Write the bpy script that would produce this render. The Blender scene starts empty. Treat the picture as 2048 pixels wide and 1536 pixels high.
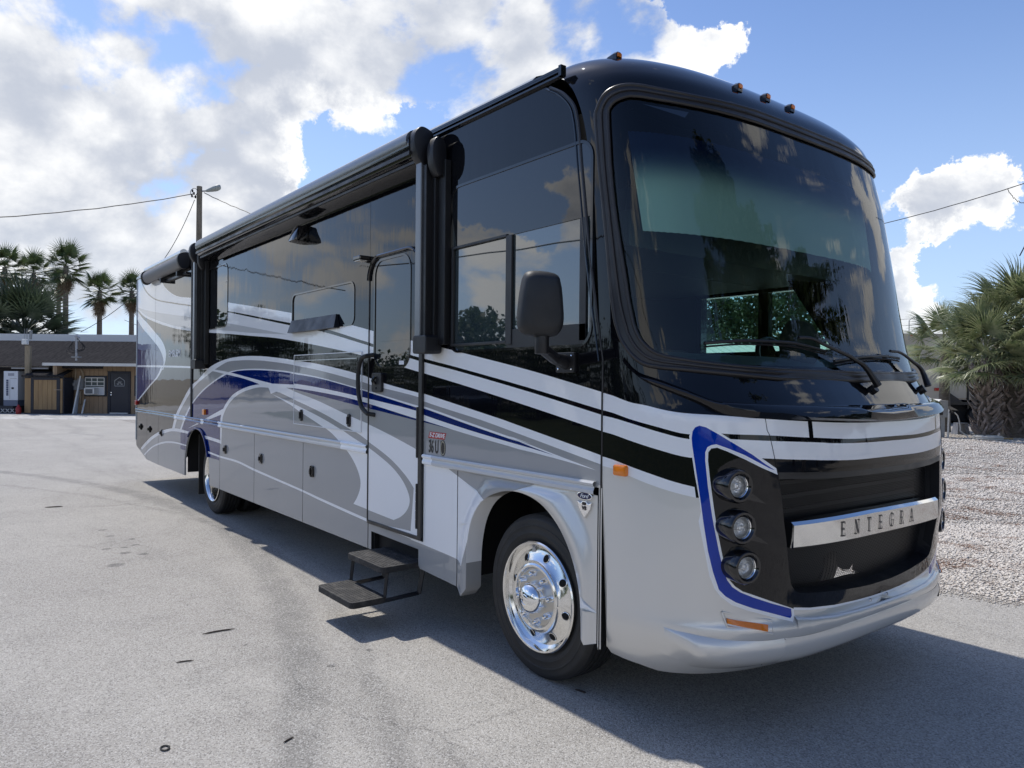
import bpy, bmesh, math, random
import numpy as np
from mathutils import Vector, Matrix
from mathutils.geometry import delaunay_2d_cdt

R = math.radians
sc = bpy.context.scene
col = sc.collection

# ------------------------------------------------------------------ camera
cam_d = bpy.data.cameras.new('camera'); cam = bpy.data.objects.new('camera', cam_d); col.objects.link(cam)
_d0 = Vector((-math.cos(.659), math.sin(.659), 0)); _r0 = Vector((math.sin(.659), math.cos(.659), 0)); _u0 = Vector((0, 0, 1))
_d = _d0*math.cos(.003)-_u0*math.sin(.003); _u = _u0*math.cos(.003)+_d0*math.sin(.003)
_r = _r0*math.cos(.0099)+_u*math.sin(.0099); _u = _u*math.cos(.0099)-_r0*math.sin(.0099)
cam.matrix_world = Matrix(((_r.x, _u.x, -_d.x, 3.243), (_r.y, _u.y, -_d.y, -2.653), (_r.z, _u.z, -_d.z, 1.681), (0, 0, 0, 1)))
cam_d.sensor_width = 36.0; cam_d.lens = 1490/2048*36.0
cam_d.clip_start = .05; cam_d.clip_end = 3000
sc.camera = cam
sc.render.resolution_x, sc.render.resolution_y = 1024, 768

# ------------------------------------------------------------------ sun, sky, exposure
SUN_EL = R(58)
sund = Vector((-math.cos(SUN_EL), -.030, math.sin(SUN_EL))).normalized()
sun_d = bpy.data.lights.new('sun', 'SUN'); sun_d.energy = 2.4; sun_d.angle = R(.55); sun_d.color = (1, .95, .87)
sun = bpy.data.objects.new('sun', sun_d); col.objects.link(sun)
sun.rotation_euler = sund.to_track_quat('Z', 'Y').to_euler(); sun.location = (-20, 0, 40)
sc.view_settings.view_transform = 'Standard'; sc.view_settings.look = 'None'
sc.view_settings.gamma = 1.0; sc.view_settings.use_curve_mapping = False; sc.view_settings.exposure = 0.76
world = bpy.data.worlds.new('World'); sc.world = world; world.use_nodes = True
wn = world.node_tree.nodes; wl = world.node_tree.links; wn.clear()

class NB:
    """small node-graph builder"""
    def __init__(s, tree): s.t = tree; s.n = tree.nodes; s.l = tree.links
    def put(s, sock, v):
        if v is None: return
        if isinstance(v, bpy.types.NodeSocket): s.l.new(v, sock)
        else:
            if isinstance(v, tuple) and len(v) == 3 and sock.type == 'RGBA': v = (*v, 1)
            sock.default_value = v
    def math(s, op, a, b=None, c=None, clamp=False):
        n = s.n.new('ShaderNodeMath'); n.operation = op; n.use_clamp = clamp
        s.put(n.inputs[0], a)
        if b is not None: s.put(n.inputs[1], b)
        if c is not None: s.put(n.inputs[2], c)
        return n.outputs[0]
    def vmath(s, op, a, b=None):
        n = s.n.new('ShaderNodeVectorMath'); n.operation = op; s.put(n.inputs[0], a)
        if b is not None: s.put(n.inputs[1], b)
        return n.outputs['Value'] if op in ('DOT_PRODUCT', 'LENGTH') else n.outputs[0]
    def ramp(s, v, a, b, lo=0.0, hi=1.0, smooth=True):
        n = s.n.new('ShaderNodeMapRange'); n.interpolation_type = 'SMOOTHSTEP' if smooth else 'LINEAR'
        s.put(n.inputs['Value'], v); n.inputs['From Min'].default_value = a; n.inputs['From Max'].default_value = b
        n.inputs['To Min'].default_value = lo; n.inputs['To Max'].default_value = hi
        return n.outputs[0]
    def mix(s, f, a, b, blend='MIX'):
        n = s.n.new('ShaderNodeMix'); n.data_type = 'RGBA'; n.blend_type = blend
        s.put(n.inputs['Factor'], f); s.put(n.inputs[6], a); s.put(n.inputs[7], b)
        return n.outputs[2]
    def noise(s, vec, scale, detail=4, rough=.55, dist=0.0, out=0):
        n = s.n.new('ShaderNodeTexNoise'); n.inputs['Scale'].default_value = scale; n.inputs['Detail'].default_value = detail
        n.inputs['Roughness'].default_value = rough; n.inputs['Distortion'].default_value = dist
        if vec is not None: s.l.new(vec, n.inputs['Vector'])
        return n.outputs[out]
    def voro(s, vec, scale, feature='F1', out='Distance', rnd=1.0):
        n = s.n.new('ShaderNodeTexVoronoi'); n.feature = feature; n.inputs['Scale'].default_value = scale; n.inputs['Randomness'].default_value = rnd
        if vec is not None: s.l.new(vec, n.inputs['Vector'])
        return n.outputs[out]
    def mapping(s, vec, scale=(1, 1, 1), loc=(0, 0, 0), rot=(0, 0, 0)):
        n = s.n.new('ShaderNodeMapping'); s.l.new(vec, n.inputs[0]); n.inputs['Location'].default_value = loc
        n.inputs['Rotation'].default_value = rot; n.inputs['Scale'].default_value = scale
        return n.outputs[0]
    def sep(s, vec):
        n = s.n.new('ShaderNodeSeparateXYZ'); s.l.new(vec, n.inputs[0]); return n.outputs
    def comb(s, x, y, z):
        n = s.n.new('ShaderNodeCombineXYZ'); s.put(n.inputs[0], x); s.put(n.inputs[1], y); s.put(n.inputs[2], z); return n.outputs[0]
    def bump(s, h, strength=.3, dist=.01, normal=None):
        n = s.n.new('ShaderNodeBump'); n.inputs['Strength'].default_value = strength; n.inputs['Distance'].default_value = dist
        s.l.new(h, n.inputs['Height'])
        if normal is not None: s.l.new(normal, n.inputs['Normal'])
        return n.outputs[0]

# sky with a broken deck of fair-weather clouds: (direction, radius in radians, weight)
W = NB(world.node_tree)
tc = wn.new('ShaderNodeTexCoord').outputs['Generated']
sky = wn.new('ShaderNodeTexSky'); sky.sky_type = 'NISHITA'; sky.sun_disc = False
sky.sun_elevation = SUN_EL; sky.sun_rotation = math.atan2(sund.x, sund.y)
sky.air_density = 1.0; sky.dust_density = .8; sky.ozone_density = 2.2
CLOUDS = [((-0.939,0.077,0.336),0.16,0.55),((-0.92,0.145,0.364),0.12,0.5),((-0.963,0.123,0.238),0.17,0.55),((-0.94,0.211,0.267),0.13,0.42),((-0.97,0.175,0.168),0.13,0.45),((-0.941,0.268,0.206),0.11,0.55),((-0.922,0.311,0.23),0.07,0.55),((-0.952,0.254,0.169),0.09,0.5),((-0.894,0.248,0.373),0.13,0.5),((-0.863,0.318,0.393),0.13,0.5),((-0.824,0.389,0.412),0.13,0.5),((-0.853,0.364,0.373),0.06,0.3),((-0.799,0.456,0.392),0.09,0.45),((-0.744,0.515,0.426),0.13,0.55),((-0.702,0.582,0.412),0.12,0.5),((-0.77,0.518,0.374),0.07,0.4),((-0.721,0.582,0.375),0.1,0.45),((-0.657,0.622,0.425),0.08,0.45),((-0.607,0.673,0.422),0.08,0.7),((-0.576,0.71,0.404),0.08,0.7),((-0.554,0.738,0.386),0.05,0.5),((-0.97,0.225,0.095),0.1,0.35),((-0.991,0.103,0.088),0.12,0.3),((-0.967,0.067,0.245),0.1,0.5),((-0.86,0.421,0.289),0.03,0.3),((-0.379,0.903,0.201),0.09,1.15),((-0.412,0.89,0.193),0.06,0.8),((-0.347,0.915,0.206),0.06,0.95),((-0.41,0.906,0.107),0.05,0.75),((-0.394,0.916,0.077),0.055,0.35),((-0.428,0.901,0.072),0.06,0.3),((-0.324,0.919,0.224),0.02,0.15),((-0.905,0.361,0.226),0.07,-0.35),((-0.881,0.377,0.286),0.09,-0.7),((-0.929,0.192,0.318),0.045,-0.55),((-0.8,0.493,0.343),0.05,-0.3),((-0.482,0.791,0.377),0.25,-0.6),((-0.48,0.845,0.234),0.14,-0.4),((-0.331,0.896,0.295),0.12,-0.6),((-0.983,0.064,0.172),0.06,-0.35),((-0.987,0.078,0.141),0.05,-0.35),((-0.333,0.932,0.142),0.05,-0.5),((-0.382,0.912,0.145),0.035,-0.9),((-0.415,0.897,0.154),0.03,-0.7),((-0.355,0.925,0.138),0.04,-0.6),((-0.905,0.133,0.403),0.04,-0.25),((-0.632,0.631,0.449),0.03,-0.2),((-0.839,0.424,0.341),0.035,-0.25),((-0.892,0.33,0.309),0.05,-0.3)]
# banks that stand behind the camera and show in the dark side wall
BANKS = [((-0.939,-0.311,0.149),0.09,0.55),((-0.92,-0.355,0.164),0.09,0.5),((-0.908,-0.396,0.138),0.1,0.55),((-0.898,-0.427,0.105),0.08,0.5),((-0.948,-0.295,0.117),0.08,0.45),((-0.923,-0.37,0.102),0.08,0.45),((-0.854,-0.468,0.227),0.045,0.5),((-0.85,-0.484,0.209),0.04,0.4),((-0.821,-0.531,0.211),0.055,0.55),((-0.817,-0.548,0.179),0.06,0.55),((-0.832,-0.539,0.134),0.08,0.5),((-0.812,-0.574,0.109),0.08,0.5),((-0.722,-0.633,0.279),0.035,0.45),((-0.721,-0.651,0.237),0.05,0.55),((-0.74,-0.642,0.2),0.055,0.55),((-0.781,-0.617,0.103),0.07,0.45),((-0.717,-0.675,0.174),0.05,0.4),((-0.885,-0.413,0.217),0.09,-0.5),((-0.775,-0.586,0.237),0.1,-0.6),((-0.756,-0.562,0.337),0.16,-0.6),((-0.869,-0.469,0.158),0.05,-0.3),((-0.966,-0.229,0.119),0.05,0.4)]
elong = W.mapping(tc, (1.0, 1.0, 1.45))
wv = W.vmath('SUBTRACT', W.noise(tc, 5.0, 8, .68, out=1), (.5, .5, .5))
warpn = W.vmath('NORMALIZE', W.vmath('ADD', tc, W.vmath('MULTIPLY', wv, (.24, .24, .20))))
acc = None
for (dr, rad, wt) in CLOUDS:
    dt = W.vmath('DOT_PRODUCT', warpn, dr)
    m = W.ramp(dt, math.cos(rad*1.6), 1.0, 0.0, wt)
    acc = m if acc is None else W.math('ADD', acc, m)
acc2 = None
for (dr, rad, wt) in BANKS:
    m = W.ramp(W.vmath('DOT_PRODUCT', warpn, dr), math.cos(rad*1.6), 1.0, 0.0, wt)
    acc2 = m if acc2 is None else W.math('ADD', acc2, m)
hz = W.sep(tc)[2]
front = W.ramp(W.vmath('DOT_PRODUCT', tc, tuple(_d)), .62, .80)          # the hand-placed banks lie ahead; elsewhere the deck is even
n0 = W.noise(elong, 1.7, 2, .5)
def cloudnoise(v): return W.math('ADD', W.math('MULTIPLY', W.math('SUBTRACT', W.noise(v, 2.9, 13, .60, .15), .5), 1.45), W.math('ADD', W.math('MULTIPLY', W.math('SUBTRACT', .42, W.voro(v, 7.5)), .20), W.math('MULTIPLY', W.math('SUBTRACT', .42, W.voro(v, 19)), .15)))
cn = cloudnoise(elong)
clear = W.ramp(hz, .30, .62, 0.0, .19)                                      # fewer clouds overhead than low down
free = W.math('SUBTRACT', W.math('ADD', W.math('MULTIPLY', n0, .85), -.46), clear)
free = W.math('MINIMUM', W.math('ADD', free, W.math('MULTIPLY', acc2, .66)), .15)
placed = W.math('MAXIMUM', W.math('MINIMUM', W.math('ADD', W.math('MULTIPLY', acc, .61), -.36), .17), -.40)
base = W.math('ADD', W.math('MULTIPLY', placed, front), W.math('MULTIPLY', free, W.math('SUBTRACT', 1.0, front)))
dens = W.math('ADD', cn, base)
bulk = W.ramp(acc, .42, 1.35, 0.0, .22)
cover = W.math('MULTIPLY', W.ramp(dens, -.02, .10), W.ramp(hz, -.01, .04))
# lit edges and grey undersides: compare the cloud with itself a little nearer the sun
up = tuple(Vector((-.035, 0, .060)))
thick = W.math('ADD', cloudnoise(W.vmath('ADD', elong, up)), base)
rise = W.math('ADD', W.math('SUBTRACT', thick, W.math('MULTIPLY', dens, .70)), bulk)
grey = W.ramp(rise, -.05, .36)
ccol = W.mix(grey, (1.0, 1.0, 1.0), (.50, .54, .63))
ccol = W.mix(W.ramp(hz, .0, .22, .35, 0.0), ccol, (.74, .83, .93))
skyc = W.vmath('MULTIPLY', sky.outputs[0], (.068, .076, .092))
hazeb = W.mix(W.ramp(hz, 0.0, .50, .50, 0.0), skyc, (.42, .54, .72))
fin = W.mix(cover, hazeb, W.vmath('MULTIPLY', ccol, (.68, .68, .675)))
bg = wn.new('ShaderNodeBackground'); wl.new(fin, bg.inputs[0]); bg.inputs[1].default_value = 1.0
wo = wn.new('ShaderNodeOutputWorld'); wl.new(bg.outputs[0], wo.inputs[0])

sc.cycles.max_bounces = 10; sc.cycles.transparent_max_bounces = 24; sc.cycles.glossy_bounces = 5; sc.cycles.diffuse_bounces = 4
sc.cycles.caustics_reflective = False; sc.cycles.caustics_refractive = False

# ------------------------------------------------------------------ object helpers
def tag(o, label=None, cat=None, group=None, kind=None):
    if label: o['label'] = label
    if cat: o['category'] = cat
    if group: o['group'] = group
    if kind: o['kind'] = kind
    return o
def thing(name, label, cat, loc=(0, 0, 0), group=None, rz=0.0):
    o = bpy.data.objects.new(name, None); col.objects.link(o); o.location = loc; o.rotation_euler = (0, 0, rz)
    o.empty_display_size = .3
    return tag(o, label, cat, group)
def link(name, me, parent=None, world_origin=None):
    """world_origin: the mesh is in world metres under a thing that stands at that point"""
    o = bpy.data.objects.new(name, me); col.objects.link(o)
    if parent is not None: o.parent = parent
    if world_origin is not None: o.location = -Vector(world_origin)
    return o
def mesh(verts, faces, mats, idx=None, smooth=False, name='m'):
    me = bpy.data.meshes.new(name); me.from_pydata([tuple(v) for v in verts], [], faces)
    for m in (mats if isinstance(mats, (list, tuple)) else [mats]): me.materials.append(m)
    if idx is not None: me.polygons.foreach_set('material_index', idx)
    if smooth: me.polygons.foreach_set('use_smooth', [True]*len(me.polygons))
    me.update(); return me

class MB:
    """collects simple shapes into one mesh"""
    def __init__(s): s.v = []; s.f = []; s.i = []
    def add(s, v, f, mi=0):
        b = len(s.v); s.v += [tuple(p) for p in v]; s.f += [tuple(k+b for k in q) for q in f]; s.i += [mi]*len(f); return s
    def box(s, a, b, mi=0, M=None):
        x0, y0, z0 = a; x1, y1, z1 = b
        v = [Vector(p) for p in ((x0, y0, z0), (x1, y0, z0), (x1, y1, z0), (x0, y1, z0), (x0, y0, z1), (x1, y0, z1), (x1, y1, z1), (x0, y1, z1))]
        if M is not None: v = [M @ p for p in v]
        return s.add(v, [(0, 3, 2, 1), (4, 5, 6, 7), (0, 1, 5, 4), (1, 2, 6, 5), (2, 3, 7, 6), (3, 0, 4, 7)], mi)
    def tube(s, pts, r, n=8, mi=0, caps=True, flat=1.0, up=None):
        pts = [Vector(p) for p in pts]; rr = r if isinstance(r, (list, tuple)) else [r]*len(pts)
        rings = []; prev = None
        for i, p in enumerate(pts):
            t = (pts[min(i+1, len(pts)-1)]-pts[max(i-1, 0)])
            if t.length < 1e-9: t = Vector((0, 0, 1))
            t.normalize()
            if prev is None:
                a = Vector(up) if up else (Vector((0, 0, 1)) if abs(t.z) < .9 else Vector((1, 0, 0)))
            else: a = prev
            a = (a-t*a.dot(t)); 
            if a.length < 1e-6: a = t.orthogonal()
            a.normalize(); prev = a; b = t.cross(a)
            rings.append([p+(a*math.cos(2*math.pi*k/n)+b*math.sin(2*math.pi*k/n)*flat)*rr[i] for k in range(n)])
        v = [q for g in rings for q in g]; f = []
        for i in range(len(pts)-1):
            for k in range(n):
                f.append((i*n+k, i*n+(k+1) % n, (i+1)*n+(k+1) % n, (i+1)*n+k))
        if caps: f.append(tuple(range(n))[::-1]); f.append(tuple(range((len(pts)-1)*n, len(pts)*n)))
        return s.add(v, f, mi)
    def lathe(s, prof, c, axis='y', n=32, mi=0, flip=False):
        """prof: (radius, distance along axis); closed round the axis"""
        v = []; f = []
        for (r, h) in prof:
            for k in range(n):
                a = 2*math.pi*k/n; ca, sa = r*math.cos(a), r*math.sin(a)
                p = {'y': (ca, h, sa), 'x': (h, ca, sa), 'z': (ca, sa, h)}[axis]
                v.append((c[0]+p[0], c[1]+p[1], c[2]+p[2]))
        for i in range(len(prof)-1):
            for k in range(n):
                q = (i*n+k, i*n+(k+1) % n, (i+1)*n+(k+1) % n, (i+1)*n+k)
                f.append(q[::-1] if flip else q)
        return s.add(v, f, mi)
    def disc(s, c, r, axis='y', n=24, mi=0):
        v = []
        for k in range(n):
            a = 2*math.pi*k/n; ca, sa = r*math.cos(a), r*math.sin(a)
            p = {'y': (ca, 0, sa), 'x': (0, ca, sa), 'z': (ca, sa, 0)}[axis]
            v.append((c[0]+p[0], c[1]+p[1], c[2]+p[2]))
        return s.add(v, [tuple(range(n))], mi)
    def prism(s, poly, a, b, axis='y', mi=0, M=None):
        """2-D outline pushed from a to b along an axis"""
        n = len(poly)
        def P(q, h):
            p = {'y': (q[0], h, q[1]), 'x': (h, q[0], q[1]), 'z': (q[0], q[1], h)}[axis]
            return M @ Vector(p) if M is not None else p
        v = [P(q, a) for q in poly]+[P(q, b) for q in poly]
        f = [tuple(range(n))[::-1], tuple(range(n, 2*n))]+[(k, (k+1) % n, n+(k+1) % n, n+k) for k in range(n)]
        return s.add(v, f, mi)
    def build(s, name, mats, parent=None, origin=None, smooth=False, bevel=0.0, fix=True):
        me = mesh(s.v, s.f, mats, s.i, False, name)
        if fix or bevel:
            bm = bmesh.new(); bm.from_mesh(me)
            if fix: bmesh.ops.recalc_face_normals(bm, faces=bm.faces)
            if bevel:
                es = [e for e in bm.edges if len(e.link_faces) == 2 and e.calc_face_angle(0) > .6]
                bmesh.ops.bevel(bm, geom=es, offset=bevel, segments=2, affect='EDGES', profile=.6, clamp_overlap=True)
            bm.to_mesh(me); bm.free()
        if smooth:
            me.polygons.foreach_set('use_smooth', [True]*len(me.polygons))
            me.set_sharp_from_angle(angle=R(smooth if smooth > 1 else 40))
        return link(name, me, parent, origin)

def catmull(pts, per=6, closed=False):
    P = [Vector(p) for p in pts]; n = len(P); out = []
    rng = range(n) if closed else range(n-1)
    for i in rng:
        p0 = P[(i-1) % n] if (closed or i > 0) else P[i]*2-P[i+1]
        p1, p2 = P[i], P[(i+1) % n]
        p3 = P[(i+2) % n] if (closed or i+2 < n) else p2*2-p1
        # centripetal-ish: limit tangents to chord length so unequal spacing does not overshoot
        L = (p2-p1).length or 1e-9
        m1 = (p2-p0)*(L/max((p2-p0).length, 1e-9)); m2 = (p3-p1)*(L/max((p3-p1).length, 1e-9))
        for k in range(per):
            t = k/per; t2, t3 = t*t, t*t*t
            out.append(p1*(2*t3-3*t2+1)+m1*(t3-2*t2+t)+p2*(-2*t3+3*t2)+m2*(t3-t2))
    if not closed: out.append(P[-1])
    return [tuple(p) for p in out]
def band(top, bot, per=6): return catmull(top, per)+catmull(bot, per)[::-1]
def rrect(x0, z0, x1, z1, r, n=6):
    o = []
    for cx, cz, a0 in ((x1-r, z1-r, 0), (x0+r, z1-r, 90), (x0+r, z0+r, 180), (x1-r, z0+r, 270)):
        for k in range(n+1):
            a = R(a0+90*k/n); o.append((cx+r*math.cos(a), cz+r*math.sin(a)))
    return o
def inpoly(P, poly):
    """vectorised point-in-polygon"""
    x, y = P[:, 0], P[:, 1]; q = np.asarray(poly, float); ins = np.zeros(len(P), bool)
    j = len(q)-1
    for i in range(len(q)):
        xi, yi = q[i]; xj, yj = q[j]
        if yi != yj:
            c = ((yi > y) != (yj > y)) & (x < (xj-xi)*(y-yi)/(yj-yi)+xi); ins ^= c
        j = i
    return ins
def cdt_sheet(outline, holes, paint, grid=None):
    """triangulate the outline minus the holes, split along every painted outline; returns verts2d, tris, paint index"""
    vs = []; es = []
    xs = [p[0] for p in outline]; ys = [p[1] for p in outline]; bb = (min(xs), max(xs), min(ys), max(ys))
    def loop(poly):
        b = len(vs); n = len(poly); vs.extend(Vector((p[0], p[1])) for p in poly); es.extend((b+k, b+(k+1) % n) for k in range(n))
    loop(outline)
    for h in holes: loop(h)
    used = []
    for (poly, mi) in paint:
        px = [p[0] for p in poly]; py = [p[1] for p in poly]
        if max(px) < bb[0] or min(px) > bb[1] or max(py) < bb[2] or min(py) > bb[3]: continue
        used.append((poly, mi)); loop(poly)
    if grid:
        gx, gy = grid; b = len(vs)
        X = np.arange(bb[0]+gx*.37, bb[1], gx); Y = np.arange(bb[2]+gy*.41, bb[3], gy)
        for x in X:
            for y in Y: vs.append(Vector((float(x), float(y))))
    res = delaunay_2d_cdt(vs, es, [], 0, 1e-5)
    V = np.array([tuple(v) for v in res[0]]); T = np.array([t for t in res[2] if len(t) == 3], int)
    a, b_, c_ = V[T[:, 0]], V[T[:, 1]], V[T[:, 2]]
    area = (b_[:, 0]-a[:, 0])*(c_[:, 1]-a[:, 1])-(b_[:, 1]-a[:, 1])*(c_[:, 0]-a[:, 0])
    T = T[np.abs(area) > 1e-9]; area = area[np.abs(area) > 1e-9]
    T[area < 0] = T[area < 0][:, ::-1]
    C = V[T].mean(1); keep = inpoly(C, outline)
    for h in holes: keep &= ~inpoly(C, h)
    T, C = T[keep], C[keep]; idx = np.zeros(len(T), int)
    for (poly, mi) in used: idx[inpoly(C, poly)] = mi
    u_, inv = np.unique(T, return_inverse=True)
    return V[u_], inv.reshape(T.shape), idx

# ------------------------------------------------------------------ materials
def pm(name, colr=(.5, .5, .5), rough=.5, metal=0.0, coat=0.0, spec=.5, **kw):
    m = bpy.data.materials.new(name); m.use_nodes = True; b = m.node_tree.nodes['Principled BSDF']
    b.inputs['Base Color'].default_value = (*colr, 1); b.inputs['Roughness'].default_value = rough; b.inputs['Metallic'].default_value = metal
    b.inputs['Coat Weight'].default_value = coat; b.inputs['Coat Roughness'].default_value = .02; b.inputs['Coat IOR'].default_value = 1.47; b.inputs['Specular IOR Level'].default_value = spec
    for k, v in kw.items(): b.inputs[k].default_value = v
    return m
def nodes(m): return NB(m.node_tree), m.node_tree.nodes['Principled BSDF']
def objco(nb): return nb.n.new('ShaderNodeTexCoord').outputs['Object']

def paint(name, colr, rough=.32, metal=0.0, coat=1.0, wave=1.0, flake=0.0):
    """automotive paint over fibreglass: slightly wavy, streaky gloss; faint dust"""
    m = pm(name, colr, rough, flake, coat, 0.0); nb, b = nodes(m); co = objco(nb)
    streak = nb.noise(nb.mapping(co, (13, 13, .9)), 1.0, 3, .55)
    lump = nb.noise(co, 1.7, 2, .5)
    fine = nb.noise(nb.mapping(co, (60, 60, 6)), 1.0, 2, .6)
    h = nb.math('ADD', nb.math('MULTIPLY', streak, .55), nb.math('ADD', nb.math('MULTIPLY', lump, 3.0), nb.math('MULTIPLY', fine, .03)))
    bp = nb.bump(h, .085*wave, .010)
    nb.l.new(bp, b.inputs['Normal']); nb.l.new(bp, b.inputs['Coat Normal'])
    dust = nb.noise(nb.mapping(co, (3, 3, 1.2)), 1.0, 6, .65)
    low = nb.ramp(nb.sep(co)[2], .35, 1.1, .05, .0)
    amt = nb.math('ADD', nb.ramp(dust, .5, .8, 0, .008), nb.math('MULTIPLY', low, dust))
    nb.l.new(nb.mix(nb.math('MULTIPLY', amt, min(1.0, .12+sum(colr)*.8)), (*colr, 1), (.30, .285, .26, 1)), b.inputs['Base Color'])
    return m
BLACK = paint('black_paint', (.0035, .0040, .0060)); WHITE = paint('white_paint', (.86, .87, .88)); 
GREY = paint('silver_grey_paint', (.345, .35, .35), .38, .0); LGREY = paint('pale_grey_paint', (.57, .575, .575), .4, .25)
SILVER = paint('light_silver_paint', (.70, .69, .66), .34, .0, 1.0, 1.0, .45); BLUE = paint('blue_paint', (.000, .013, .13)); CBLUE = paint('bright_blue_paint', (.000, .035, .34))
PAINTS = [BLACK, WHITE, GREY, LGREY, SILVER, BLUE, CBLUE]
GAP = pm('panel_gap', (.004, .004, .005), .8)
def plastic(name, c, rough=.45, amt=.25):
    m = pm(name, c, rough); nb, b = nodes(m); co = objco(nb)
    nb.l.new(nb.bump(nb.noise(co, 220, 2, .6), amt, .002), b.inputs['Normal'])
    nb.l.new(nb.ramp(nb.noise(co, 6, 4, .6), .3, .7, rough-.06, rough+.1), b.inputs['Roughness'])
    return m
BPLAST = plastic('black_plastic', (.010, .010, .012), .42); BGLOSS = pm('gloss_black_plastic', (.006, .006, .008), .08, coat=.5)
SATIN = plastic('satin_black_trim', (.020, .020, .021), .38); RUBBER = plastic('rubber', (.014, .014, .014), .6, .4)
GASKET = plastic('rubber_gasket', (.022, .020, .021), .36, .1)
ALU = pm('brushed_aluminium', (.62, .64, .66), .28, 1.0); AWNGREY = pm('awning_grey_metal', (.20, .21, .22), .30, .6)
CHROME = pm('chrome', (.86, .87, .88), .05, 1.0); POLISH = pm('polished_aluminium', (.80, .80, .79), .10, 1.0)
def polish_nodes():
    nb, b = nodes(POLISH); co = objco(nb); nb.l.new(nb.bump(nb.noise(co, 9, 2, .5), .05, .004), b.inputs['Normal'])
    nb.l.new(nb.ramp(nb.noise(co, 25, 4, .7), .3, .75, .06, .20), b.inputs['Roughness'])
polish_nodes()
LENS = pm('clear_lens', (.9, .92, .93), .03, 0, **{'Transmission Weight': .85, 'IOR': 1.35}); REFL = pm('lamp_reflector', (.92, .93, .93), .25, .55)
_nb, _b = NB(REFL.node_tree), REFL.node_tree.nodes['Principled BSDF']; _nb.l.new(_nb.bump(_nb.voro(_nb.n.new('ShaderNodeTexCoord').outputs['Object'], 110), .9, .006), _b.inputs['Normal'])
AMBER = pm('amber_lens', (.75, .20, .008), .18, 0, .6); REDL = pm('red_lens', (.42, .012, .012), .18, 0, .6)
BULB = pm('dark_bulb', (.10, .10, .11), .2)
SIDEGLASS = pm('tinted_glass', (.006, .008, .011), .012, 0, 0, .95); DARKGLASS = SIDEGLASS
TEALGLASS = pm('lightly_tinted_glass', (.030, .045, .050), .010, 0, 1.0, .9)
TEALGLASS.node_tree.nodes['Principled BSDF'].inputs['IOR'].default_value = 1.7
INT_D = pm('cab_interior_dark', (.016, .017, .018), .8); INT_L = pm('cab_shade_cloth', (.46, .52, .48), .9); INT_G = pm('dash_grey', (.085, .095, .10), .6)
def glass_thin():
    m = bpy.data.materials.new('windshield_glass'); m.use_nodes = True; t = m.node_tree; t.nodes.clear(); nb = NB(t)
    tr = t.nodes.new('ShaderNodeBsdfTransparent'); gl = t.nodes.new('ShaderNodeBsdfGlossy'); gl.inputs['Roughness'].default_value = .004
    co = objco(nb); z = nb.sep(co)[2]
    tint = nb.mix(nb.ramp(z, 2.66, 2.86), (.72, .93, .89, 1), (.08, .14, .27, 1))
    nb.l.new(tint, tr.inputs[0])
    streak = nb.noise(nb.mapping(co, (9, 9, 1.0)), 1.0, 3, .55)
    bp = nb.bump(nb.math('ADD', streak, nb.noise(co, 2.0, 2)), .10, .010); nb.l.new(bp, gl.inputs['Normal'])
    fr = t.nodes.new('ShaderNodeFresnel'); fr.inputs['IOR'].default_value = 1.50; nb.l.new(bp, fr.inputs['Normal'])
    fac = nb.math('MULTIPLY', fr.outputs[0], 1.15, clamp=True)
    mx = t.nodes.new('ShaderNodeMixShader'); nb.l.new(fac, mx.inputs[0]); nb.l.new(tr.outputs[0], mx.inputs[1]); nb.l.new(gl.outputs[0], mx.inputs[2])
    o = t.nodes.new('ShaderNodeOutputMaterial'); nb.l.new(mx.outputs[0], o.inputs[0]); return m
WSGLASS = glass_thin()
# ---- the moulded front cap of the motorhome: rows (z, seam x, centre x, half width, exponent)
CAPROWS = [(0.28,.56,1.14,1.20,2.8),(0.34,.56,1.22,1.235,2.9),(0.42,.56,1.30,1.262,3.0),(0.50,.56,1.365,1.28,3.0),(0.545,.56,1.375,1.285,3.0),(0.60,.56,1.345,1.285,3.0),
 (0.80,.56,1.36,1.285,3.0),(1.00,.56,1.385,1.285,2.95),(1.30,.56,1.38,1.285,2.9),(1.47,.56,1.37,1.285,2.9),(1.525,.56,1.365,1.285,2.9),(1.56,.56,1.32,1.285,2.9),
 (1.64,.56,1.26,1.285,2.9),(1.72,.56,1.205,1.285,2.9),(1.84,.56,1.15,1.285,2.9),(2.1,.525,1.09,1.285,2.9),(2.4,.49,1.035,1.285,2.9),(2.8,.425,.95,1.285,3.0),(3.04,.37,.88,1.285,3.1),(3.22,.28,.82,1.28,3.2),
 (3.31,.19,.75,1.265,3.2),(3.39,.09,.65,1.225,3.1),(3.45,0.0,.52,1.15,3.0),(3.49,-.06,.38,1.05,2.8),(3.52,-.12,.20,.85,2.5),(3.54,-.18,.02,.50,2.3),(3.545,-.2,-.14,.2,2.0)]
CAPZ = [r[0] for r in CAPROWS]
YC = 1.285
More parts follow.
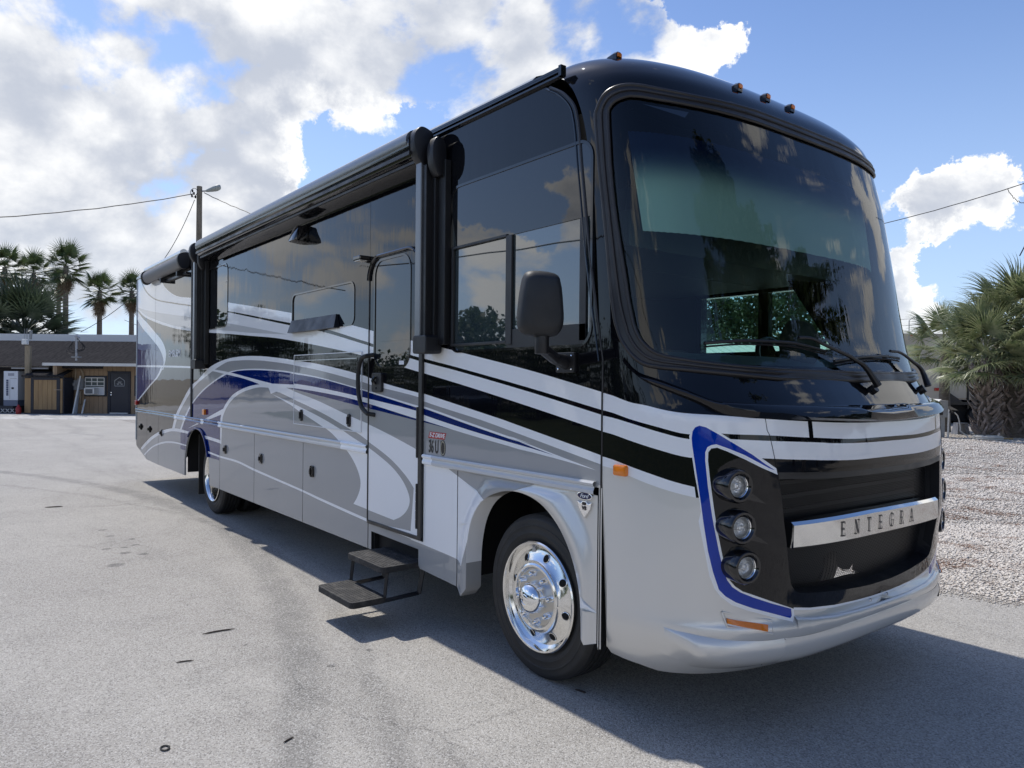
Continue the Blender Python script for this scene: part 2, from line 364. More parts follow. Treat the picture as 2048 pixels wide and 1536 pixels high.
def caprow(z):
    z = min(max(z, CAPZ[0]), CAPZ[-1])
    i = 0
    while i < len(CAPZ)-2 and z > CAPZ[i+1]: i += 1
    t = (z-CAPZ[i])/(CAPZ[i+1]-CAPZ[i])
    h1 = CAPZ[i+1]-CAPZ[i]
    out = []
    for k in range(1, 5):
        p1, p2 = CAPROWS[i][k], CAPROWS[i+1][k]
        d = (p2-p1)/h1
        def sl(j):
            if j <= 0 or j >= len(CAPZ)-1: return d
            a = (CAPROWS[j][k]-CAPROWS[j-1][k])/(CAPZ[j]-CAPZ[j-1]); b = (CAPROWS[j+1][k]-CAPROWS[j][k])/(CAPZ[j+1]-CAPZ[j])
            return 0.0 if a*b <= 0 else 2*a*b/(a+b)
        m1, m2 = sl(i)*h1, sl(i+1)*h1
        t2, t3 = t*t, t*t*t
        out.append((2*t3-3*t2+1)*p1+(t3-2*t2+t)*m1+(-2*t3+3*t2)*p2+(t3-t2)*m2)
    return out
def cap(phi, z, off=0.0):
    """phi 0 = near seam, 90 = centre line, 180 = far seam"""
    def raw(phi, z):
        xs, xf, hw, n = caprow(z)
        a = math.radians(phi); c = math.cos(a); s = abs(math.sin(a))
        return (xs+(xf-xs)*s**(2.0/n), YC-hw*math.copysign(abs(c)**(2.0/n), c), z)
    p = raw(phi, z)
    if off:
        e = .6; ez = .004
        ph = min(max(phi, e+.1), 179.9-e)
        a, b = raw(ph-e, z), raw(ph+e, z); c, d = raw(ph, max(z-ez,CAPZ[0])), raw(ph, min(z+ez,CAPZ[-1]))
        u = [b[i]-a[i] for i in range(3)]; v = [d[i]-c[i] for i in range(3)]
        nx = (u[1]*v[2]-u[2]*v[1], u[2]*v[0]-u[0]*v[2], u[0]*v[1]-u[1]*v[0])
        l = math.sqrt(sum(k*k for k in nx)) or 1
        p = tuple(p[i]+off*nx[i]/l for i in range(3))
    return p

# ================================================================== THE MOTORHOME
RVO = (-4.5, 1.285, 0.0)
rv = thing('motorhome', 'large black, white, silver and blue motorhome parked on the asphalt', 'motorhome', RVO)
B_, W_, G_, LG_, S_, BL_, CB_ = range(7)

# ---- painted swooshes on the passenger side, in metres along (x) and up (z) the wall
w1t = [(-10.0642,3.3228),(-8.7314,3.1251),(-8.537,3.0311),(-8.1659,2.9065),(-7.7308,2.814),(-7.0545,2.7395),(-6.211,2.6428),(-5.4874,2.5549),(-3.5783,2.3077),(-2.3547,2.133),(-1.9692,2.0677),(-1.3527,1.9668),(-1.0696,1.9244),(-0.7242,1.8662),(-0.0178,1.7459),(0.5534,1.6343),(0.5867,1.6246)]
w1b = [(-10.1227,3.3289),(-9.9734,3.2121),(-9.6582,3.051),(-9.0704,2.8914),(-7.9844,2.7507),(-7.0139,2.6382),(-6.4419,2.569),(-5.4847,2.4575),(-3.576,2.2111),(-2.8906,2.1324),(-1.9847,1.9719),(-1.1787,1.8354),(-0.7768,1.7731),(-0.0162,1.6468),(0.5547,1.5443),(0.5879,1.539)]
w2t = [(-10.1935,3.3363),(-10.0603,3.2206),(-9.7132,3.0435),(-9.0953,2.8755),(-7.9838,2.7308),(-7.0133,2.6218),(-6.4414,2.5544),(-5.4842,2.4408),(-3.5755,2.1881),(-2.89,2.1016),(-1.9842,1.9477),(-1.1783,1.8112),(-0.7764,1.7505),(-0.0159,1.6237),(0.555,1.5192),(0.5883,1.5139)]
w2b = [(-10.3707,2.8226),(-9.8674,2.6739),(-9.0574,2.5334),(-7.9722,2.389),(-7.0032,2.299),(-6.4324,2.2573),(-5.4366,2.1934),(-4.8521,2.1511),(-3.8782,2.0794),(-2.3888,1.914),(-1.8602,1.8425),(-1.1769,1.7347),(-0.6279,1.6464),(-0.0146,1.5411),(0.5562,1.4382),(0.5894,1.4328)]
gw_t = [(-10.3417,2.853),(-9.7585,2.7693),(-8.7146,2.6497),(-7.0089,2.4808),(-6.3029,2.4118),(-5.4987,2.3187),(-4.8547,2.2458),(-3.6718,2.1096)]
gw_b = [(-10.3592,2.8374),(-9.7554,2.6855),(-9.0588,2.5716),(-7.9734,2.4243),(-7.0041,2.3296),(-6.4334,2.2894),(-5.4376,2.229),(-4.853,2.1827),(-3.6718,2.1096)]
w3t = [(-8.0264,0.9622),(-7.8556,1.1501),(-7.4751,1.3765),(-7.0714,1.5786),(-6.7309,1.6638),(-6.2446,1.8148),(-5.7009,1.8967),(-5.1193,1.9281),(-4.4818,1.9214),(-3.8512,1.8877),(-3.4891,1.86),(-2.9304,1.8184),(-2.1606,1.7304),(-1.7288,1.6603),(-1.2423,1.5996),(-1.1743,1.5939),(-0.2584,1.455),(-0.1979,1.4442),(0.558,1.3147),(0.5912,1.3073)]
w3b = [(-7.9237,0.936),(-7.7076,1.1564),(-7.3354,1.3741),(-6.9398,1.5564),(-6.6272,1.6527),(-5.6062,1.8665),(-5.1182,1.8871),(-4.4807,1.8765),(-3.8501,1.842),(-3.488,1.8139),(-2.9292,1.7644),(-2.2034,1.6813),(-1.8965,1.6401),(-1.2417,1.5696),(-1.1733,1.5416),(-0.4909,1.4442),(-0.1971,1.3964),(0.5503,1.2698),(0.5919,1.262)]
w4t = [(-7.6278,0.9472),(-7.3519,1.1717),(-7.0205,1.3587),(-6.5221,1.5389),(-6.0241,1.6613),(-5.6028,1.7448),(-5.1154,1.7845),(-4.4785,1.7905),(-3.8484,1.7699),(-3.4864,1.7481),(-2.9279,1.7051),(-2.2022,1.6242),(-1.727,1.5681),(-1.2406,1.5095),(-1.1727,1.5074),(-0.624,1.4237),(-0.0113,1.3333),(-0.1965,1.3622),(0.1948,1.2921),(0.5256,1.2363)]
w4b = [(-7.5558,0.9452),(-7.2739,1.175),(-6.9338,1.3671),(-6.4421,1.5401),(-5.9688,1.6561),(-5.5561,1.7333),(-5.1576,1.7711),(-4.4781,1.7763),(-3.848,1.7555),(-3.4861,1.7331),(-2.9276,1.6943),(-2.202,1.6153),(-1.7267,1.5561),(-1.2403,1.4941),(-1.1646,1.4917),(-0.6238,1.409),(-0.0111,1.3217),(-0.1963,1.3503),(0.1949,1.2848)]
blb = [(-4.1844,1.6388),(-4.0801,1.6396),(-3.4837,1.6351),(-3.4921,1.6433),(-2.9258,1.6133),(-2.157,1.5543),(-1.2399,1.471),(-1.1638,1.4475),(-0.6232,1.3759),(-0.0109,1.3085),(-0.196,1.3315),(0.1949,1.2848)]
w5b = [(-3.7153,1.6035),(-3.4829,1.6005),(-2.925,1.5756),(-2.2001,1.5238),(-1.2388,1.4152),(-1.1787,1.4106),(-0.6227,1.3465),(-0.0105,1.2854),(-0.1956,1.3025),(0.2667,1.2636),(0.5256,1.2363)]
w6t = [(-3.7079,1.6037),(-3.4904,1.5718),(-2.9232,1.4946),(-2.4244,1.4117),(-1.9413,1.3356),(-1.5887,1.2726),(-1.2349,1.2009),(-1.1823,1.1847)]
w6b = [(-4.14,1.5984),(-3.8026,1.5428),(-3.4885,1.4945),(-3.1955,1.4506),(-2.7906,1.3846),(-2.4222,1.3104),(-2.1508,1.2542),(-1.98,1.2074),(-1.7772,1.1537),(-1.5852,1.0921),(-1.4028,1.0091),(-1.2976,0.9431),(-1.2425,0.8911),(-1.1862,0.813)]
w7t = [(-4.0692,1.5317),(-3.4876,1.453),(-2.9202,1.362),(-2.5162,1.2829),(-2.3056,1.2316),(-2.1497,1.1975),(-1.9791,1.1635),(-1.7763,1.1073),(-1.5842,1.0424),(-1.4373,0.9639),(-1.3568,0.8855),(-1.3383,0.8267),(-1.3805,0.7597),(-1.4681,0.7027),(-1.5676,0.6653)]
w7b = [(-4.0692,1.5317),(-3.6412,1.452),(-3.2792,1.3725),(-2.9187,1.2952),(-2.6612,1.23),(-2.4658,1.1501),(-2.3023,1.0722),(-2.189,0.9883),(-2.1218,0.8974),(-2.1247,0.8288),(-2.1732,0.7543),(-2.2382,0.6915)]
rowl = [(-10.3422,1.8937),(-8.1954,1.8637),(-6.9064,1.8366),(-6.0393,1.7937),(-5.3754,1.7512),(-4.7054,1.6924),(-4.0801,1.6396)]
rowlb = [(-10.3411,1.8649),(-8.1945,1.8372),(-6.9057,1.8126),(-6.1402,1.7764),(-5.5561,1.7333),(-4.9458,1.6865),(-4.4371,1.6291),(-4.1834,1.5965),(-3.8431,1.5539),(-4.14,1.5984)]
inn_t = [(-5.7797,0.9889),(-5.7668,1.2077),(-5.7212,1.2822),(-5.5924,1.3802),(-5.3679,1.4851),(-5.1091,1.5522),(-4.782,1.6036),(-4.4371,1.6304),(-4.0801,1.6396)]
inn_b = [(-5.7298,0.9197),(-5.6907,1.2112),(-5.6453,1.2708),(-5.5226,1.361),(-5.3008,1.4587),(-5.0452,1.526),(-4.7415,1.5711),(-4.4363,1.5984),(-4.1834,1.5965)]
dorsal = [(-10.0166,0.546),(-9.7212,0.6485),(-9.344,0.7603),(-8.8683,0.8667),(-8.4214,0.9333),(-7.9505,0.9793),(-7.5572,0.9887),(-7.0085,0.978),(-6.3854,0.9757),(-5.822,0.9629),(-5.7227,0.9557)]
dorsalb = [(-9.9282,0.5277),(-9.6548,0.6098),(-9.2809,0.7221),(-8.8092,0.8293),(-8.4198,0.8869),(-7.9999,0.9354),(-7.5559,0.949),(-7.0075,0.9483),(-6.345,0.9388),(-5.821,0.9253),(-5.7286,0.9158)]
low2 = [(-9.7928,0.4608),(-9.4618,0.5669),(-9.1563,0.6466),(-8.6916,0.7283),(-8.2548,0.7762),(-7.794,0.7979),(-7.2708,0.7956),(-6.6627,0.8019),(-6.2628,0.7932),(-5.7811,0.778),(-5.1304,0.7779),(-4.5837,0.7426),(-3.2697,0.6771),(-2.9044,0.655),(-1.9678,0.607),(-1.7663,0.6024),(-1.2166,0.6213),(-1.1685,0.5594)]
low2b = [(-9.7268,0.4518),(-9.4296,0.548),(-9.1254,0.628),(-8.6625,0.7061),(-8.254,0.7526),(-7.7933,0.7764),(-7.2703,0.7798),(-6.6621,0.7822),(-6.2622,0.7709),(-5.7805,0.7566),(-5.1298,0.7547),(-4.5831,0.7193),(-3.2692,0.658),(-2.9039,0.6335),(-1.9674,0.5851),(-1.7659,0.5839),(-1.2155,0.5631),(-1.1685,0.5594)]
rw_o = [(-10.4003,2.8052),(-10.0393,2.6721),(-9.5842,2.5388),(-9.0514,2.3666),(-8.7005,2.252),(-8.5064,2.153),(-8.4093,2.0477),(-8.4294,1.9572),(-8.4968,1.8783),(-8.565,1.8033),(-8.5607,1.8532),(-8.7097,1.772),(-8.9404,1.6795),(-9.303,1.5827),(-10.2244,1.3094)]
rw_i = [(-10.395,2.6683),(-10.0332,2.5129),(-9.578,2.3721),(-9.0456,2.2059),(-8.793,2.1154),(-8.6202,2.0182),(-8.5455,1.9248),(-8.5664,1.8447),(-8.6366,1.8037),(-8.6743,1.8544),(-8.8256,1.7687),(-9.0603,1.6754),(-9.4291,1.5777),(-10.3194,1.3111)]
wr_d = [(-1.1863,1.1904),(-1.0071,1.1461),(-0.7509,1.0713),(-0.5336,1.0087),(-0.4645,0.9817)]
wr_b = [(-1.3385,0.5638),(-1.2099,0.5602),(-0.9768,0.552),(-0.7507,0.5412),(-0.6832,0.5294),(-1.954,0.5951)]
def G2(p): return (p, )
SIDEPAINT = []
def sp(poly, m): SIDEPAINT.append((poly, m))
zmax, zmin, xr, xf = 3.6, .2, -10.6, .8
c_w3b, c_w4b, c_w4t = catmull(w3b), catmull(w4b), catmull(w4t)
# everything below the long white arch is grey, then the stripes are laid over it
sp(catmull(w3t)+[(xf, w3t[-1][1]), (xf, zmin), (w3t[0][0], zmin)], G_)
sp(catmull(dorsal)+[(w3t[0][0]+1.2, zmin), (xr, zmin)], G_)
sp(band(w3t, w3b), W_)
sp(catmull(w4b)+catmull(inn_t)[::-1]+[(inn_t[0][0]-.02, .72), (w4b[0][0], .72)], BL_)       # deep blue field
sp(catmull(w4b)[30:]+catmull(blb)[::-1], BL_)
sp(band(w4t, w5b), W_); sp(catmull(w4b)+catmull(blb)[::-1], BL_)
sp(catmull(w4t[:6])+catmull(w4b[:6])[::-1], W_)
sp(catmull(inn_b)+[(-3.9, 1.35), (-4.6, .3), (inn_b[0][0], .3)], G_)
sp(catmull(inn_t)+catmull(inn_b)[::-1], W_)
sp(band(rowl, rowlb), W_)
sp([rowl[-1]]+catmull(w6t)+[(w6t[-1][0]+.25, w6t[-1][1]-.05), (-.2, .9), (-.9, .72), w6b[-1]]+catmull(w6b)[::-1]+catmull(rowlb)[-8:][::-1], W_)
sp(band(w7t, w7b)[:], W_)
sp(catmull(wr_d)+[(-.70, .40), (-1.35, .40)]+[(-1.25, wr_d[0][1])], W_)
sp([(-2.1, wr_b[-1][1]-.02)]+catmull(wr_b[:-1])+[(-.4, wr_b[-2][1]-.12), (-.4, .2), (-2.1, .2)], G_)
sp(band(dorsal, dorsalb), W_); sp(band(low2, low2b), W_)
sp([p for p in catmull(w3t)[:10]]+[p for p in catmull(w3b)[:10]][::-1], W_)
# rear quarter
sp(catmull(rw_i)+[(xr, rw_i[-1][1]-.1), (xr, rw_i[0][1])], BL_)
sp(band(rw_o, rw_i), W_)
sp(band(rowl, rowlb), W_)
sp([(xr, zmax)]+catmull(w1t)+catmull(w1b)[::-1]+[(xr, 3.4)], W_)
sp([(w1t[0][0], zmax)]+catmull(w1t)+catmull(w1b)[::-1]+[(w1b[0][0]-.1, zmax)], W_)
sp([(xr, zmax), (w2t[0][0], zmax)]+catmull(w2t)+catmull(w2b)[::-1]+[(xr, w2b[0][1])], W_)
sp(band(gw_t, gw_b), LG_)
L_tri = [(0.4255,0.5153),(0.429,0.5768),(0.5394,0.5148)]
sp([(p[0], p[1]) for p in L_tri], W_)
sp([(.2, 1.163), (xf, 1.163), (xf, .2), (-.5, .2), (-.45, .95)], S_)
sp([(p[0], p[1]) for p in L_tri], W_)
sp([(-1.3385,0.5638),(-0.7507,0.5412),(-0.6832,0.5294),(-0.6802,0.3558),(-1.3318,0.2077)], G_)

def side_panel(name, outline, holes=(), y=0.0, depth=.02, parent=rv, paintlist=None, mats=None, bulge=None, grid=None, world_origin=RVO, label=None, wall=None):
    V, T, idx = cdt_sheet(outline, holes, SIDEPAINT if paintlist is None else paintlist, grid)
    n = len(V); verts = []
    for (x, z) in V:
        dy = bulge(x, z) if bulge else 0.0
        verts.append((x, y+dy, z))
    faces = [tuple(t) for t in T]; ids = list(idx); mts = list(mats or PAINTS)+[GAP]; gi = len(mts)-1
    for loop in [outline]+list(holes):
        b = len(verts); m = len(loop)
        for (x, z) in loop:
            dy = bulge(x, z) if bulge else 0.0
            verts += [(x, y+dy, z), (x, y+depth, z)]
        for k in range(m):
            a, c = b+2*k, b+2*((k+1) % m); faces.append((a, a+1, c+1, c)); ids.append(gi if wall is None else wall(*loop[k]))
    me = mesh(verts, faces, mts, ids, False, name)
    if bulge:
        me.polygons.foreach_set('use_smooth', [i != gi for i in ids]); nn = []
        for k, (x, yy, z) in enumerate(verts):
            if k < n:
                v_ = Vector(((bulge(x+.004, z)-bulge(x-.004, z))/.008, -1.0, (bulge(x, z+.004)-bulge(x, z-.004))/.008)); nn.append(v_.normalized())
            else: nn.append(Vector((0, 0, 0)))
        me.normals_split_custom_set_from_vertices(nn)
    o = link(name, me, parent, world_origin)
    if label: o['label'] = label
    return o

ZM = 1.150                       # height of the belt moulding
XSEAM = .552
SEAMCURVE = catmull([(0.5528,1.7903),(0.451,2.3444),(0.3846,2.8008),(0.3372,3.1049),(0.2509,3.2141),(0.1226,3.2935)], 5)
SEAMCURVE = [(XSEAM, ZM)]+SEAMCURVE
DOOR = [(-1.9541,1.154),(-1.9805,0.6165),(-1.2212,0.6133),(-1.2424,1.8786),(-1.2828,2.5068),(-1.2851,2.6307),(-1.3464,2.6833),(-1.4276,2.7085),(-1.6029,2.7169),(-1.8288,2.7103),(-1.9127,2.6862),(-1.955,2.6519),(-1.9763,2.5904)]
door_x0, door_x1, door_zb, door_zt = -1.972, -1.215, .60, 2.62
DOOR_OUT = rrect(door_x0, .607, door_x1, 2.60, .16)
DOOR_OUT = [(x, z) if z > 1.2 else (door_x0 if x < -1.6 else door_x1, .607) for (x, z) in DOOR_OUT]
_o = []
for p in DOOR_OUT:
    if not _o or p != _o[-1]: _o.append(p)
DOOR_OUT = _o
def infl(poly, d):
    """grow (d>0) or shrink a convex outline"""
    cx = sum(p[0] for p in poly)/len(poly); cz = sum(p[1] for p in poly)/len(poly); out = []
    n = len(poly)
    for i in range(n):
        a, b, c = Vector(poly[i-1]), Vector(poly[i]), Vector(poly[(i+1) % n])
        e1, e2 = (b-a).normalized(), (c-b).normalized(); n1, n2 = Vector((e1.y, -e1.x)), Vector((e2.y, -e2.x))
        m = (n1+n2); m = m.normalized() if m.length > 1e-6 else n1
        s = 1/max(.5, m.dot(n1)); q = b+m*d*s
        if (Vector((cx, cz))-b).dot(m) > 0: q = b-m*d*s
        out.append((q.x, q.y))
    return out
# windows on the passenger side
WIN_MID = [(-3.5499,2.3059),(-3.5664,2.2433),(-3.4823,2.151),(-3.4066,2.1395),(-2.5525,2.1394),(-2.3547,2.133),(-2.279,2.1581),(-2.2519,2.2149),(-2.2539,2.3986),(-2.2849,2.4433),(-2.3619,2.4718)]
WM = (WIN_MID[0][0], WIN_MID[7][0], min(p[1] for p in WIN_MID), max(p[1] for p in WIN_MID))
WIN_MID = rrect(-3.5664, 2.1368-.01, -2.2516, 2.4757, .07)
WIN_REAR = rrect(-6.193-.25, 2.2871, -5.5322, 3.02, .10)
WIN_CAB = [(-0.856,2.5144),(-0.8336,1.9663),(-0.7948,1.9258),(-0.6954,1.9169),(0.0713,1.8719),(0.3853,1.8714),(0.4656,1.8909),(0.4993,1.9553),(0.4764,2.2312),(0.4237,2.5701),(0.3673,2.8607),(0.3368,2.9074),(0.2859,2.9333),(0.0545,2.9514),(-0.4788,2.9786),(-0.9033,2.9938)]
wc_x1 = 0.4789; wc_z0 = 1.8674; wc_z1 = 2.9375; wc_x0 = -0.8511
WIN_CAB = rrect(wc_x0, wc_z0, wc_x1, wc_z1, .10)
ZTOP = 3.335
upper = [(-10.375, ZM), (XSEAM, ZM)]+SEAMCURVE[1:]+[(.05, 3.325), (-10.375, ZTOP)]
REARSEAM = -9.073; SLIDEX = -7.0109
door_frame_hole = infl(DOOR_OUT, .012)
def split_upper(x0, x1, name, holes=()):
    o = [p for p in upper]
    poly = [(x0, ZM), (x1, ZM)]
    if x1 > .5: poly = [(x0, ZM), (XSEAM, ZM)]+SEAMCURVE[1:]+[(.05, 3.325), (x0, ZTOP)]
    else: poly += [(x1, ZTOP), (x0, ZTOP)]
    return side_panel(name, poly, holes, grid=(.6, .6))
door_notch = [p for p in door_frame_hole]
split_upper(-10.375, REARSEAM-.004, 'side_panel')
split_upper(REARSEAM+.004, SLIDEX-.035, 'side_panel')
split_upper(SLIDEX+.035, door_x0-.016, 'side_panel', [WIN_REAR, WIN_MID])
# wall over and ahead of the door
ov = [(door_x0-.012, 1.18)]+[p for p in door_frame_hole if p[1] > 2.3][::-1]
arc = sorted([p for p in door_frame_hole if p[1] > 2.3], key=lambda p: p[0])
front_wall = [(door_x0-.012, ZTOP), (door_x0-.012, arc[0][1])]+arc+[(door_x1+.012, ZM), (XSEAM, ZM)]+SEAMCURVE[1:]+[(.05, 3.325)]
side_panel('side_panel', front_wall, [WIN_CAB], grid=(.6, .6))

# ---- tinted windows
def window(name, out, mat, ypane=.006, frame=.014, mats=None, splits=(), frame_y=-.006):
    f = MB(); q = infl(out, .004); inner = infl(out, -frame); n = len(out)
    v = [(x, frame_y, z) for x, z in q]+[(x, frame_y, z) for x, z in inner]+[(x, ypane+.01, z) for x, z in inner]+[(x, .012, z) for x, z in q]
    fc = [(k, (k+1) % n, n+(k+1) % n, n+k) for k in range(n)]+[(n+k, n+(k+1) % n, 2*n+(k+1) % n, 2*n+k) for k in range(n)]+[(3*n+k, 3*n+(k+1) % n, (k+1) % n, k) for k in range(n)]
    f.add(v, fc); fo = f.build(name, [BGLOSS], rv, RVO)
    p = MB(); p.prism(out, ypane, ypane+.004, 'y'); p.build('pane', [mat], fo)
    return fo
wr = window('window', WIN_REAR, SIDEGLASS, .004, .012)
zs = 2.811
MB().box((WIN_REAR[6][0]-.0, -.004, zs-.006), (WIN_REAR[0][0]+.02, .004, zs+.006)).build('glazing_bar', [BGLOSS], wr)
wm = window('window', WIN_MID, SIDEGLASS, .004, .010)
# matte black panel standing in for a dark reflection low in the middle window
x0, x1 = WIN_MID[10][0], WIN_MID[0][0]; zb = min(p[1] for p in WIN_MID)
refl_panel = MB(); xa, xb = -3.5601, -2.5728
refl_panel.add([(xa, -.012, zb+.105), (xb, -.012, zb+.105), (xb+.05, -.055, zb-.012), (xa+.01, -.055, zb-.012), (xa, .0, zb+.105), (xb, .0, zb+.105), (xb+.05, .0, zb-.012), (xa+.01, .0, zb-.012)],
         [(0, 1, 2, 3), (0, 3, 7, 4), (1, 5, 6, 2), (3, 2, 6, 7), (0, 4, 5, 1)]).build('dark_reflection', [BPLAST], wm)
wc = window('window', WIN_CAB, TEALGLASS, .006, .012)
# lower sliding part of the cab window: upper dark glass, two lighter panes
zsl = 2.5445
xm0 = -0.236; xs0 = -0.8026; xs1 = 0.3863; zlow = 1.9182
zsp = 2.5374
d_ = MB(); d_.prism([(p[0], p[1]) for p in WIN_CAB if p[1] > zsp+.05]+[(WIN_CAB[8][0], zsp), (WIN_CAB[0][0], zsp)], -.0005, .004, 'y').build('upper_pane', [SIDEGLASS], wc)
fr = MB()
fr.box((xs0-.02, -.012, zlow-.012), (xs0+.002, .004, zsp+.01)); fr.box((xs0, -.012, zsp-.006), (xm0, .004, zsp+.010)); fr.box((xs0, -.012, zlow-.012), (xm0, .004, zlow+.004))
fr.box((xm0-.006, -.010, zlow-.02), (xm0+.05, .004, zsp)); fr.box((xs1, -.004, zlow-.02), (xs1+.05, .004, zsp)); fr.box((xm0, -.004, wc_z0+.01), (xs1+.05, .004, wc_z0+.12))
fr.build('slider_frame', [SATIN], wc, bevel=.002)

# ---- entry door
dpaint = list(SIDEPAINT)
DWIN = rrect(-1.8957, 1.7744, -1.3493, 2.5902, .12)
door = side_panel('entry_door', DOOR_OUT, [DWIN], y=-.006, depth=.03)
dfr = MB(); q, q2 = infl(DOOR_OUT, .012), infl(DOOR_OUT, .002); n = len(q)
zlim = 1.35
def ring(mb, outer, inner, y0, y1, mi=0):
    n = len(outer)
    v = [(x, y0, z) for x, z in outer]+[(x, y0, z) for x, z in inner]+[(x, y1, z) for x, z in inner]+[(x, y1, z) for x, z in outer]
    mb.add(v, [(k, (k+1) % n, n+(k+1) % n, n+k) for k in range(n)]+[(n+k, n+(k+1) % n, 2*n+(k+1) % n, 2*n+k) for k in range(n)]+[(3*n+k, 3*n+(k+1) % n, (k+1) % n, k) for k in range(n)], mi)
ring(dfr, q, q2, -.012, .02)
dfr.build('door_frame', [SATIN], rv, RVO)
hood = MB(); top = sorted([p for p in q if p[1] > 1.95], key=lambda p: p[0]); 
hood.tube([(x, -.016, z+.008) for x, z in top if z > 2.2], .013, 8).build('door_drip_rail', [BGLOSS], rv, RVO, smooth=True)
# black edge strips right and below the door
st = MB(); st.box((door_x1+.004, -.02, .585), (door_x1+.05, .0, 1.93)); st.box((door_x0, -.016, .582), (door_x1+.05, .0, .606)); st.build('door_edge_trim', [SATIN], rv, RVO, bevel=.003)
dg = MB(); dg.prism(infl(DWIN, -.002), -.0045, .002, 'y'); dpane = dg.build('window', [SIDEGLASS], door)
dr = MB(); ring(dr, infl(DWIN, .004), infl(DWIN, -.012), -.011, .0); dr.build('window_frame', [BGLOSS], door)
lp = MB(); zwin = 1.9726; zb_ = 1.7771
lp.prism([(p[0], p[1]) for p in infl(DWIN, -.016) if p[1] < 1.75]+[(DWIN[0][0]-.016, zwin), (DWIN[8][0]+.016, zwin)], -.0075, .0, 'y'); lp.build('kick_glass', [plastic('smoked_panel', (.016, .018, .022), .30, .05)], door)
tg = MB(); a_ = [(-1.504,1.8245),(-1.4319,1.7968)]
tg.box((a_[0][0], -.0095, a_[1][1]), (a_[1][0], -.008, a_[0][1])); tg.build('sticker', [pm('white_sticker', (.75, .76, .78), .5)], door)
# latch and hinges
lt = MB(); L0 = [(-1.8886,1.7534),(-1.7366,1.5633)]
lx0, lx1, lz1, lz0 = L0[0][0], L0[1][0], L0[0][1]-.015, L0[1][1]+.03
lt.prism(rrect(lx0, lz0, lx1, lz1, .02), -.03, -.006, 'y'); lo = lt.build('door_latch', [BPLAST], door, bevel=.004)
MB().tube([((lx0+lx1)/2-.012, -.034, lz0+.06), ((lx0+lx1)/2-.02, -.055, lz0+.10), ((lx0+lx1)/2-.02, -.057, lz1-.07), ((lx0+lx1)/2-.005, -.036, lz1-.03)], .011, 8).disc(((lx0+lx1)/2, -.0315, lz0+.03), .010, 'y').build('lever', [BGLOSS], door, smooth=True)
for zz in ((1.50, 1.15), (.97, .66)):
    h = MB()
    for k in range(5):
        a = zz[1]+(zz[0]-zz[1])*k/5; h.box((door_x1-.022, -.02, a+.004), (door_x1+.01, -.004, a+(zz[0]-zz[1])/5-.004))
    h.tube([(door_x1-.004, -.02, zz[1]), (door_x1-.004, -.02, zz[0])], .008, 8).build('hinge', [BPLAST], door)
# outside grab handle
gh = [(-1.9258,1.8657),(-1.9982,1.8482),(-2.0453,1.7725),(-2.0559,1.667),(-2.0411,1.5713),(-1.9906,1.4772),(-1.8964,1.4286)]
gpts = [(gh[0][0]+.02, -.004, gh[0][1]+.01)]+[(p[0], -.06, p[1]) for p in catmull(gh, 3)]+[(gh[-1][0]+.02, -.004, gh[-1][1]-.01)]
MB().tube(gpts, .017, 10).build('grab_handle', [RUBBER], rv, RVO, smooth=True)

# ---- belt moulding: two rolled beads in an aluminium strip, painted like the wall behind
def moulding(x0, x1):
    prof = [(0, .030), (-.016, .030), (-.024, .020), (-.020, .008), (-.012, .004), (-.014, -.006), (-.020, -.016), (-.020, -.032), (-.006, -.040), (0, -.040)]
    cuts = sorted(set([x0, x1]+list(np.arange(x0, x1, .12)))); P = np.array([((a+b)/2, ZM-.0) for a, b in zip(cuts[:-1], cuts[1:])]); idx = np.zeros(len(P), int)
    for (poly, mi) in SIDEPAINT: idx[inpoly(P, poly)] = mi
    v = [(x, y, ZM+z) for x in cuts for (y, z) in prof]; n = len(prof); f = []; ids = []
    for i in range(len(cuts)-1):
        for k in range(n-1):
            f.append((i*n+k, i*n+k+1, (i+1)*n+k+1, (i+1)*n+k)); ids.append(LG_ if int(idx[i]) in (G_, S_) else int(idx[i]))
    me = mesh(v, f, PAINTS, ids, False, 'moulding'); return link('belt_moulding', me, rv, RVO)
moulding(-10.37, door_x0-.02); moulding(door_x1+.06, XSEAM-.03)

# ---- lower bay doors, skirts, wheel arches
ZB = .385
def latch(x, z, parent, w=.055, h=.085):
    a = MB(); a.prism(rrect(x-w/2, z-h/2, x+w/2, z+h/2, .018), -.018, -.004, 'y'); o = a.build('latch', [BGLOSS], parent, bevel=.004)
    return o
def paddle(x, z, parent):
    MB().prism(rrect(x-w_p/2, z-.05, x+w_p/2, z+.05, .018), -.016, -.002, 'y').prism(rrect(x-w_p/2+.010, z-.035, x+w_p/2-.010, z+.038, .012), -.022, -.016, 'y').tube([(x, -.028, z-.02), (x, -.028, z+.022)], .008, 8).build('latch', [BGLOSS], parent, bevel=.003)
w_p = .07
zt = ZM-.0405
bx = [-10.37, -9.5971, -8.8325, -7.3341, -5.7793, -4.5884, -3.2778, door_x0-.012]
rearbot = [(-10.3157,0.5912),(-10.0847,0.5453),(-9.5831,0.4134),(-9.4551,0.3889)]
g = .004
def lowroll(x, z):     # the skirt rolls under at its foot
    t = max(0.0, (ZB+.07-z)/.07); return .035*t*t
latches = [(-10.0299,0.8907),(-9.3983,0.8848),(-8.6236,0.8746),(-5.5577,0.8683),(-4.3695,0.8678),(-3.055,0.8688),(-3.0598,0.8688)]
arch_r = [(-7.33, ZB), (-7.33, .62), (-7.25, .80), (-7.10, .95), (-6.92, 1.02), (-6.72, 1.045), (-6.52, 1.02), (-6.37, .93), (-6.27, .80), (-6.21, .64), (-6.19, ZB)]
arch_r = [arch_r[0]]+catmull(arch_r[1:-1], 4)+[arch_r[-1]]
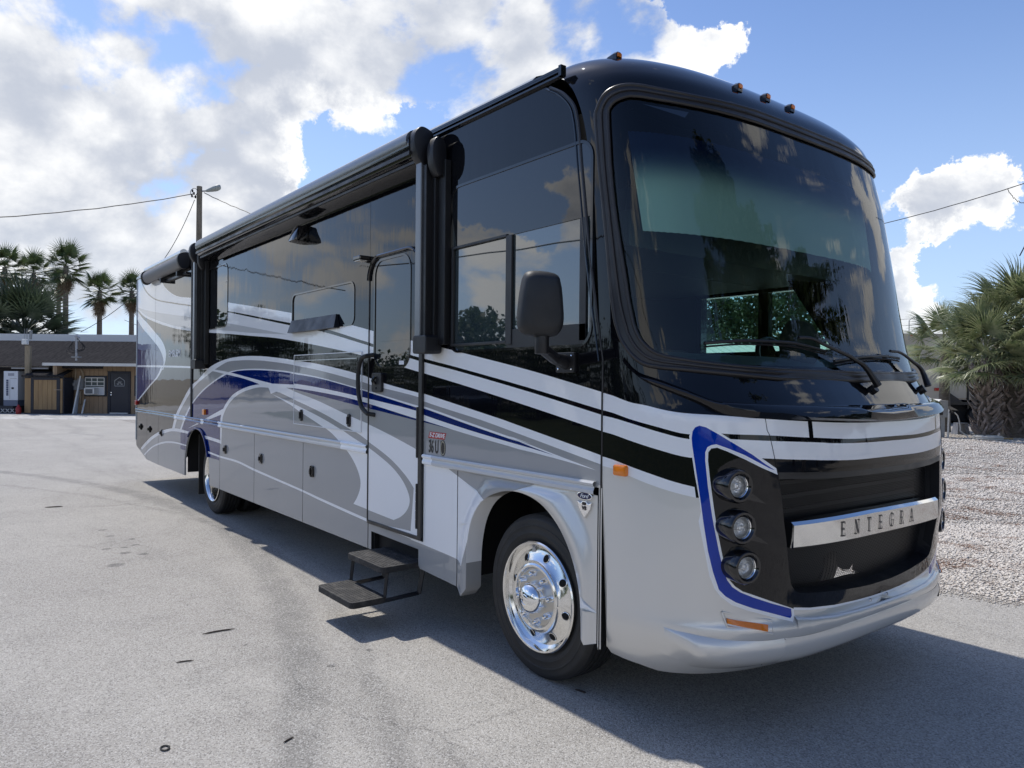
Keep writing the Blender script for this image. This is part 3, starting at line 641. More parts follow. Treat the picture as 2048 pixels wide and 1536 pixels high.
def rear_outline(x0, x1):
    pts = [(x0, zt), (x1, zt), (x1, ZB)]
    zl = lambda x: ZB+.0+max(0, (-9.55-x))*.22
    return [(x0, zt), (x1, zt), (x1, zl(x1)), (x0, zl(x0))]
panels = []
for a, b, lx in ((bx[0], bx[1], 0), (bx[1], bx[2], 1)):
    p = side_panel('bay_door', rear_outline(a+g, b-g)); panels.append(p)
    paddle(latches[lx][0], latches[lx][1], p)
p = side_panel('bay_door', [(bx[2]+g, zt), (bx[3]-g, zt), (bx[3]-g, ZB), (bx[2]+g, ZB)]); paddle(latches[2][0], latches[2][1], p)
p = side_panel('fender_panel', [(bx[3]+g, zt), (bx[4]-g, zt), (bx[4]-g, ZB)]+arch_r[::-1]+[(bx[3]+g, ZB)], wall=lambda x, z: 7 if z > 1.05 or z < .4 else G_)
for a, b, lx in ((bx[4], bx[5], 3), (bx[5], bx[6], 4), (bx[6], bx[7], 5)):
    p = side_panel('bay_door', [(a+g, zt), (b-g, zt), (b-g, ZB), (a+g, ZB)]); q = latches[lx] if lx < 5 else latches[6]
    if lx == 3: q = latches[3]
    if lx == 4: q = latches[4]
    if lx == 5: q = latches[6]
    paddle(q[0], q[1], p)
    if lx == 4: paddle(latches[5][0], latches[5][1], p)
# sill under the door with the step well, panel ahead of it
xd2 = -0.7407
sill = [(door_x0-.004, .576), (door_x0-.004, ZB), (door_x0+.045, ZB), (door_x0+.045, .525), (-1.222, .515), (-1.222, .40), (-1.20, ZB), (xd2-g, ZB-.02), (xd2-g, zt), (door_x1+.055, zt), (door_x1+.055, .576)]
side_panel('step_sill_panel', sill)
arch_f = [(-0.5901,0.5503),(-0.5843,0.615),(-0.5685,0.691),(-0.5276,0.7755),(-0.4667,0.8666),(-0.3909,0.9486),(-0.3127,1.0034),(-0.2289,1.0415),(-0.1545,1.0551),(-0.1994,1.0477),(0.0146,1.0392),(0.1798,0.9637),(0.3143,0.8387),(0.4123,0.6431),(0.4303,0.4703),(0.437,0.366)]
arch_f = [(-.60, ZB), (-.595, .60), (-.575, .72), (-.535, .83), (-.46, .93), (-.35, 1.0), (-.2, 1.045), (-.05, 1.05), (.10, 1.015), (.22, .94), (.31, .84), (.375, .72), (.415, .60), (.432, .48), (.44, .36)]
arch_fo = catmull([(x*1.0-.02 if x < -.1 else x, z+(.03 if z > .7 else 0)) for x, z in arch_f], 4)
arch_f = catmull(arch_f, 4)
def flare(x, z):
    cx, cz = -.07, .50; r = math.hypot((x-cx)/.56, max(0, z-cz)/.60) if z > cz else abs(x-cx)/.56
    t = max(0.0, 1-abs(r-1.0)/.20); e_ = max(0.0, min(1.0, (1.10-z)/.05)); g_ = max(0.0, min(1.0, (.53-x)/.07)); return -.032*t*t*(3-2*t)*e_*e_*(3-2*e_)*g_*g_*(3-2*g_)
xe = 0.5389
fw = [(xd2+g, zt), (xe-g, zt), (xe-g, .36), (.47, .34), (.44, .36)]+arch_f[::-1][1:]+[(-.66, ZB-.06), (xd2+g, ZB-.02)]
wl_ = lambda x, z: 7 if (z > 1.08 or x < -.70 or x > .49) else (W_ if x < -.35 and z > .56 else (G_ if x < -.35 else S_))
fender = side_panel('front_fender', fw, grid=(.02, .02), bulge=flare, depth=.09, wall=wl_)
def lip(name, arc, yf, depth=.075, split=None):
    v = []; n = len(arc)
    for (x, z) in arc: v += [(x, yf(x, z), z), (x, yf(x, z)+.006, z), (x*1.0, depth, z)]
    f = []; ids = []
    for k in range(n-1):
        for j in (0, 1): f.append((3*k+j, 3*k+j+1, 3*k+4+j, 3*k+3+j)); ids.append(0 if split is None else split(arc[k]))
    me = mesh(v, f, [SILVER, WHITE, GREY], ids, True, name); me.set_sharp_from_angle(angle=R(50)); return link(name, me, rv, RVO)
rl = MB(); rl.tube([(x, -.012, z) for x, z in arch_r[8:-3]], .014, 6); rl.build('wheel_arch_trim', [BLUE], rv, RVO, smooth=True)
side_panel('front_post_panel', [(xe+g, ZM), (XSEAM-.003, ZM), (XSEAM-.003, .33), (xe+g, .35)])
# dark backing behind every gap, roof, far side, rear wall, floor
shell = MB()
shell.box((-10.36, .018, ZM-.06), (door_x0+.01, .03, 3.30)); shell.box((door_x0, .026, .70), (-.78, .036, 3.30)) 
shell.box((-10.36, .022, .62), (bx[3], .03, ZM)); shell.box((bx[4], .022, .42), (door_x0, .03, ZM))
shell.box((-10.36, 2.545, .42), (-.82, 2.57, 3.33)); shell.box((-.80, 2.545, .42), (XSEAM, 2.57, 1.93)); shell.box((-.80, 2.545, 2.42), (.25, 2.57, 3.33))
shell.box((-10.375, .0, .60), (-10.36, 2.57, 3.335)); shell.box((-10.36, .85, .60), (.35, 1.7, .66)); shell.box((-10.36, .03, .62), (-7.42, .85, .66)); shell.box((-6.1, .03, .62), (-.76, .85, .66))
shell.build('inner_shell', [INT_D], rv, RVO)
rb = MB(); prof = [(-.002, 3.325), (.004, 3.36), (.02, 3.395), (.05, 3.425), (.10, 3.447), (.25, 3.46), (.7, 3.475), (1.285, 3.485), (1.87, 3.475), (2.32, 3.46), (2.47, 3.447), (2.52, 3.425), (2.55, 3.395), (2.566, 3.36), (2.572, 3.325)]
v = []; xs_ = [-10.37, -10.36]+[-10+.5*k for k in range(20)]+[-.05]
for i, x in enumerate(xs_):
    for (y, z) in prof: v.append((x, y, z-(.05 if i == 0 else 0)))
n = len(prof); f = [(i*n+k, (i+1)*n+k, (i+1)*n+k+1, i*n+k+1) for i in range(len(xs_)-1) for k in range(n-1)]+[tuple(range(n))]
rb.add(v, f).build('roof', [paint('pale_roof_membrane', (.36, .38, .41), .5, 0, .3)], rv, RVO, smooth=45)
MB().tube([(-10.378, .004, .66), (-10.378, .004, 3.26), (-10.372, .02, 3.36), (-10.36, .08, 3.43)], .017, 8).build('rear_corner_trim', [pm('corner_trim_grey', (.42, .45, .46), .4)], rv, RVO, smooth=True)
# awning rail along the roof edge ahead of the awning
ar = MB(); ar.box((-1.10, -.022, 3.318), (.26, .0, 3.33)).box((-1.10, -.034, 3.336), (.26, .0, 3.345)).box((-1.10, -.026, 3.352), (.26, .0, 3.366)).box((-1.10, -.008, 3.31), (.255, .0, 3.37)).box((.24, -.036, 3.312), (.262, 0, 3.37))
ar.build('awning_rail', [BGLOSS], rv, RVO)
MB().box((-10.37, -.02, 3.318), (-10.05, 0, 3.33)).box((-10.37, -.014, 3.34), (-10.05, 0, 3.35)).build('awning_rail', [ALU], rv, RVO)
# vertical black joint by the slide-out
MB().box((SLIDEX-.028, -.014, ZM+.03), (SLIDEX+.028, .012, ZTOP-.08)).build('slide_seal', [RUBBER], rv, RVO, bevel=.004)
# front seam gasket following the cap edge
MB().tube([(XSEAM+.010, .001, .34), (XSEAM+.010, -.001, ZM)], .0035, 6).build('seam_gasket', [SILVER], rv, RVO, smooth=True)
MB().tube([(XSEAM+.004, -.0005, .36), (XSEAM+.004, -.0005, ZM)], .0025, 4).build('seam_line', [GAP], rv, RVO)
sg = [(XSEAM+.010, -.0005, ZM)]+[(x+.010, -.0015, z) for x, z in SEAMCURVE[1:]]
MB().tube(sg, [.004]*4+[.008]*(len(sg)-4), 6).build('seam_gasket', [GASKET], rv, RVO, smooth=True)
sg2 = [(x-.022, -.002, z) for x, z in SEAMCURVE[1:]]
MB().tube(sg2, .0055, 6).build('seam_gasket', [BGLOSS], rv, RVO, smooth=True)
# side marker lamps
for (px, zz, w) in [(-6.3943,1.2693,0.09)]:
    m = MB(); m.prism(rrect(px-w/2, zz-.035, px+w/2, zz+.035, .012), -.028, -.0, 'y').build('marker_light', [AMBER], rv, RVO, bevel=.006)
rl_ = (-10.3004,1.2791)
MB().prism(rrect(-10.39, rl_[1]-.04, -10.28, rl_[1]+.03, .015), -.03, 0, 'y').build('marker_light', [REDL], rv, RVO, bevel=.006)
# compartment door outline over the second bay (white line)
cd_ = [(-3.4924,1.9121),(-3.4772,1.269),(-2.1037,1.2736),(-2.1166,1.9006)]
cx0, cx1, cz0, cz1 = cd_[0][0], cd_[2][0], (cd_[1][1]+cd_[2][1])/2, (cd_[0][1]+cd_[3][1])/2
ob = side_panel('outside_compartment_door', rrect(cx0, cz0, cx1, cz1, .008, 2), y=-.006, depth=.012)
cm = MB(); q = rrect(cx0, cz0, cx1, cz1, .008, 2); ring(cm, infl(q, .003), infl(q, -.004), -.0095, .0); cm.build('edge_bead', [pm('white_bead', (.7, .72, .74), .35)], ob)
tm = MB(); tm.box((cx0, -.012, cz1-.055), (cx1-.08, -.006, cz1-.047)); tm.build('hinge_bead', [ALU], ob)
for q in [(-3.2962,1.3572),(-2.306,1.3564)]:
    MB().prism(rrect(q[0]-.022, q[1]-.052, q[0]+.022, q[1]+.052, .02), -.022, -.006, 'y').tube([(q[0], -.03, q[1]-.03), (q[0], -.03, q[1]+.03)], .008, 6).build('latch', [BPLAST], ob, bevel=.003)
# porch light and camera hood
pl_ = [(-3.4953,2.9264),(-3.0254,2.8932)]
xcl, zcl = (-3.4013,3.0067)
hx1, hz1 = (-3.1975,3.0705); hz0 = 2.9172; hx0 = hx1-.17
cam_h = MB()
cam_h.add([(hx0, 0, hz1), (hx1, 0, hz1), (hx1, 0, hz0), (hx0, 0, hz0), (hx0+.02, -.085, hz1-.005), (hx1-.02, -.085, hz1-.005), (hx1-.01, -.135, hz0+.012), (hx0+.01, -.135, hz0+.012)],
          [(4, 5, 1, 0), (7, 6, 5, 4), (0, 3, 7, 4), (5, 6, 2, 1), (7, 3, 2, 6), (0, 1, 2, 3)]).build('side_camera_hood', [BGLOSS], rv, RVO, bevel=.014, smooth=35)
qx, qz = (-1.9838,2.6194)
pm_ = MB(); pm_.box((qx-.12, -.09, qz-.012), (qx, 0, qz+.022)); plo = pm_.build('porch_light', [BGLOSS], rv, RVO, bevel=.008)
MB().box((qx-.105, -.082, qz-.018), (qx-.015, -.02, qz-.012)).build('lens', [pm('light_diffuser', (.7, .7, .68), .4)], plo)
# ---- lettering
def text(name, body, M, size, mat, parent, origin, extrude=.0006, shear=0.0, offset=0.0, spacing=1.0, align='CENTER', xscale=1.0):
    c = bpy.data.curves.new(name, 'FONT'); c.body = body; c.size = size; c.extrude = extrude; c.shear = shear; c.offset = offset
    c.space_character = spacing; c.align_x = align; c.align_y = 'CENTER'; c.materials.append(mat)
    tmp = bpy.data.objects.new('tmp', c); col.objects.link(tmp)
    dg = bpy.context.evaluated_depsgraph_get(); me = bpy.data.meshes.new_from_object(tmp.evaluated_get(dg)); col.objects.unlink(tmp); bpy.data.objects.remove(tmp)
    me.transform(Matrix.Diagonal((xscale, 1, 1, 1))); me.transform(M)
    if not me.materials: me.materials.append(mat)
    return link(name, me, parent, origin)
def side_M(x, y, z): return Matrix.Translation((x, y, z)) @ Matrix(((1, 0, 0, 0), (0, 0, -1, 0), (0, 1, 0, 0), (0, 0, 0, 1)))
WHT = pm('white_vinyl', (.80, .82, .84), .35); BLKV = pm('black_vinyl', (.01, .01, .012), .35); REDV = pm('red_vinyl', (.42, .03, .03), .35)
em = [(-8.3165,2.0285),(-7.5318,2.0264),(-8.3149,1.9833),(-8.3183,2.0793)]
ex, ez, ew, eh = (em[0][0]+em[1][0])/2, (em[0][1]+em[1][1])/2, em[1][0]-em[0][0], (em[3][1]-em[2][1])
text('emblem_lettering', 'EMBLEM', side_M(ex, -.002, ez), eh*1.38, WHT, rv, RVO, shear=.18, offset=.003, spacing=.98, xscale=ew/(eh*1.38*4.35))
u3 = [(-1.091,1.2339),(-0.9795,1.2423),(-1.0388,1.2556),(-1.038,1.2135),(-1.094,1.3164),(-0.8904,1.301),(-1.1009,1.277),(-0.8936,1.2815),(-0.9184,1.2701),(-0.9173,1.2064),(-0.9394,1.2375),(-0.8929,1.2411)]
text('model_lettering', '36 U', side_M((u3[0][0]+u3[1][0])/2, -.002, (u3[2][1]+u3[3][1])/2), .115, BLKV, rv, RVO, offset=.002, xscale=.55)
bd = MB(); bx0_, bx1_ = u3[4][0], u3[5][0]; bz = (u3[4][1]+u3[5][1])/2+.008
bd.prism([(bx0_+.01, bz+.022), (bx1_+.01, bz+.022), (bx1_-.01, bz-.022), (bx0_-.01, bz-.022)], -.002, 0, 'y'); bdo = bd.build('badge', [REDV], rv, RVO)
text('badge_lettering', 'E-Z DRIVE', side_M((bx0_+bx1_)/2, -.003, bz), .040, WHT, bdo, None, shear=.25, offset=.001, xscale=1.05)
text('badge_lettering', 'E L I T E', side_M((bx0_+bx1_)/2-.012, -.003, bz-.040), .026, BLKV, bdo, None, spacing=1.5)
ov_ = MB(); cx, cz = u3[8][0], (u3[8][1]+u3[9][1])/2
ov_.prism([(cx+.032*math.cos(2*math.pi*k/24), cz+.052*math.sin(2*math.pi*k/24)) for k in range(24)], -.002, 0, 'y'); ovo = ov_.build('oval_badge', [BLKV], rv, RVO)
rg = MB(); ring(rg, [(cx+.028*math.cos(2*math.pi*k/24), cz+.047*math.sin(2*math.pi*k/24)) for k in range(24)], [(cx+.022*math.cos(2*math.pi*k/24), cz+.039*math.sin(2*math.pi*k/24)) for k in range(24)], -.0028, -.002); rg.build('badge_ring', [pm('badge_gold', (.35, .33, .25), .4)], ovo)
fo = [(0.3906,1.0991),(0.5063,1.1002),(0.4478,1.1213),(0.4484,1.0746),(0.4023,1.064),(0.4897,1.0651),(0.4383,1.0231)]
fx, fz = (fo[0][0]+fo[1][0])/2, (fo[2][1]+fo[3][1])/2; a_, b_ = (fo[1][0]-fo[0][0])/2, (fo[2][1]-fo[3][1])/2-.002
el = lambda k: [(fx+a_*k*math.cos(2*math.pi*i/36), fz+b_*(1-(1-k)*1.6)*math.sin(2*math.pi*i/36)) for i in range(36)]
fm = MB(); fm.prism(el(1), -.012, 0, 'y'); fdo = fm.build('maker_badge', [CHROME], rv, RVO, bevel=.003)
MB().prism(el(.87), -.0135, -.011, 'y').build('badge_field', [pm('badge_navy', (.004, .008, .06), .15)], fdo)
text('badge_lettering', 'Ford', side_M(fx, -.0145, fz), b_*1.30, WHT, fdo, None, shear=.35, offset=.0002, spacing=.86, xscale=1.25)
v8 = MB(); vz = fz-b_-.02
v8.prism([(fx-.055, vz+.012), (fx-.03, vz+.002), (fx-.012, vz+.014), (fx+.012, vz+.014), (fx+.03, vz+.002), (fx+.055, vz+.012), (fx+.042, vz-.022), (fx, vz-.075), (fx-.042, vz-.022)], -.012, 0, 'y'); v8o = v8.build('engine_badge', [CHROME], rv, RVO, bevel=.003)
text('badge_lettering', 'V8', side_M(fx, -.0135, vz-.022), .030, BLKV, v8o, None, offset=.0006)
MB().prism(rrect(fx-.014, vz-.006, fx+.014, vz+.010, .004), -.0135, -.011, 'y').build('badge_field', [BLKV], v8o)

# ---- front cap: one moulded sheet, painted
WS = [(12.42,3.0291),(10.47,2.8704),(9.33,2.6412),(9.72,2.4493),(11.24,2.2124),(12.05,2.061),(12.97,1.9569),(15.87,1.8764),(22.12,1.8195),(32.53,1.792),(50.08,1.7649),(66.88,1.7513)]
WSB = (WS[-1][1])
ws_l = catmull(WS[:-1], 3)
ws_top = [(13.96,3.0644),(17.27,3.0909),(22.08,3.1068),(27.15,3.1136),(40.46,3.0949),(55.81,3.0885),(78.46,3.0922)]
half = catmull([ws_top[-1]]+ws_top[::-1][1:]+WS, 3)       # from the top near the centre round the near corner to the foot
zt_, zb2 = half[0][1], half[-1][1]
half = [(90, zt_)]+half+[(90, zb2-.006)]
WSOUT = half+[(180-p[0], p[1]) for p in half[::-1][1:-1]]
GO = [(5.75,3.0086),(4.39,2.7503),(4.38,2.5551),(4.45,2.1141),(5.35,1.9492),(7.75,1.8671),(12.54,1.7977),(17.33,1.7669),(31.61,1.7475),(49.04,1.7278),(65.46,1.7085)]
GT = [(7.39,3.0681),(12.52,3.1335),(19.89,3.1667),(28.69,3.1725),(41.79,3.1519),(57.05,3.1434),(79.78,3.1608)]
gh_ = catmull([GT[-1]]+GT[::-1][1:]+GO, 3); gh_ = [(90, gh_[0][1])]+gh_+[(90, gh_[-1][1]-.004)]
GASK = gh_+[(180-p[0], p[1]) for p in gh_[::-1][1:-1]]
def mir(poly): return [(180-p[0], p[1]) for p in poly]
def mirf(poly): return [(180-p[0]-7.0*min(1.0, (90-min(p[0], 90))/30), p[1]) for p in poly]
FR = []
def fp(poly, m, both=True):
    FR.append((poly, m))
    if both: FR.append((mir(poly), m))
f_w1t = [(0.4,1.6272),(7.1,1.5894),(13.19,1.5748),(19.58,1.5555),(25.43,1.5444),(37.83,1.5362),(52.43,1.5216),(66.62,1.5076),(79.1,1.496),(87.32,1.4922),(90.34,1.4921)]
f_w1b = [(0.37,1.5406),(6.32,1.5079),(15.97,1.4756),(26.65,1.447),(34.05,1.4638),(37.83,1.4538),(53.56,1.4458),(66.6,1.4321),(68.17,1.4311),(81.75,1.4156),(90.22,1.4128)]
f_w2t = [(0.36,1.5137),(6.32,1.4888),(15.95,1.4537),(26.57,1.4249),(33.98,1.4328),(40.84,1.4285),(53.48,1.4205),(68.53,1.4085),(75.72,1.3989),(85.8,1.3928),(90.19,1.3925)]
f_w2b = [(0.39,1.4332),(6.32,1.4039),(15.88,1.3696),(27.08,1.3396),(33.84,1.3517),(50.5,1.3416),(55.49,1.3373),(68.3,1.3257),(70.91,1.3224),(81.47,1.3127),(88.98,1.3125),(90.12,1.3134)]
f_bkb = [(0.42,1.3079),(6.34,1.2791),(15.86,1.2435),(22.2,1.222),(28.47,1.2057)]
f_w3b = [(0.43,1.2615),(1.91,1.2556),(7.02,1.2285),(13.4,1.2015),(20.71,1.1774),(28.92,1.1568)]
def tocentre(l, z=None): return [p for p in l if p[0] < 88]+[(90, z or [p for p in l if p[0] < 90][-1][1])]
def ext(l): return [(0, l[0][1]+(l[0][1]-l[1][1])*l[0][0]/max(1e-3, l[1][0]-l[0][0]))]+l
A1, A2, A3, A4 = [catmull(tocentre(ext(l)), 4) for l in (f_w1t, f_w1b, f_w2t, f_w2b)]
# silver below the lowest stripe
B1, B2 = catmull(ext(f_bkb), 4), catmull(ext(f_w3b), 4)
fp([(0, .2)]+B2+[(60, B2[-1][1]), (90, .85), (90, .2)], S_)
fp(B1+B2[::-1], W_); fp(A1+A2[::-1], W_); fp(A3+A4[::-1], W_)
tick = [(66.48,1.5098),(67.92,1.5094),(68.16,1.4276),(66.72,1.4283)]
fp(tick, B_)
fin_o = [(55.84,1.2644),(55.44,1.2937),(50.5,1.3436),(45.07,1.3941),(40.43,1.4303),(36.86,1.4606),(34.09,1.4831),(32.12,1.495),(30.42,1.4956),(28.68,1.4854),(27.51,1.4655),(26.89,1.438),(27.12,1.4031),(27.75,1.3412),(28.57,1.264),(29.53,1.1909),(30.61,1.095),(29.75,1.0505),(32.03,0.9164),(34.51,0.8),(36.56,0.7421),(38.78,0.7074),(42.75,0.6682),(48.67,0.6384),(55.99,0.6052),(62.92,0.5722)]
blu_o = [(55.02,1.2853),(51.85,1.3143),(47.76,1.3574),(42.31,1.4036),(36.83,1.449),(32.67,1.4808),(30.4,1.4879),(28.96,1.4796),(28.07,1.4618),(27.67,1.4305),(27.82,1.3956),(28.19,1.357),(29.55,1.2297),(30.36,1.1528),(31.31,1.0517),(33.17,0.9173),(35.56,0.8203),(38.03,0.7387),(40.53,0.7077),(44.15,0.6798),(50.08,0.6491),(57.42,0.615),(62.84,0.5864)]
blu_i = [(63.55,0.594),(63.35,0.6281),(55.79,0.6689),(49.83,0.7008),(45.35,0.7269),(42.6,0.7511),(40.69,0.7826),(38.95,0.8334),(36.86,0.9193),(35.12,1.0154),(34.27,1.0779),(32.92,1.2122),(32.12,1.3278),(32.17,1.3665),(32.91,1.39),(34.2,1.4),(35.89,1.4044),(39.49,1.3878),(44.99,1.3575),(49.09,1.3264),(53.22,1.2945)]
wi = [(63.05,0.5719),(64.39,0.5923),(64.23,0.6263),(55.73,0.6789),(49.76,0.7127),(46.19,0.7305),(43.45,0.7549),(41.56,0.7826),(39.81,0.8336),(37.71,0.9196),(35.96,1.0158),(34.84,1.1167),(33.77,1.2318),(33.02,1.3282),(33.16,1.3669),(34.17,1.3846),(36.14,1.389),(39.46,1.3724),(44.95,1.3382),(50.45,1.2991),(55.84,1.2644)]
wl_t = [(64.21,0.6323),(69.79,0.6175),(78.07,0.6037),(85.59,0.596),(88.53,0.5935)]
wl_b = [(64.24,0.6202),(69.8,0.6075),(77.99,0.5925),(85.43,0.5883),(88.38,0.5856)]
cen = [(p[0], p[1]) for p in wl_t if p[0] < 89]; cen_b = [p for p in wl_b if p[0] < 89]
inside = wi[2:]                                         # the black mask inside the fins
maskpoly = inside+[(90, wi[-1][1]+.02), (90, cen[-1][1])]+cen[::-1]
FR += [(maskpoly, B_), (mirf(maskpoly), B_)]
fp(cen+[(90, cen[-1][1]), (90, cen_b[-1][1])]+cen_b[::-1], W_)
FR += [(fin_o+wi, W_), (mirf(fin_o+wi), W_)]
FR += [(blu_o+blu_i, CB_), (mirf(blu_o+blu_i), CB_)]
GRL = [(56.31,1.2435),(56.8,1.188),(57.68,1.0941),(58.0,1.0497),(59.16,0.9507),(61.55,0.807),(62.7,0.7445),(63.9,0.7179),(65.47,0.7005)]
grt = [(63.22,1.2409),(69.32,1.2354),(75.44,1.2324),(84.24,1.2298),(88.94,1.2297)]
grb = [(65.21,0.7009),(69.47,0.6891),(73.68,0.682),(79.85,0.6694),(85.47,0.6588),(88.49,0.6532)]
grt_c = [p for p in [GRL[0]]+grt if p[0] < 89]; grb_c = [p for p in grb if p[0] < 89]
ghalf = [(90, grt_c[-1][1])]+grt_c[::-1]+GRL[1:]+grb_c+[(90, grb_c[-1][1])]
GRILLE = ghalf+mirf(ghalf[::-1][1:-1])
strip_t = [(55.99,1.2748),(63.23,1.2706),(75.45,1.2631),(84.25,1.2584),(88.95,1.2587)]
st_c = [p for p in strip_t if p[0] < 89]
# lower edge of the cap as seen
cap_bot = [(0.1,0.3391),(0.4,0.3151),(11.09,0.3036),(23.39,0.28),(33.95,0.28),(42.04,0.28),(51.92,0.28),(61.94,0.28),(62.06,0.28),(78.92,0.28),(99.57,0.2898)]
cb = [p for p in catmull([(0, .345)]+cap_bot, 3) if p[0] < 89]; cb = [(p[0], max(p[1], .285)) for p in cb]
TOPZ = 3.5445
rim_ = [(0, .345)]+cb[1:]+[(90, cb[-1][1])]
CAPOUT = rim_+[(180-p[0], p[1]) for p in rim_[::-1][1:]]+[(180, TOPZ), (0, TOPZ)]
capmats = PAINTS+[SATIN]
_st = [(90, grt_c[-1][1])]+grt_c[::-1]+st_c+[(90, st_c[-1][1])]; FRP = list(FR)+[(_st, 7), (mirf(_st), 7)]
def scale_pz(l): return [(p[0]*.01, p[1]) for p in l]
def cap_sheet(name, outline, holes, paint, mats, off=0.0, grid=(.022, .03), parent=rv, rim=.0, smooth=True, rimholes=None):
    V, T, idx = cdt_sheet(scale_pz(outline), [scale_pz(h) for h in holes], [(scale_pz(p), m) for p, m in paint], grid)
    verts = [cap(min(max(x*100, 0), 180), z, off) for x, z in V]; faces = [tuple(t) for t in T]; ids = list(idx)
    mts = list(mats)+[GAP]
    if rim:
        for loop, sgn in [(h, 1) for h in (rimholes if rimholes is not None else holes)]:
            b = len(verts); m = len(loop)
            for (p, z) in loop: verts += [cap(p, z, off), cap(p, z, off-rim)]
            for k in range(m): a, c = b+2*k, b+2*((k+1) % m); faces.append((a, a+1, c+1, c)); ids.append(len(mts)-1)
    me = mesh(verts, faces, mts, ids, smooth, name)
    if smooth:
        gi = len(mts)-1; me.polygons.foreach_set('use_smooth', [i != gi for i in ids]); nn = []
        for k in range(len(verts)):
            if k < len(V):
                ph, z = min(max(V[k][0]*100, 0), 180), V[k][1]; a_ = Vector(cap(ph, z, 0)); b_n = Vector(cap(ph, z, .01)); nn.append((b_n-a_).normalized())
            else: nn.append(Vector((0, 0, 0)))
        me.normals_split_custom_set_from_vertices(nn)
    return link(name, me, parent, RVO)
# holes for the driver window on the far side of the cap
capo = cap_sheet('front_cap', CAPOUT, [WSOUT, GRILLE], FRP, capmats, 0.0, rim=.05)
# extra roof-side strip between cap seam and roof
ws = cap_sheet('windshield', WSOUT, [], [], [WSGLASS], -.004, grid=(.05, .06))
# windshield gasket: three ribs
def loop_tube(poly, r, off, name, mat, n=8, parent=rv, per=1, flat=1.0):
    mb = MB(); mb.tube([cap(min(max(p[0], 0), 180), p[1], off) for p in poly]+[cap(poly[0][0], poly[0][1], off)], r, n, caps=False); return mb
gm = MB()
V, T, idx = cdt_sheet(scale_pz(GASK), [scale_pz(WSOUT)], [], (.05, .05))
gm.add([cap(x*100, z, .010) for x, z in V], [tuple(t)[::-1] for t in T])
for poly, r, off in ((GASK, .012, .004), (WSOUT, .010, .006)):
    gm.tube([cap(p[0], p[1], off) for p in poly]+[cap(poly[0][0], poly[0][1], off)], r, 8, caps=False)
mid = [((a[0]+b[0])/2, (a[1]+b[1])/2) for a, b in zip(half, [gh_[min(int(i*len(gh_)/len(half)), len(gh_)-1)] for i in range(len(half))])]
gm.tube([cap(p[0], p[1], .012) for p in mid+[(180-p[0], p[1]) for p in mid[::-1][1:-1]]]+[cap(mid[0][0], mid[0][1], .012)], .007, 6, caps=False)
gm.build('windshield_gasket', [GASKET], rv, RVO, smooth=50, fix=False)
# hood lip: the dark moulded ledge under the windshield
lip_t = [(7.18,1.7957),(8.94,1.7612),(12.83,1.7196),(17.44,1.7004),(22.14,1.6813),(25.96,1.6616),(29.9,1.6422),(34.82,1.6123),(39.64,1.5879),(46.18,1.5807),(52.65,1.5746)]
lip_b = [(7.09,1.7804),(9.77,1.7422),(15.0,1.6898),(21.5,1.6537),(26.83,1.6254),(32.79,1.5905),(38.17,1.5525),(43.56,1.536),(49.64,1.5276),(57.3,1.5248)]
lt_, lb_ = [p for p in catmull(lip_t, 3) if p[0] < 89], [p for p in catmull(lip_b, 3) if p[0] < 89]
def resample(l, n):
    d = [0]; 
    for a, b in zip(l[:-1], l[1:]): d.append(d[-1]+math.hypot((a[0]-b[0])*.02, a[1]-b[1]))
    out = []
    for k in range(n):
        t = d[-1]*k/(n-1); i = max(0, min(len(l)-2, int(np.searchsorted(d, t))-1)); u = (t-d[i])/max(1e-9, d[i+1]-d[i])
        out.append((l[i][0]+(l[i+1][0]-l[i][0])*u, l[i][1]+(l[i+1][1]-l[i][1])*u))
    return out
lt_ = resample(lt_+[(90, 1.552)], 40); lb_ = resample(lb_+[(90, 1.497)], 40)
LT = lt_+[(180-p[0], p[1]) for p in lt_[::-1][1:]]; LB = lb_+[(180-p[0], p[1]) for p in lb_[::-1][1:]]
hl = MB(); v = []
for a, b in zip(LT, LB):
    f_ = min(1.0, min(a[0], 180-a[0])/40)
    v += [cap(a[0], a[1]+.012, .002), cap(a[0], a[1], .010+.022*f_), cap((a[0]+b[0])/2, (a[1]+b[1])/2, .016+.026*f_), cap(b[0], b[1]+.006, .014+.018*f_), cap(b[0], b[1]-.004, .001)]
n = len(LT); hl.add(v, [(5*i+k, 5*i+k+1, 5*i+6+k, 5*i+5+k) for i in range(n-1) for k in range(4)])
hl.build('hood_ledge', [BLACK], rv, RVO, smooth=60, fix=False)
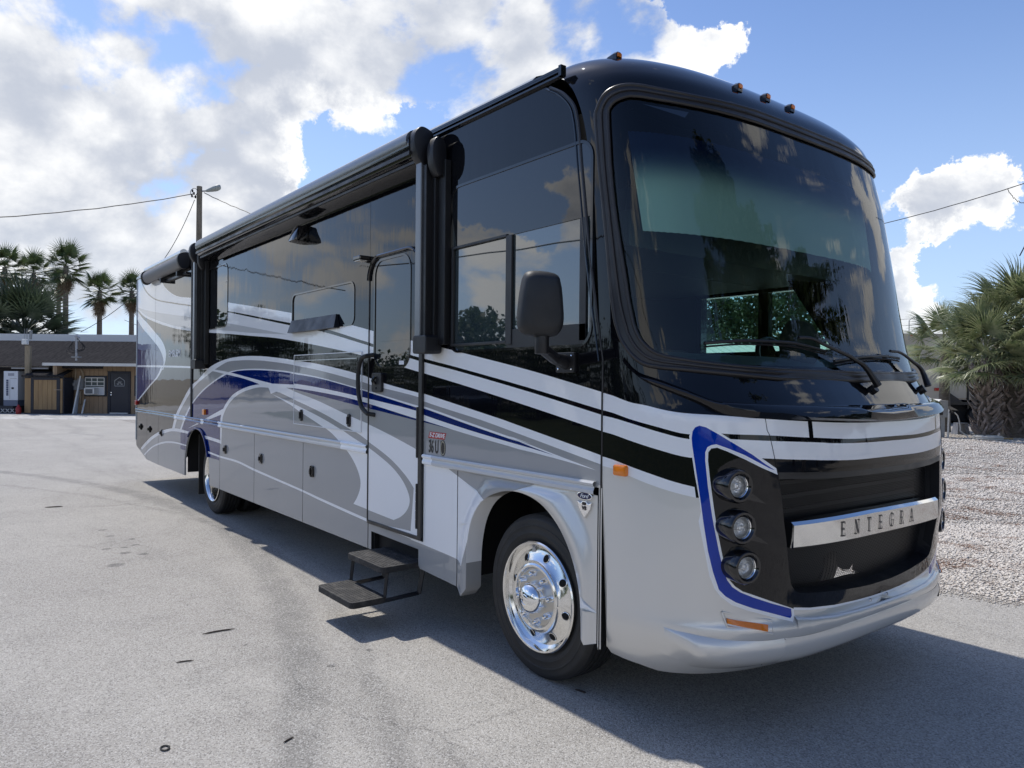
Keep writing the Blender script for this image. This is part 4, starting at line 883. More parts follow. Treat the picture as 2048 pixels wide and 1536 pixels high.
# recess behind the grille opening, then mesh and bar
gr = MB(); ins = [cap(p[0], p[1], 0) for p in GRILLE]; back = [(q[0]-.13, YC+(q[1]-YC)*.965, q[2]+(.012 if q[2] < .9 else -.012)) for q in ins]
n = len(ins); gr.add(ins+back, [(k, (k+1) % n, n+(k+1) % n, n+k) for k in range(n)]); gr.build('grille_surround', [BPLAST], rv, RVO, smooth=40, fix=False)
def mesh_mat():
    m = bpy.data.materials.new('expanded_metal_mesh'); m.use_nodes = True; t = m.node_tree; t.nodes.clear(); nb = NB(t)
    uv = nb.n.new('ShaderNodeTexCoord').outputs['UV']
    s = nb.sep(uv); row = nb.math('FLOOR', nb.math('MULTIPLY', s[1], 1/.0085)); sh = nb.math('MULTIPLY', nb.math('MODULO', row, 2.0), .5)
    fx = nb.math('FRACT', nb.math('ADD', nb.math('MULTIPLY', s[0], 1/.017), sh)); fy = nb.math('FRACT', nb.math('MULTIPLY', s[1], 1/.0085))
    dx = nb.math('ABSOLUTE', nb.math('SUBTRACT', fx, .5)); dy = nb.math('ABSOLUTE', nb.math('SUBTRACT', fy, .5))
    d = nb.math('ADD', nb.math('POWER', nb.math('MULTIPLY', dx, 2.0), 3.0), nb.math('POWER', nb.math('MULTIPLY', dy, 2.0), 3.0))
    hole = nb.math('LESS_THAN', d, .52)
    bs = t.nodes.new('ShaderNodeBsdfPrincipled'); bs.inputs['Base Color'].default_value = (.010, .010, .012, 1); bs.inputs['Roughness'].default_value = .35
    tr = t.nodes.new('ShaderNodeBsdfTransparent'); mx = t.nodes.new('ShaderNodeMixShader'); nb.l.new(hole, mx.inputs[0]); nb.l.new(bs.outputs[0], mx.inputs[1]); nb.l.new(tr.outputs[0], mx.inputs[2])
    o = t.nodes.new('ShaderNodeOutputMaterial'); nb.l.new(mx.outputs[0], o.inputs[0]); return m
MESHM = mesh_mat()
Vg, Tg, _ = cdt_sheet(scale_pz(GRILLE), [], [], (.03, .04))
vv = [cap(x*100, z, 0) for x, z in Vg]; vv = [(p[0]-.075, YC+(p[1]-YC)*.99, p[2]) for p in vv]
me = mesh(vv, [tuple(t)[::-1] for t in Tg], [MESHM], None, True, 'grille_mesh'); uvl = me.uv_layers.new(name='UVMap')
for lp_ in me.loops: p = vv[lp_.vertex_index]; uvl.data[lp_.index].uv = (p[1], p[2])
link('grille_mesh', me, rv, RVO)
# engine bay behind the mesh, with the gap one can see daylight through
gap = [(0.9911,0.6462),(1.0738,0.713),(1.0727,0.7663),(1.1295,0.7892),(1.21,0.7824),(1.2118,0.7007),(1.2721,0.6725),(1.3485,0.6652),(1.379,0.6886),(1.3719,0.6578),(1.4591,0.6289),(1.2879,0.6427),(1.1398,0.642)]
gv = [(p[0], p[1]) for p in gap]
V, T, _ = cdt_sheet([(.36, .50), (2.21, .50), (2.21, 1.46), (.36, 1.46)], [gv], [])
bay = MB(); bay.add([(1.14, y, z) for y, z in V], [tuple(t) for t in T]); bay.build('radiator_shroud', [INT_D], rv, RVO, fix=False)
rad = MB()
for k in range(7): rad.box((1.16, .5, .98+.07*k), (1.18, 2.1, 1.00+.07*k))
rad.box((1.15, .45, .92), (1.19, .52, 1.5)); rad.build('radiator', [pm('radiator_metal', (.05, .05, .055), .5, .5)], rv, RVO)
# chrome bar
br_t = [(59.39,1.036),(64.65,1.0368),(69.46,1.0366),(76.68,1.0356),(82.03,1.0333),(87.54,1.0325)]
zt1 = 1.045; 
bar = MB(); phs = list(np.linspace(60.4, 109.5, 33)); v = []
for ph in phs:
    e = abs(ph-86)/26; zt_b = 1.040-.012*e; zb_b = .932-.004*e
    prof = [(zt_b+.016, -.05), (zt_b+.014, .000), (zt_b, .016), (zb_b, .020), (zb_b-.006, .014), (zb_b-.006, -.05)]
    for (z, o_) in prof:
        p = cap(ph, z, 0); v.append((p[0]+o_, p[1], z))
n = 6; bar.add(v, [(i*n+k, i*n+k+1, (i+1)*n+k+1, (i+1)*n+k) for i in range(len(phs)-1) for k in range(n-1)]+[tuple(range(n)), tuple(range(len(v)-n, len(v)))[::-1]])
CHROMEB = pm('chrome_bar_metal', (.74, .74, .73), .06, 1.0); _nb, _b = nodes(CHROMEB); _nb.l.new(_nb.bump(_nb.noise(objco(_nb), 9, 3), .12, .006), _b.inputs['Normal'])
baro = bar.build('grille_bar', [CHROMEB], rv, RVO, smooth=25, fix=False)
# serif capitals cut into the bar
def stroke_letter(ch):
    T_, S2 = .19, .085
    def bar_(x0, y0, x1, y1, w): 
        d = Vector((x1-x0, y1-y0)); d.normalize(); p = Vector((-d.y, d.x))*w/2
        return [(x0+p.x, y0+p.y), (x0-p.x, y0-p.y), (x1-p.x, y1-p.y), (x1+p.x, y1+p.y)]
    s = []
    def ser(x, y, w=.16): s.append(bar_(x-w, y, x+w, y, S2))
    if ch == 'E': s += [bar_(.12, 0, .12, 1, T_*.8), bar_(.1, .975, .62, .975, S2), bar_(.1, .5, .5, .5, S2), bar_(.1, .025, .66, .025, S2), bar_(.61, 1, .61, .82, S2), bar_(.64, 0, .64, .2, S2), bar_(.5, .4, .5, .6, S2)]; ser(.12, .025); ser(.12, .975)
    if ch == 'N': s += [bar_(.12, 0, .12, 1, S2), bar_(.12, 1, .72, 0, T_*.8), bar_(.72, 0, .72, 1, S2)]; ser(.12, .025); ser(.1, .975, .1); ser(.72, .975)
    if ch == 'T': s += [bar_(.36, 0, .36, 1, T_*.8), bar_(0, .975, .72, .975, S2), bar_(.02, 1, .02, .78, S2), bar_(.70, 1, .70, .78, S2)]; ser(.36, .025)
    if ch == 'R': 
        s += [bar_(.12, 0, .12, 1, T_*.8), bar_(.1, .975, .4, .975, S2), bar_(.1, .5, .4, .5, S2), bar_(.38, .5, .72, .02, T_*.7)]; ser(.12, .025); ser(.12, .975, .12)
        a = [(.4+.2*math.cos(R(t)), .7375+.2375*math.sin(R(t))) for t in range(90, -91, -20)]; s += [bar_(*a[i], *a[i+1], T_*.55) for i in range(len(a)-1)]
        ser(.74, .025, .08)
    if ch == 'G':
        a = [(.46+.40*math.cos(R(t)), .5+.48*math.sin(R(t))) for t in range(45, 316, 15)]; s += [bar_(*a[i], *a[i+1], T_*.75 if 120 < 45+15*i < 250 else S2*1.2) for i in range(len(a)-1)]
        s += [bar_(.72, .16, .72, .45, T_*.7), bar_(.74, .95, .74, .72, S2)]; ser(.70, .46, .13)
    if ch == 'A': s += [bar_(.1, 0, .42, 1, S2), bar_(.42, 1, .76, 0, T_*.8), bar_(.22, .34, .62, .34, S2)]; ser(.1, .025, .12); ser(.76, .025, .14)
    return s
eng = pm('engraved_letter', (.05, .05, .055), .4, .4); h_l = .070
ly = [77.11,94.12]
y0_, y1_ = cap(ly[0], .985)[1], cap(ly[1], .985)[1]
def bar_x(y, z):
    # x of the bar face at a given y
    lo, hi = 60.0, 120.0
    for _ in range(30):
        m_ = (lo+hi)/2
        if cap(m_, z)[1] < y: lo = m_
        else: hi = m_
    t_ = (1.035-z)/.1; return cap(lo, z)[0]+.016+.004*t_
for i, ch in enumerate('ENTEGRA'):
    y_l = y0_+(y1_-y0_)*i/6.0-.02; mb = MB()
    for q in stroke_letter(ch):
        pts = [(y_l+u_*h_l*.62, .952+w_*h_l) for u_, w_ in q]
        mb.add([(bar_x(y, z)+.0015, y, z) for y, z in pts], [(0, 1, 2, 3)])
    mb.build('letter', [eng], baro, fix=False)
# ---- headlamp pods
def lamp(ph, z, mirror=False):
    c = Vector(cap(180-ph-4 if mirror else ph, z)); cx_, cy_ = c.x, c.y
    s = -1 if mirror else 1
    axis = Vector((.97, -.24*s, 0)).normalized(); A = axis.to_track_quat('X', 'Z').to_matrix().to_4x4(); M_ = Matrix.Translation(Vector((cx_, cy_, z))+axis*(.0 if mirror else .042)) @ A
    m = MB(); m.lathe([(.074, -.16 if not mirror else -.05), (.078, -.02), (.077, .012), (.070, .022), (.060, .022), (.054, .012), (.050, .002), (.048, -.012)], (0, 0, 0), 'x', 36, 0); m.v = [tuple(M_ @ Vector(p)) for p in m.v]
    o = m.build('headlight', [BGLOSS], rv, RVO, smooth=40, fix=False)
    m = MB(); m.lathe([(.047, .004), (.044, -.008), (.035, -.022), (.020, -.032), (.004, -.034)], (0, 0, 0), 'x', 28); m.v = [tuple(M_ @ Vector(p)) for p in m.v]; m.build('reflector', [REFL], o, smooth=60, fix=False)
    m = MB(); m.lathe([(.053, .006), (.050, .012), (.046, .008), (.045, .0)], (0, 0, 0), 'x', 32); m.v = [tuple(M_ @ Vector(p)) for p in m.v]; m.build('bezel', [CHROME], o, smooth=60, fix=False)
    m = MB(); m.lathe([(.016, -.03), (.016, -.006), (.010, .0), (.0005, .002)], (0, 0, 0), 'x', 16); m.v = [tuple(M_ @ Vector(p)) for p in m.v]; m.build('bulb_cap', [REFL], o, smooth=40, fix=False)
    m = MB(); m.lathe([(.048, .004), (.040, .010), (.022, .015), (.0005, .017)], (0, 0, 0), 'x', 28); m.v = [tuple(M_ @ Vector(p)) for p in m.v]; m.build('lens', [CLEARF], o, smooth=80, fix=False)
def clear_film():
    m = bpy.data.materials.new('lamp_cover'); m.use_nodes = True; t = m.node_tree; t.nodes.clear(); nb = NB(t)
    tr = t.nodes.new('ShaderNodeBsdfTransparent'); gl = t.nodes.new('ShaderNodeBsdfGlossy'); gl.inputs['Roughness'].default_value = .02
    fr = t.nodes.new('ShaderNodeFresnel'); fr.inputs['IOR'].default_value = 1.5; mx = t.nodes.new('ShaderNodeMixShader'); nb.l.new(fr.outputs[0], mx.inputs[0]); nb.l.new(tr.outputs[0], mx.inputs[1]); nb.l.new(gl.outputs[0], mx.inputs[2])
    o = t.nodes.new('ShaderNodeOutputMaterial'); nb.l.new(mx.outputs[0], o.inputs[0]); return m
CLEARF = clear_film()
lamps = [(40.63,1.2199),(41.65,1.0345),(44.18,0.8533)]
for (ph, z) in lamps:
    lamp(ph, z); lamp(ph, z, True)
# sculpted vent blades between the pods
bl = [[(43.48,1.1609),(44.05,1.2148),(52.08,1.1323)],[(44.13,0.9789),(44.9,1.0289),(53.28,0.9462)],[(46.48,0.7778),(46.9,0.8053),(62.77,0.6655)]]
for k, tri in enumerate(bl):
    for mm in (0, 1):
        q = [((180-p[0]) if mm else p[0], p[1]) for p in tri]
        v = [cap(q[0][0], q[0][1], .002), cap(q[1][0], q[1][1], .004), cap(q[2][0], q[2][1], .001), cap(*[(q[0][j]+q[1][j])/2 for j in (0, 1)], -.04 if k < 2 else .03)]
        m = MB(); m.add([cap(q[0][0], q[0][1], .0035), cap(q[1][0], q[1][1], .0035), cap(q[2][0], q[2][1], .0035)], [(0, 1, 2) if not mm else (0, 2, 1)]); m.build('vent_blade', [BGLOSS], rv, RVO, fix=False)
# lower amber lamps, side markers on the cap
al = [(41.1,0.6081),(54.2,0.5701),(53.41,0.546),(40.94,0.5836)]
for mm in (0, 1):
    q = [((180-p[0]) if mm else p[0], p[1]) for p in al]; q = q if not mm else q[::-1]
    m = MB(); n_ = 6; top_ = [(q[0][0]+(q[1][0]-q[0][0])*k/n_, q[0][1]+(q[1][1]-q[0][1])*k/n_) for k in range(n_+1)]; bot_ = [(q[3][0]+(q[2][0]-q[3][0])*k/n_, q[3][1]+(q[2][1]-q[3][1])*k/n_) for k in range(n_+1)]
    v = []
    for a, b in zip(top_, bot_): v += [cap(*a, .0), cap(*a, .010), cap(*b, .010), cap(*b, .0)]
    m.add(v, [(4*i+k, 4*i+k+1, 4*i+5+k, 4*i+4+k) for i in range(n_) for k in range(3)]+[(0, 1, 2, 3), tuple(range(len(v)-4, len(v)))[::-1]])
    ao = m.build('turn_signal', [AMBER], rv, RVO, fix=False)
    fl = [(q[0][0]-(1.6 if not mm else -1.6), q[0][1]+.028), (q[1][0]+(2 if not mm else -2), q[1][1]+.016), (q[2][0]+(2 if not mm else -2), q[2][1]-.014), (q[3][0]-.3, q[3][1]-.012)]
    m = MB(); m.tube([cap(p[0], p[1], .001) for p in fl+[fl[0]]], .006, 6, caps=False); m.build('recess_edge', [SILVER], ao, fix=False)
mk_ = (4.19,1.2534)
for ph in (mk_[0], 180-mk_[0]):
    m = MB(); c0 = Vector(cap(ph, mk_[1])); s = 1 if ph < 90 else -1
    m.prism(rrect(c0.x-.042, mk_[1]-.027, c0.x+.042, mk_[1]+.027, .012), (c0.y-.020*s), c0.y+.01*s, 'y'); mo = m.build('marker_light', [AMBER], rv, RVO, bevel=.008, smooth=40)
# bumper seam, number-plate studs
bs = [(64.14,0.5879),(69.01,0.575),(76.7,0.5637),(84.25,0.5591),(87.48,0.5575)]
b1 = [p for p in bs if p[0] < 89]; b1 = b1+[(90, b1[-1][1])]; path = b1+[(180-p[0], p[1]) for p in b1[::-1][1:]]
m = MB(); v = []
for (p, z) in path: v += [cap(p, z+.004, .0), cap(p, z, .006), cap(p, z-.016, .010), cap(p, z-.05, .0005)]
m.add(v, [(4*i+k, 4*i+k+1, 4*i+5+k, 4*i+4+k) for i in range(len(path)-1) for k in range(3)]); m.build('bumper_crease', [SILVER], rv, RVO, smooth=60, fix=False)
lg = [(18.17,0.5405),(26.66,0.5298),(31.73,0.5223),(39.32,0.5096),(47.7,0.5017),(54.39,0.4975),(59.74,0.5005)]
lg2 = [(59.74,0.5005),(66.55,0.4945),(72.74,0.4974),(80.72,0.5044),(87.67,0.5064)]
lgp = catmull(lg, 3); lgc = [p for p in catmull(lg2, 3) if p[0] < 89]; lgc = lgc+[(90, lgc[-1][1])]
for mm in (0, 1):
    for nm, path in (('bumper_corner_ledge', lgp), ('bumper_ledge', lgc)):
        v = []; L_ = len(path)
        for i, (p, z) in enumerate(path):
            f_ = min(1, i/6) if nm == 'bumper_corner_ledge' else 1.0
            hh = .045 if nm == 'bumper_corner_ledge' else .05
            p_ = 180-p if mm else p
            v += [cap(p_, z+.002, .0), cap(p_, z-hh*.35*f_, .020*f_), cap(p_, z-hh*f_, .046*f_), cap(p_, z-hh*f_-.05, .040*f_), cap(p_, max(.30, z-hh*f_-.13), .002)]
        m = MB(); m.add(v, [(5*i+k, 5*i+k+1, 5*i+6+k, 5*i+5+k) for i in range(L_-1) for k in range(4)]); m.build(nm, [SILVER], rv, RVO, smooth=60, fix=False)
for q in [(88.03,0.5783),(90.31,0.5806)]:
    m = MB(); c0 = cap(q[0], q[1], .004); m.lathe([(.007, -.004), (.007, .003), (.0005, .006)], c0, 'x', 10); m.build('stud', [CHROME], rv, RVO)
# roof marker lamps on the brow
for q in [(32.7,3.416),(78.07,3.2984),(86.85,3.3083),(90.14,3.3011)]:
    c0 = Vector(cap(q[0], q[1])); m = MB()
    prof = [(-.10, .008, .010), (-.05, .017, .022), (0, .022, .028), (.025, .022, .025)]
    v = []
    for (dx, hw_, hh_) in prof: v += [(c0.x+dx, c0.y-hw_, c0.z-.02), (c0.x+dx, c0.y-hw_, c0.z+hh_*.6), (c0.x+dx, c0.y-hw_*.5, c0.z+hh_), (c0.x+dx, c0.y+hw_*.5, c0.z+hh_), (c0.x+dx, c0.y+hw_, c0.z+hh_*.6), (c0.x+dx, c0.y+hw_, c0.z-.02)]
    m.add(v, [(6*i+k, 6*i+k+1, 6*i+7+k, 6*i+6+k) for i in range(3) for k in range(5)]+[(0, 1, 2, 3, 4, 5)[::-1], (18, 19, 20, 21, 22, 23)])
    o = m.build('clearance_light', [BGLOSS], rv, RVO, bevel=.003)
    MB().prism(rrect(c0.y-.016, c0.z-.004, c0.y+.016, c0.z+.018, .006), c0.x+.024, c0.x+.031, 'x').build('lens', [AMBER], o, bevel=.003)
# ---- wipers
def wiper(blade, arm, nm='wiper'):
    m = MB()
    bl_ = catmull([cap(*p, o_) for p, o_ in blade], 3)
    m.tube(bl_, .008, 6).tube([(p[0], p[1], p[2]-.016) for p in bl_], .0045, 4)
    o = m.build(nm, [BPLAST], rv, RVO, smooth=True)
    a = catmull([cap(*p, o_) for p, o_ in arm], 3); rr = [.008+.012*(i/(len(a)-1))**3 for i in range(len(a))]
    MB().tube(a, rr, 8).build('wiper_arm', [BPLAST], o, smooth=True)
    e = arm[-1]; c0 = Vector(cap(*e[0], e[1]*.5)); MB().tube([c0, Vector(cap(*e[0], 0))], .026, 10).build('pivot', [BPLAST], o)
w1 = [(41.15,1.8674),(54.63,1.8826),(66.53,1.8855),(75.26,1.8815),(84.41,1.8496)]
a1 = [(75.7,1.91),(79.43,1.9073),(82.26,1.8815),(90.03,1.7696),(91.15,1.658)]
wiper([(p, .022) for p in w1], [(a1[0], .035), (a1[1], .045), (a1[2], .05), (a1[3], .055), (a1[4], .035)])
w2 = [(min(p[0]+0, 150), p[1]) for p in [(85.94,1.798),(90.75,1.826),(99.75,1.8437),(108.54,1.8352)]]
a2 = [(102.41,1.8722),(107.72,1.8639),(114.86,1.8052),(121.01,1.7549)]
p2 = (121.2,1.6555)
wiper([(p, .022) for p in w2], [(a2[0], .035), (a2[1], .045), (a2[2], .055), (a2[3], .06), (p2, .045)])

# hairline seams between hood, cap and bumper
for pts_ in [[(53.09,1.5611),(52.43,1.5216),(53.56,1.4458),(54.58,1.3679),(55.44,1.2937)],[(59.74,0.5005),(61.11,0.4377),(60.34,0.3814),(59.64,0.324)],[(52.46,1.5763),(52.4,1.5204)]]:
    for mm in (0, 1):
        q = catmull([((180-p[0]) if mm else p[0], p[1]) for p in pts_], 3); MB().tube([cap(p[0], p[1], .0004 if pts_[0][1] > .7 else .003) for p in q], .0016, 4).build('panel_seam', [GAP], rv, RVO)
# ---- passenger mirror
mc = (0.439,2.069)
M_ = Matrix.Translation((mc[0], -.30, mc[1])) @ Matrix.Rotation(R(-28), 4, 'Z')
out = catmull([(-.085, .145), (-.05, .158), (.05, .150), (.085, .125), (.105, -.02), (.105, -.11), (.075, -.158), (0, -.166), (-.09, -.155), (-.118, -.12), (-.118, -.02), (-.10, .11)], 3, True)
mm = MB(); rings = [(-.045, .97), (-.01, 1.0), (.025, .97), (.05, .88), (.064, .70)]
v = []; n = len(out)
for (dx, s) in rings: v += [M_ @ Vector((dx, -p[0]*s*-1, p[1]*s)) for p in out]
mm.add(v, [(i*n+k, i*n+(k+1) % n, (i+1)*n+(k+1) % n, (i+1)*n+k) for i in range(len(rings)-1) for k in range(n)]+[tuple(range(n))[::-1], tuple(range((len(rings)-1)*n, len(rings)*n))])
mo = mm.build('side_mirror', [plastic('mirror_shell', (.014, .016, .019), .55, .2)], rv, RVO, smooth=45)
gm_ = MB(); gm_.add([M_ @ Vector((-.047, p[0]*.88, p[1]*.9)) for p in out], [tuple(range(n))[::-1]]).build('mirror_glass', [CHROME], mo)
pl = [(0.2249,1.8395),(0.3694,1.8326),(0.3676,1.7314),(0.2266,1.7319)]
pb = MB(); px0, px1, pz0, pz1 = pl[0][0], pl[1][0], pl[2][1], pl[0][1]
pb.prism(rrect(px0, pz0, px1, pz1, .01), -.02, 0, 'y'); bpo = pb.build('mirror_bracket', [BPLAST], mo, bevel=.004)
bp2 = MB()
for (x, z) in ((px0+.02, pz0+.02), (px1-.02, pz0+.02), (px0+.02, pz1-.02), (px1-.02, pz1-.02)): bp2.lathe([(.006, .0), (.006, -.004), (.0005, -.006)], (x, -.02, z), 'y', 8)
bp2.build('bolt', [CHROME], mo)
foot = Vector((mc[0]-.01, -.29, mc[1]-.15))
ma = MB(); ma.tube([foot+Vector((0, 0, .03)), foot+Vector((0, 0, -.10))], .036, 12).tube([foot+Vector((0, 0, -.07)), Vector(((px0+px1)/2-.0, -.09, (pz0+pz1)/2+.02)), Vector(((px0+px1)/2, -.01, (pz0+pz1)/2))], [.030, .032, .04], 10)
ma.build('mirror_arm', [BPLAST], mo, smooth=40, bevel=.003)
# far mirror, only its edge shows past the cap
Mf = Matrix.Translation((mc[0]+.05, 2.57+.30, mc[1])) @ Matrix.Rotation(R(28), 4, 'Z')

# ---- big patio awning along the roof edge
aw = [(-1.1816,3.3474),(-1.0307,3.3679),(-6.1661,3.3511),(-6.3181,3.3547)]
axf, axr = -1.0706, -6.1568
prof = []
for k in range(13):
    a = R(-30+20*k); prof.append((-.125-.072*math.cos(a), 3.262+.072*math.sin(a)))
prof = [(-.10, 3.135), (-.165, 3.165), (-.19, 3.215)]+[p for p in prof if p[1] > 3.23]+[(-.03, 3.30), (0, 3.30), (0, 3.12), (-.03, 3.12)]
am = MB(); am.prism([(y, z) for y, z in prof], axr, axf, 'x'); aw_o = am.build('awning_cassette', [BGLOSS], rv, RVO, smooth=30)
MB().tube([(axr+.02, -.128, 3.275), (axf-.02, -.128, 3.275)], .076, 20).build('awning_roller', [AWNGREY], aw_o, smooth=40)
fl = MB(); fl.box((axr, -.19, 3.175), (axf, -.178, 3.20)).box((axr, -.14, 3.13), (axf, -.128, 3.148)); fl.build('awning_lead_rail', [SATIN], aw_o)
def arm_at(x, zlow, flip=1, grey=True):
    a = MB(); a.box((x-.012, -.135, zlow), (x+.055, -.085, 3.20)); ao = a.build('awning_arm', [AWNGREY if grey else SATIN], rv, RVO, bevel=.006)
    b = MB(); b.box((x+.04, -.075, zlow+.02), (x+.135, -.004, 3.15)); b.box((x+.06, -.12, zlow+.05), (x+.10, -.07, 3.10)); b.box((x+.135, -.05, zlow+.03), (x+.22, -.003, 3.12)); b.build('arm_channel', [plastic('arm_black', (.008, .008, .009), .4, .1)], ao, bevel=.004)
    MB().prism(rrect(x-.018, zlow-.03, x+.15, zlow+.09, .02), -.145, -.02, 'y').build('arm_foot', [BPLAST], ao, bevel=.008)
    h = MB(); 
    for (xx, s_) in ((x+.02, .92), (x+.15, .62)):
        pr = catmull([(-.205, 3.25), (-.195, 3.31), (-.15, 3.355), (-.09, 3.35), (-.045, 3.32), (-.03, 3.20), (-.06, 3.13), (-.11, 3.10), (-.15, 3.12), (-.19, 3.18)], 3, True)
        h.prism([(y*s_, z-(.09 if s_ < .8 else 0)) for y, z in pr], xx-.038, xx+.038, 'x')
    h.build('awning_end_cap', [BPLAST], ao, bevel=.012, smooth=40)
fa = [(-1.064,1.87),(-0.7799,1.9107)]; ra = [(-6.4232,1.8681)]
arm_at(fa[0][0], fa[0][1]+.02); arm_at(ra[0][0]-.05, 1.83)
# slide-out topper awning at the rear
sx0, sx1 = -9.3879, -7.2159
tp = MB(); pr = catmull([(-.13, 3.21), (-.135, 3.26), (-.11, 3.31), (-.05, 3.335), (0, 3.325), (0, 3.20), (-.04, 3.15), (-.10, 3.16)], 3, True)
tp.prism([(y, z) for y, z in pr], sx0, sx1, 'x'); to = tp.build('slide_awning', [pm('topper_vinyl_grey', (.17, .17, .175), .55)], rv, RVO, smooth=40)
tq = catmull([(-.145, 3.21), (-.15, 3.27), (-.12, 3.325), (-.05, 3.35), (0, 3.335), (0, 3.18), (-.04, 3.13), (-.11, 3.14)], 3, True)
for x in (sx0, sx1): MB().prism(tq, x-.02, x+.04, 'x').build('awning_end_cap', [BPLAST], to, bevel=.006)
MB().box((sx0+1.0, -.03, 3.07), (sx1-.02, -.0, 3.10)).box((sx0+1.0, -.10, 3.06), (sx0+1.06, 0, 3.12)).box((sx1-.25, -.10, 3.06), (sx1-.19, 0, 3.12)).build('topper_bracket', [BPLAST], to)
tr_ = MB(); tr_.tube([(sx0, -.06, 3.345), (sx1, -.06, 3.345)], .05, 12).build('topper_roller', [ALU], to, smooth=True)

# ---- wheels
TR = .464
TREAD = plastic('tyre_rubber', (.017, .017, .017), .62, .5)
def tyre(x, y0, w, parent, rimr=.288):
    c = y0+w/2; h = w/2
    prof = [(rimr, -h*.55), (rimr+.012, -h*.80), (rimr+.05, -h*.97), (.352, -h*.985), (.354, -h*1.0), (.362, -h*1.0), (.364, -h*.99), (.392, -h*1.0), (.394, -h*1.015), (.400, -h*1.015), (.402, -h*.995), (.425, -h*.96), (.432, -h*.965), (.440, -h*.93), (TR-.014, -h*.86), (TR-.003, -h*.76)]
    for gx in (-.48, -.16, .16, .48): prof += [(TR, h*(gx-.05)), (TR-.012, h*(gx-.035)), (TR-.012, h*(gx+.035)), (TR, h*(gx+.05))]
    prof += [(TR-.003, h*.76), (TR-.014, h*.86), (.432, h*.97), (.385, h), (rimr+.05, h*.97), (rimr, h*.55)]
    m = MB(); m.lathe(prof, (x, c, TR), 'y', 64); o = m.build('tyre', [TREAD], parent, RVO if parent is rv else None, smooth=35); return o
HUBP = pm('satin_hub_plate', (.55, .54, .52), .30, 1.0)
def front_wheel(x, y0, s=1):
    """s=1 outer face towards -y"""
    w = MB(); Y = lambda h: h
    prof = [(.288, .11), (.300, .03), (.3115, .004), (.3125, -.006), (.306, -.013), (.297, -.011), (.291, .002), (.286, .018), (.270, .030), (.255, .028), (.205, .006), (.195, -.004), (.190, -.016), (.180, -.022), (.170, -.022), (.166, -.014), (.164, -.002), (.158, .004), (.10, .004), (.0, .004)]
    m = MB(); m.lathe([(r_, y0+h*s) for r_, h in prof], (x, 0, TR), 'y', 72); wo = m.build('wheel', [POLISH], rv, RVO, smooth=30)
    hp = MB(); hp.lathe([(.160, y0+s*.002), (.157, y0-s*.002), (.10, y0-s*.002), (.085, y0-s*.002)], (x, 0, TR), 'y', 48); hp.build('hub_plate', [HUBP], wo)
    tyre(x, min(y0, y0+.245*s), .245, wo)
    HB = pm('hub_hole', (.004, .004, .004), .9)
    for k in range(8):
        a = R(22.5+45*k+8); hx, hz = x+.232*math.cos(a), TR+.232*math.sin(a)
        hm = MB(); e = [(hx+.021*math.cos(t), hz+.021*math.sin(t)) for t in [2*math.pi*j/20 for j in range(20)]]
        # a short dark bore sunk in the dished face
        yy = y0+s*.0135; hm.add([(p[0], yy+s*((math.hypot(p[0]-x, p[1]-TR)-.205)*.42-.0105), p[1]) for p in e], [tuple(range(20))]); hm.add([(hx+(p[0]-hx)*1.0, yy+s*((math.hypot(p[0]-x, p[1]-TR)-.205)*.42-.0105)-s*.0015, hz+(p[1]-hz)*1.0) for p in e]+[(hx+(p[0]-hx)*1.14, yy+s*((math.hypot(hx+(p[0]-hx)*1.14-x, hz+(p[1]-hz)*1.14-TR)-.205)*.42-.0105), hz+(p[1]-hz)*1.14) for p in e], [(j, (j+1) % 20, 20+(j+1) % 20, 20+j) for j in range(20)], 1)
        hm.build('hand_hole', [HB, POLISH], wo, fix=False)
    for k in range(8):
        a = R(45*k+8); hx, hz = x+.134*math.cos(a), TR+.134*math.sin(a)
        nm = MB(); nm.lathe([(.021, y0+s*.004), (.021, y0-s*.010), (.018, y0-s*.014), (.017, y0-s*.036), (.011, y0-s*.046), (.0005, y0-s*.049)], (hx, 0, hz), 'y', 12); nm.build('lug_nut', [CHROME], wo, smooth=40)
    dm = MB(); dm.lathe([(.092, y0), (.088, y0-s*.02), (.084, y0-s*.055), (.074, y0-s*.075), (.055, y0-s*.088), (.030, y0-s*.094), (.028, y0-s*.092), (.024, y0-s*.0945), (.0005, y0-s*.095)], (x, 0, TR), 'y', 48); dm.build('hub_cap', [CHROME], wo, smooth=50)
    # wheel maker's decal
    a = R(104); bx_, bz_ = x+.258*math.cos(a), TR+.258*math.sin(a)
    MB().prism([(bx_-.022, bz_-.014), (bx_+.018, bz_-.010), (bx_+.010, bz_+.020), (bx_-.008, bz_+.018)], y0+s*.0245, y0+s*.030, 'y').build('decal', [pm('silver_decal', (.5, .5, .5), .4)], wo)
front_wheel(0, .055)
front_wheel(0, 2.515, -1)
def rear_wheel(x, y0, s=1):
    prof = [(.288, .06), (.300, .02), (.3115, .002), (.3125, -.006), (.306, -.010), (.297, -.004), (.288, .010), (.281, .04), (.276, .075), (.270, .12), (.255, .165), (.215, .185), (.17, .19), (.165, .17), (.150, .155), (.10, .15), (.095, .09), (.06, .06), (.0005, .058)]
    m = MB(); m.lathe([(r_, y0+h*s) for r_, h in prof], (x, 0, TR), 'y', 64); wo = m.build('wheel', [POLISH], rv, RVO, smooth=30)
    tyre(x, min(y0, y0+.245*s), .245, wo); tyre(x, min(y0+.30*s, y0+.545*s), .245, wo)
    for k in range(8):
        a = R(45*k+20); nm = MB(); nm.lathe([(.020, y0+s*.155), (.017, y0+s*.14), (.016, y0+s*.12), (.0005, y0+s*.11)], (x+.125*math.cos(a), 0, TR+.125*math.sin(a)), 'y', 10); nm.build('lug_nut', [CHROME], wo, smooth=40)
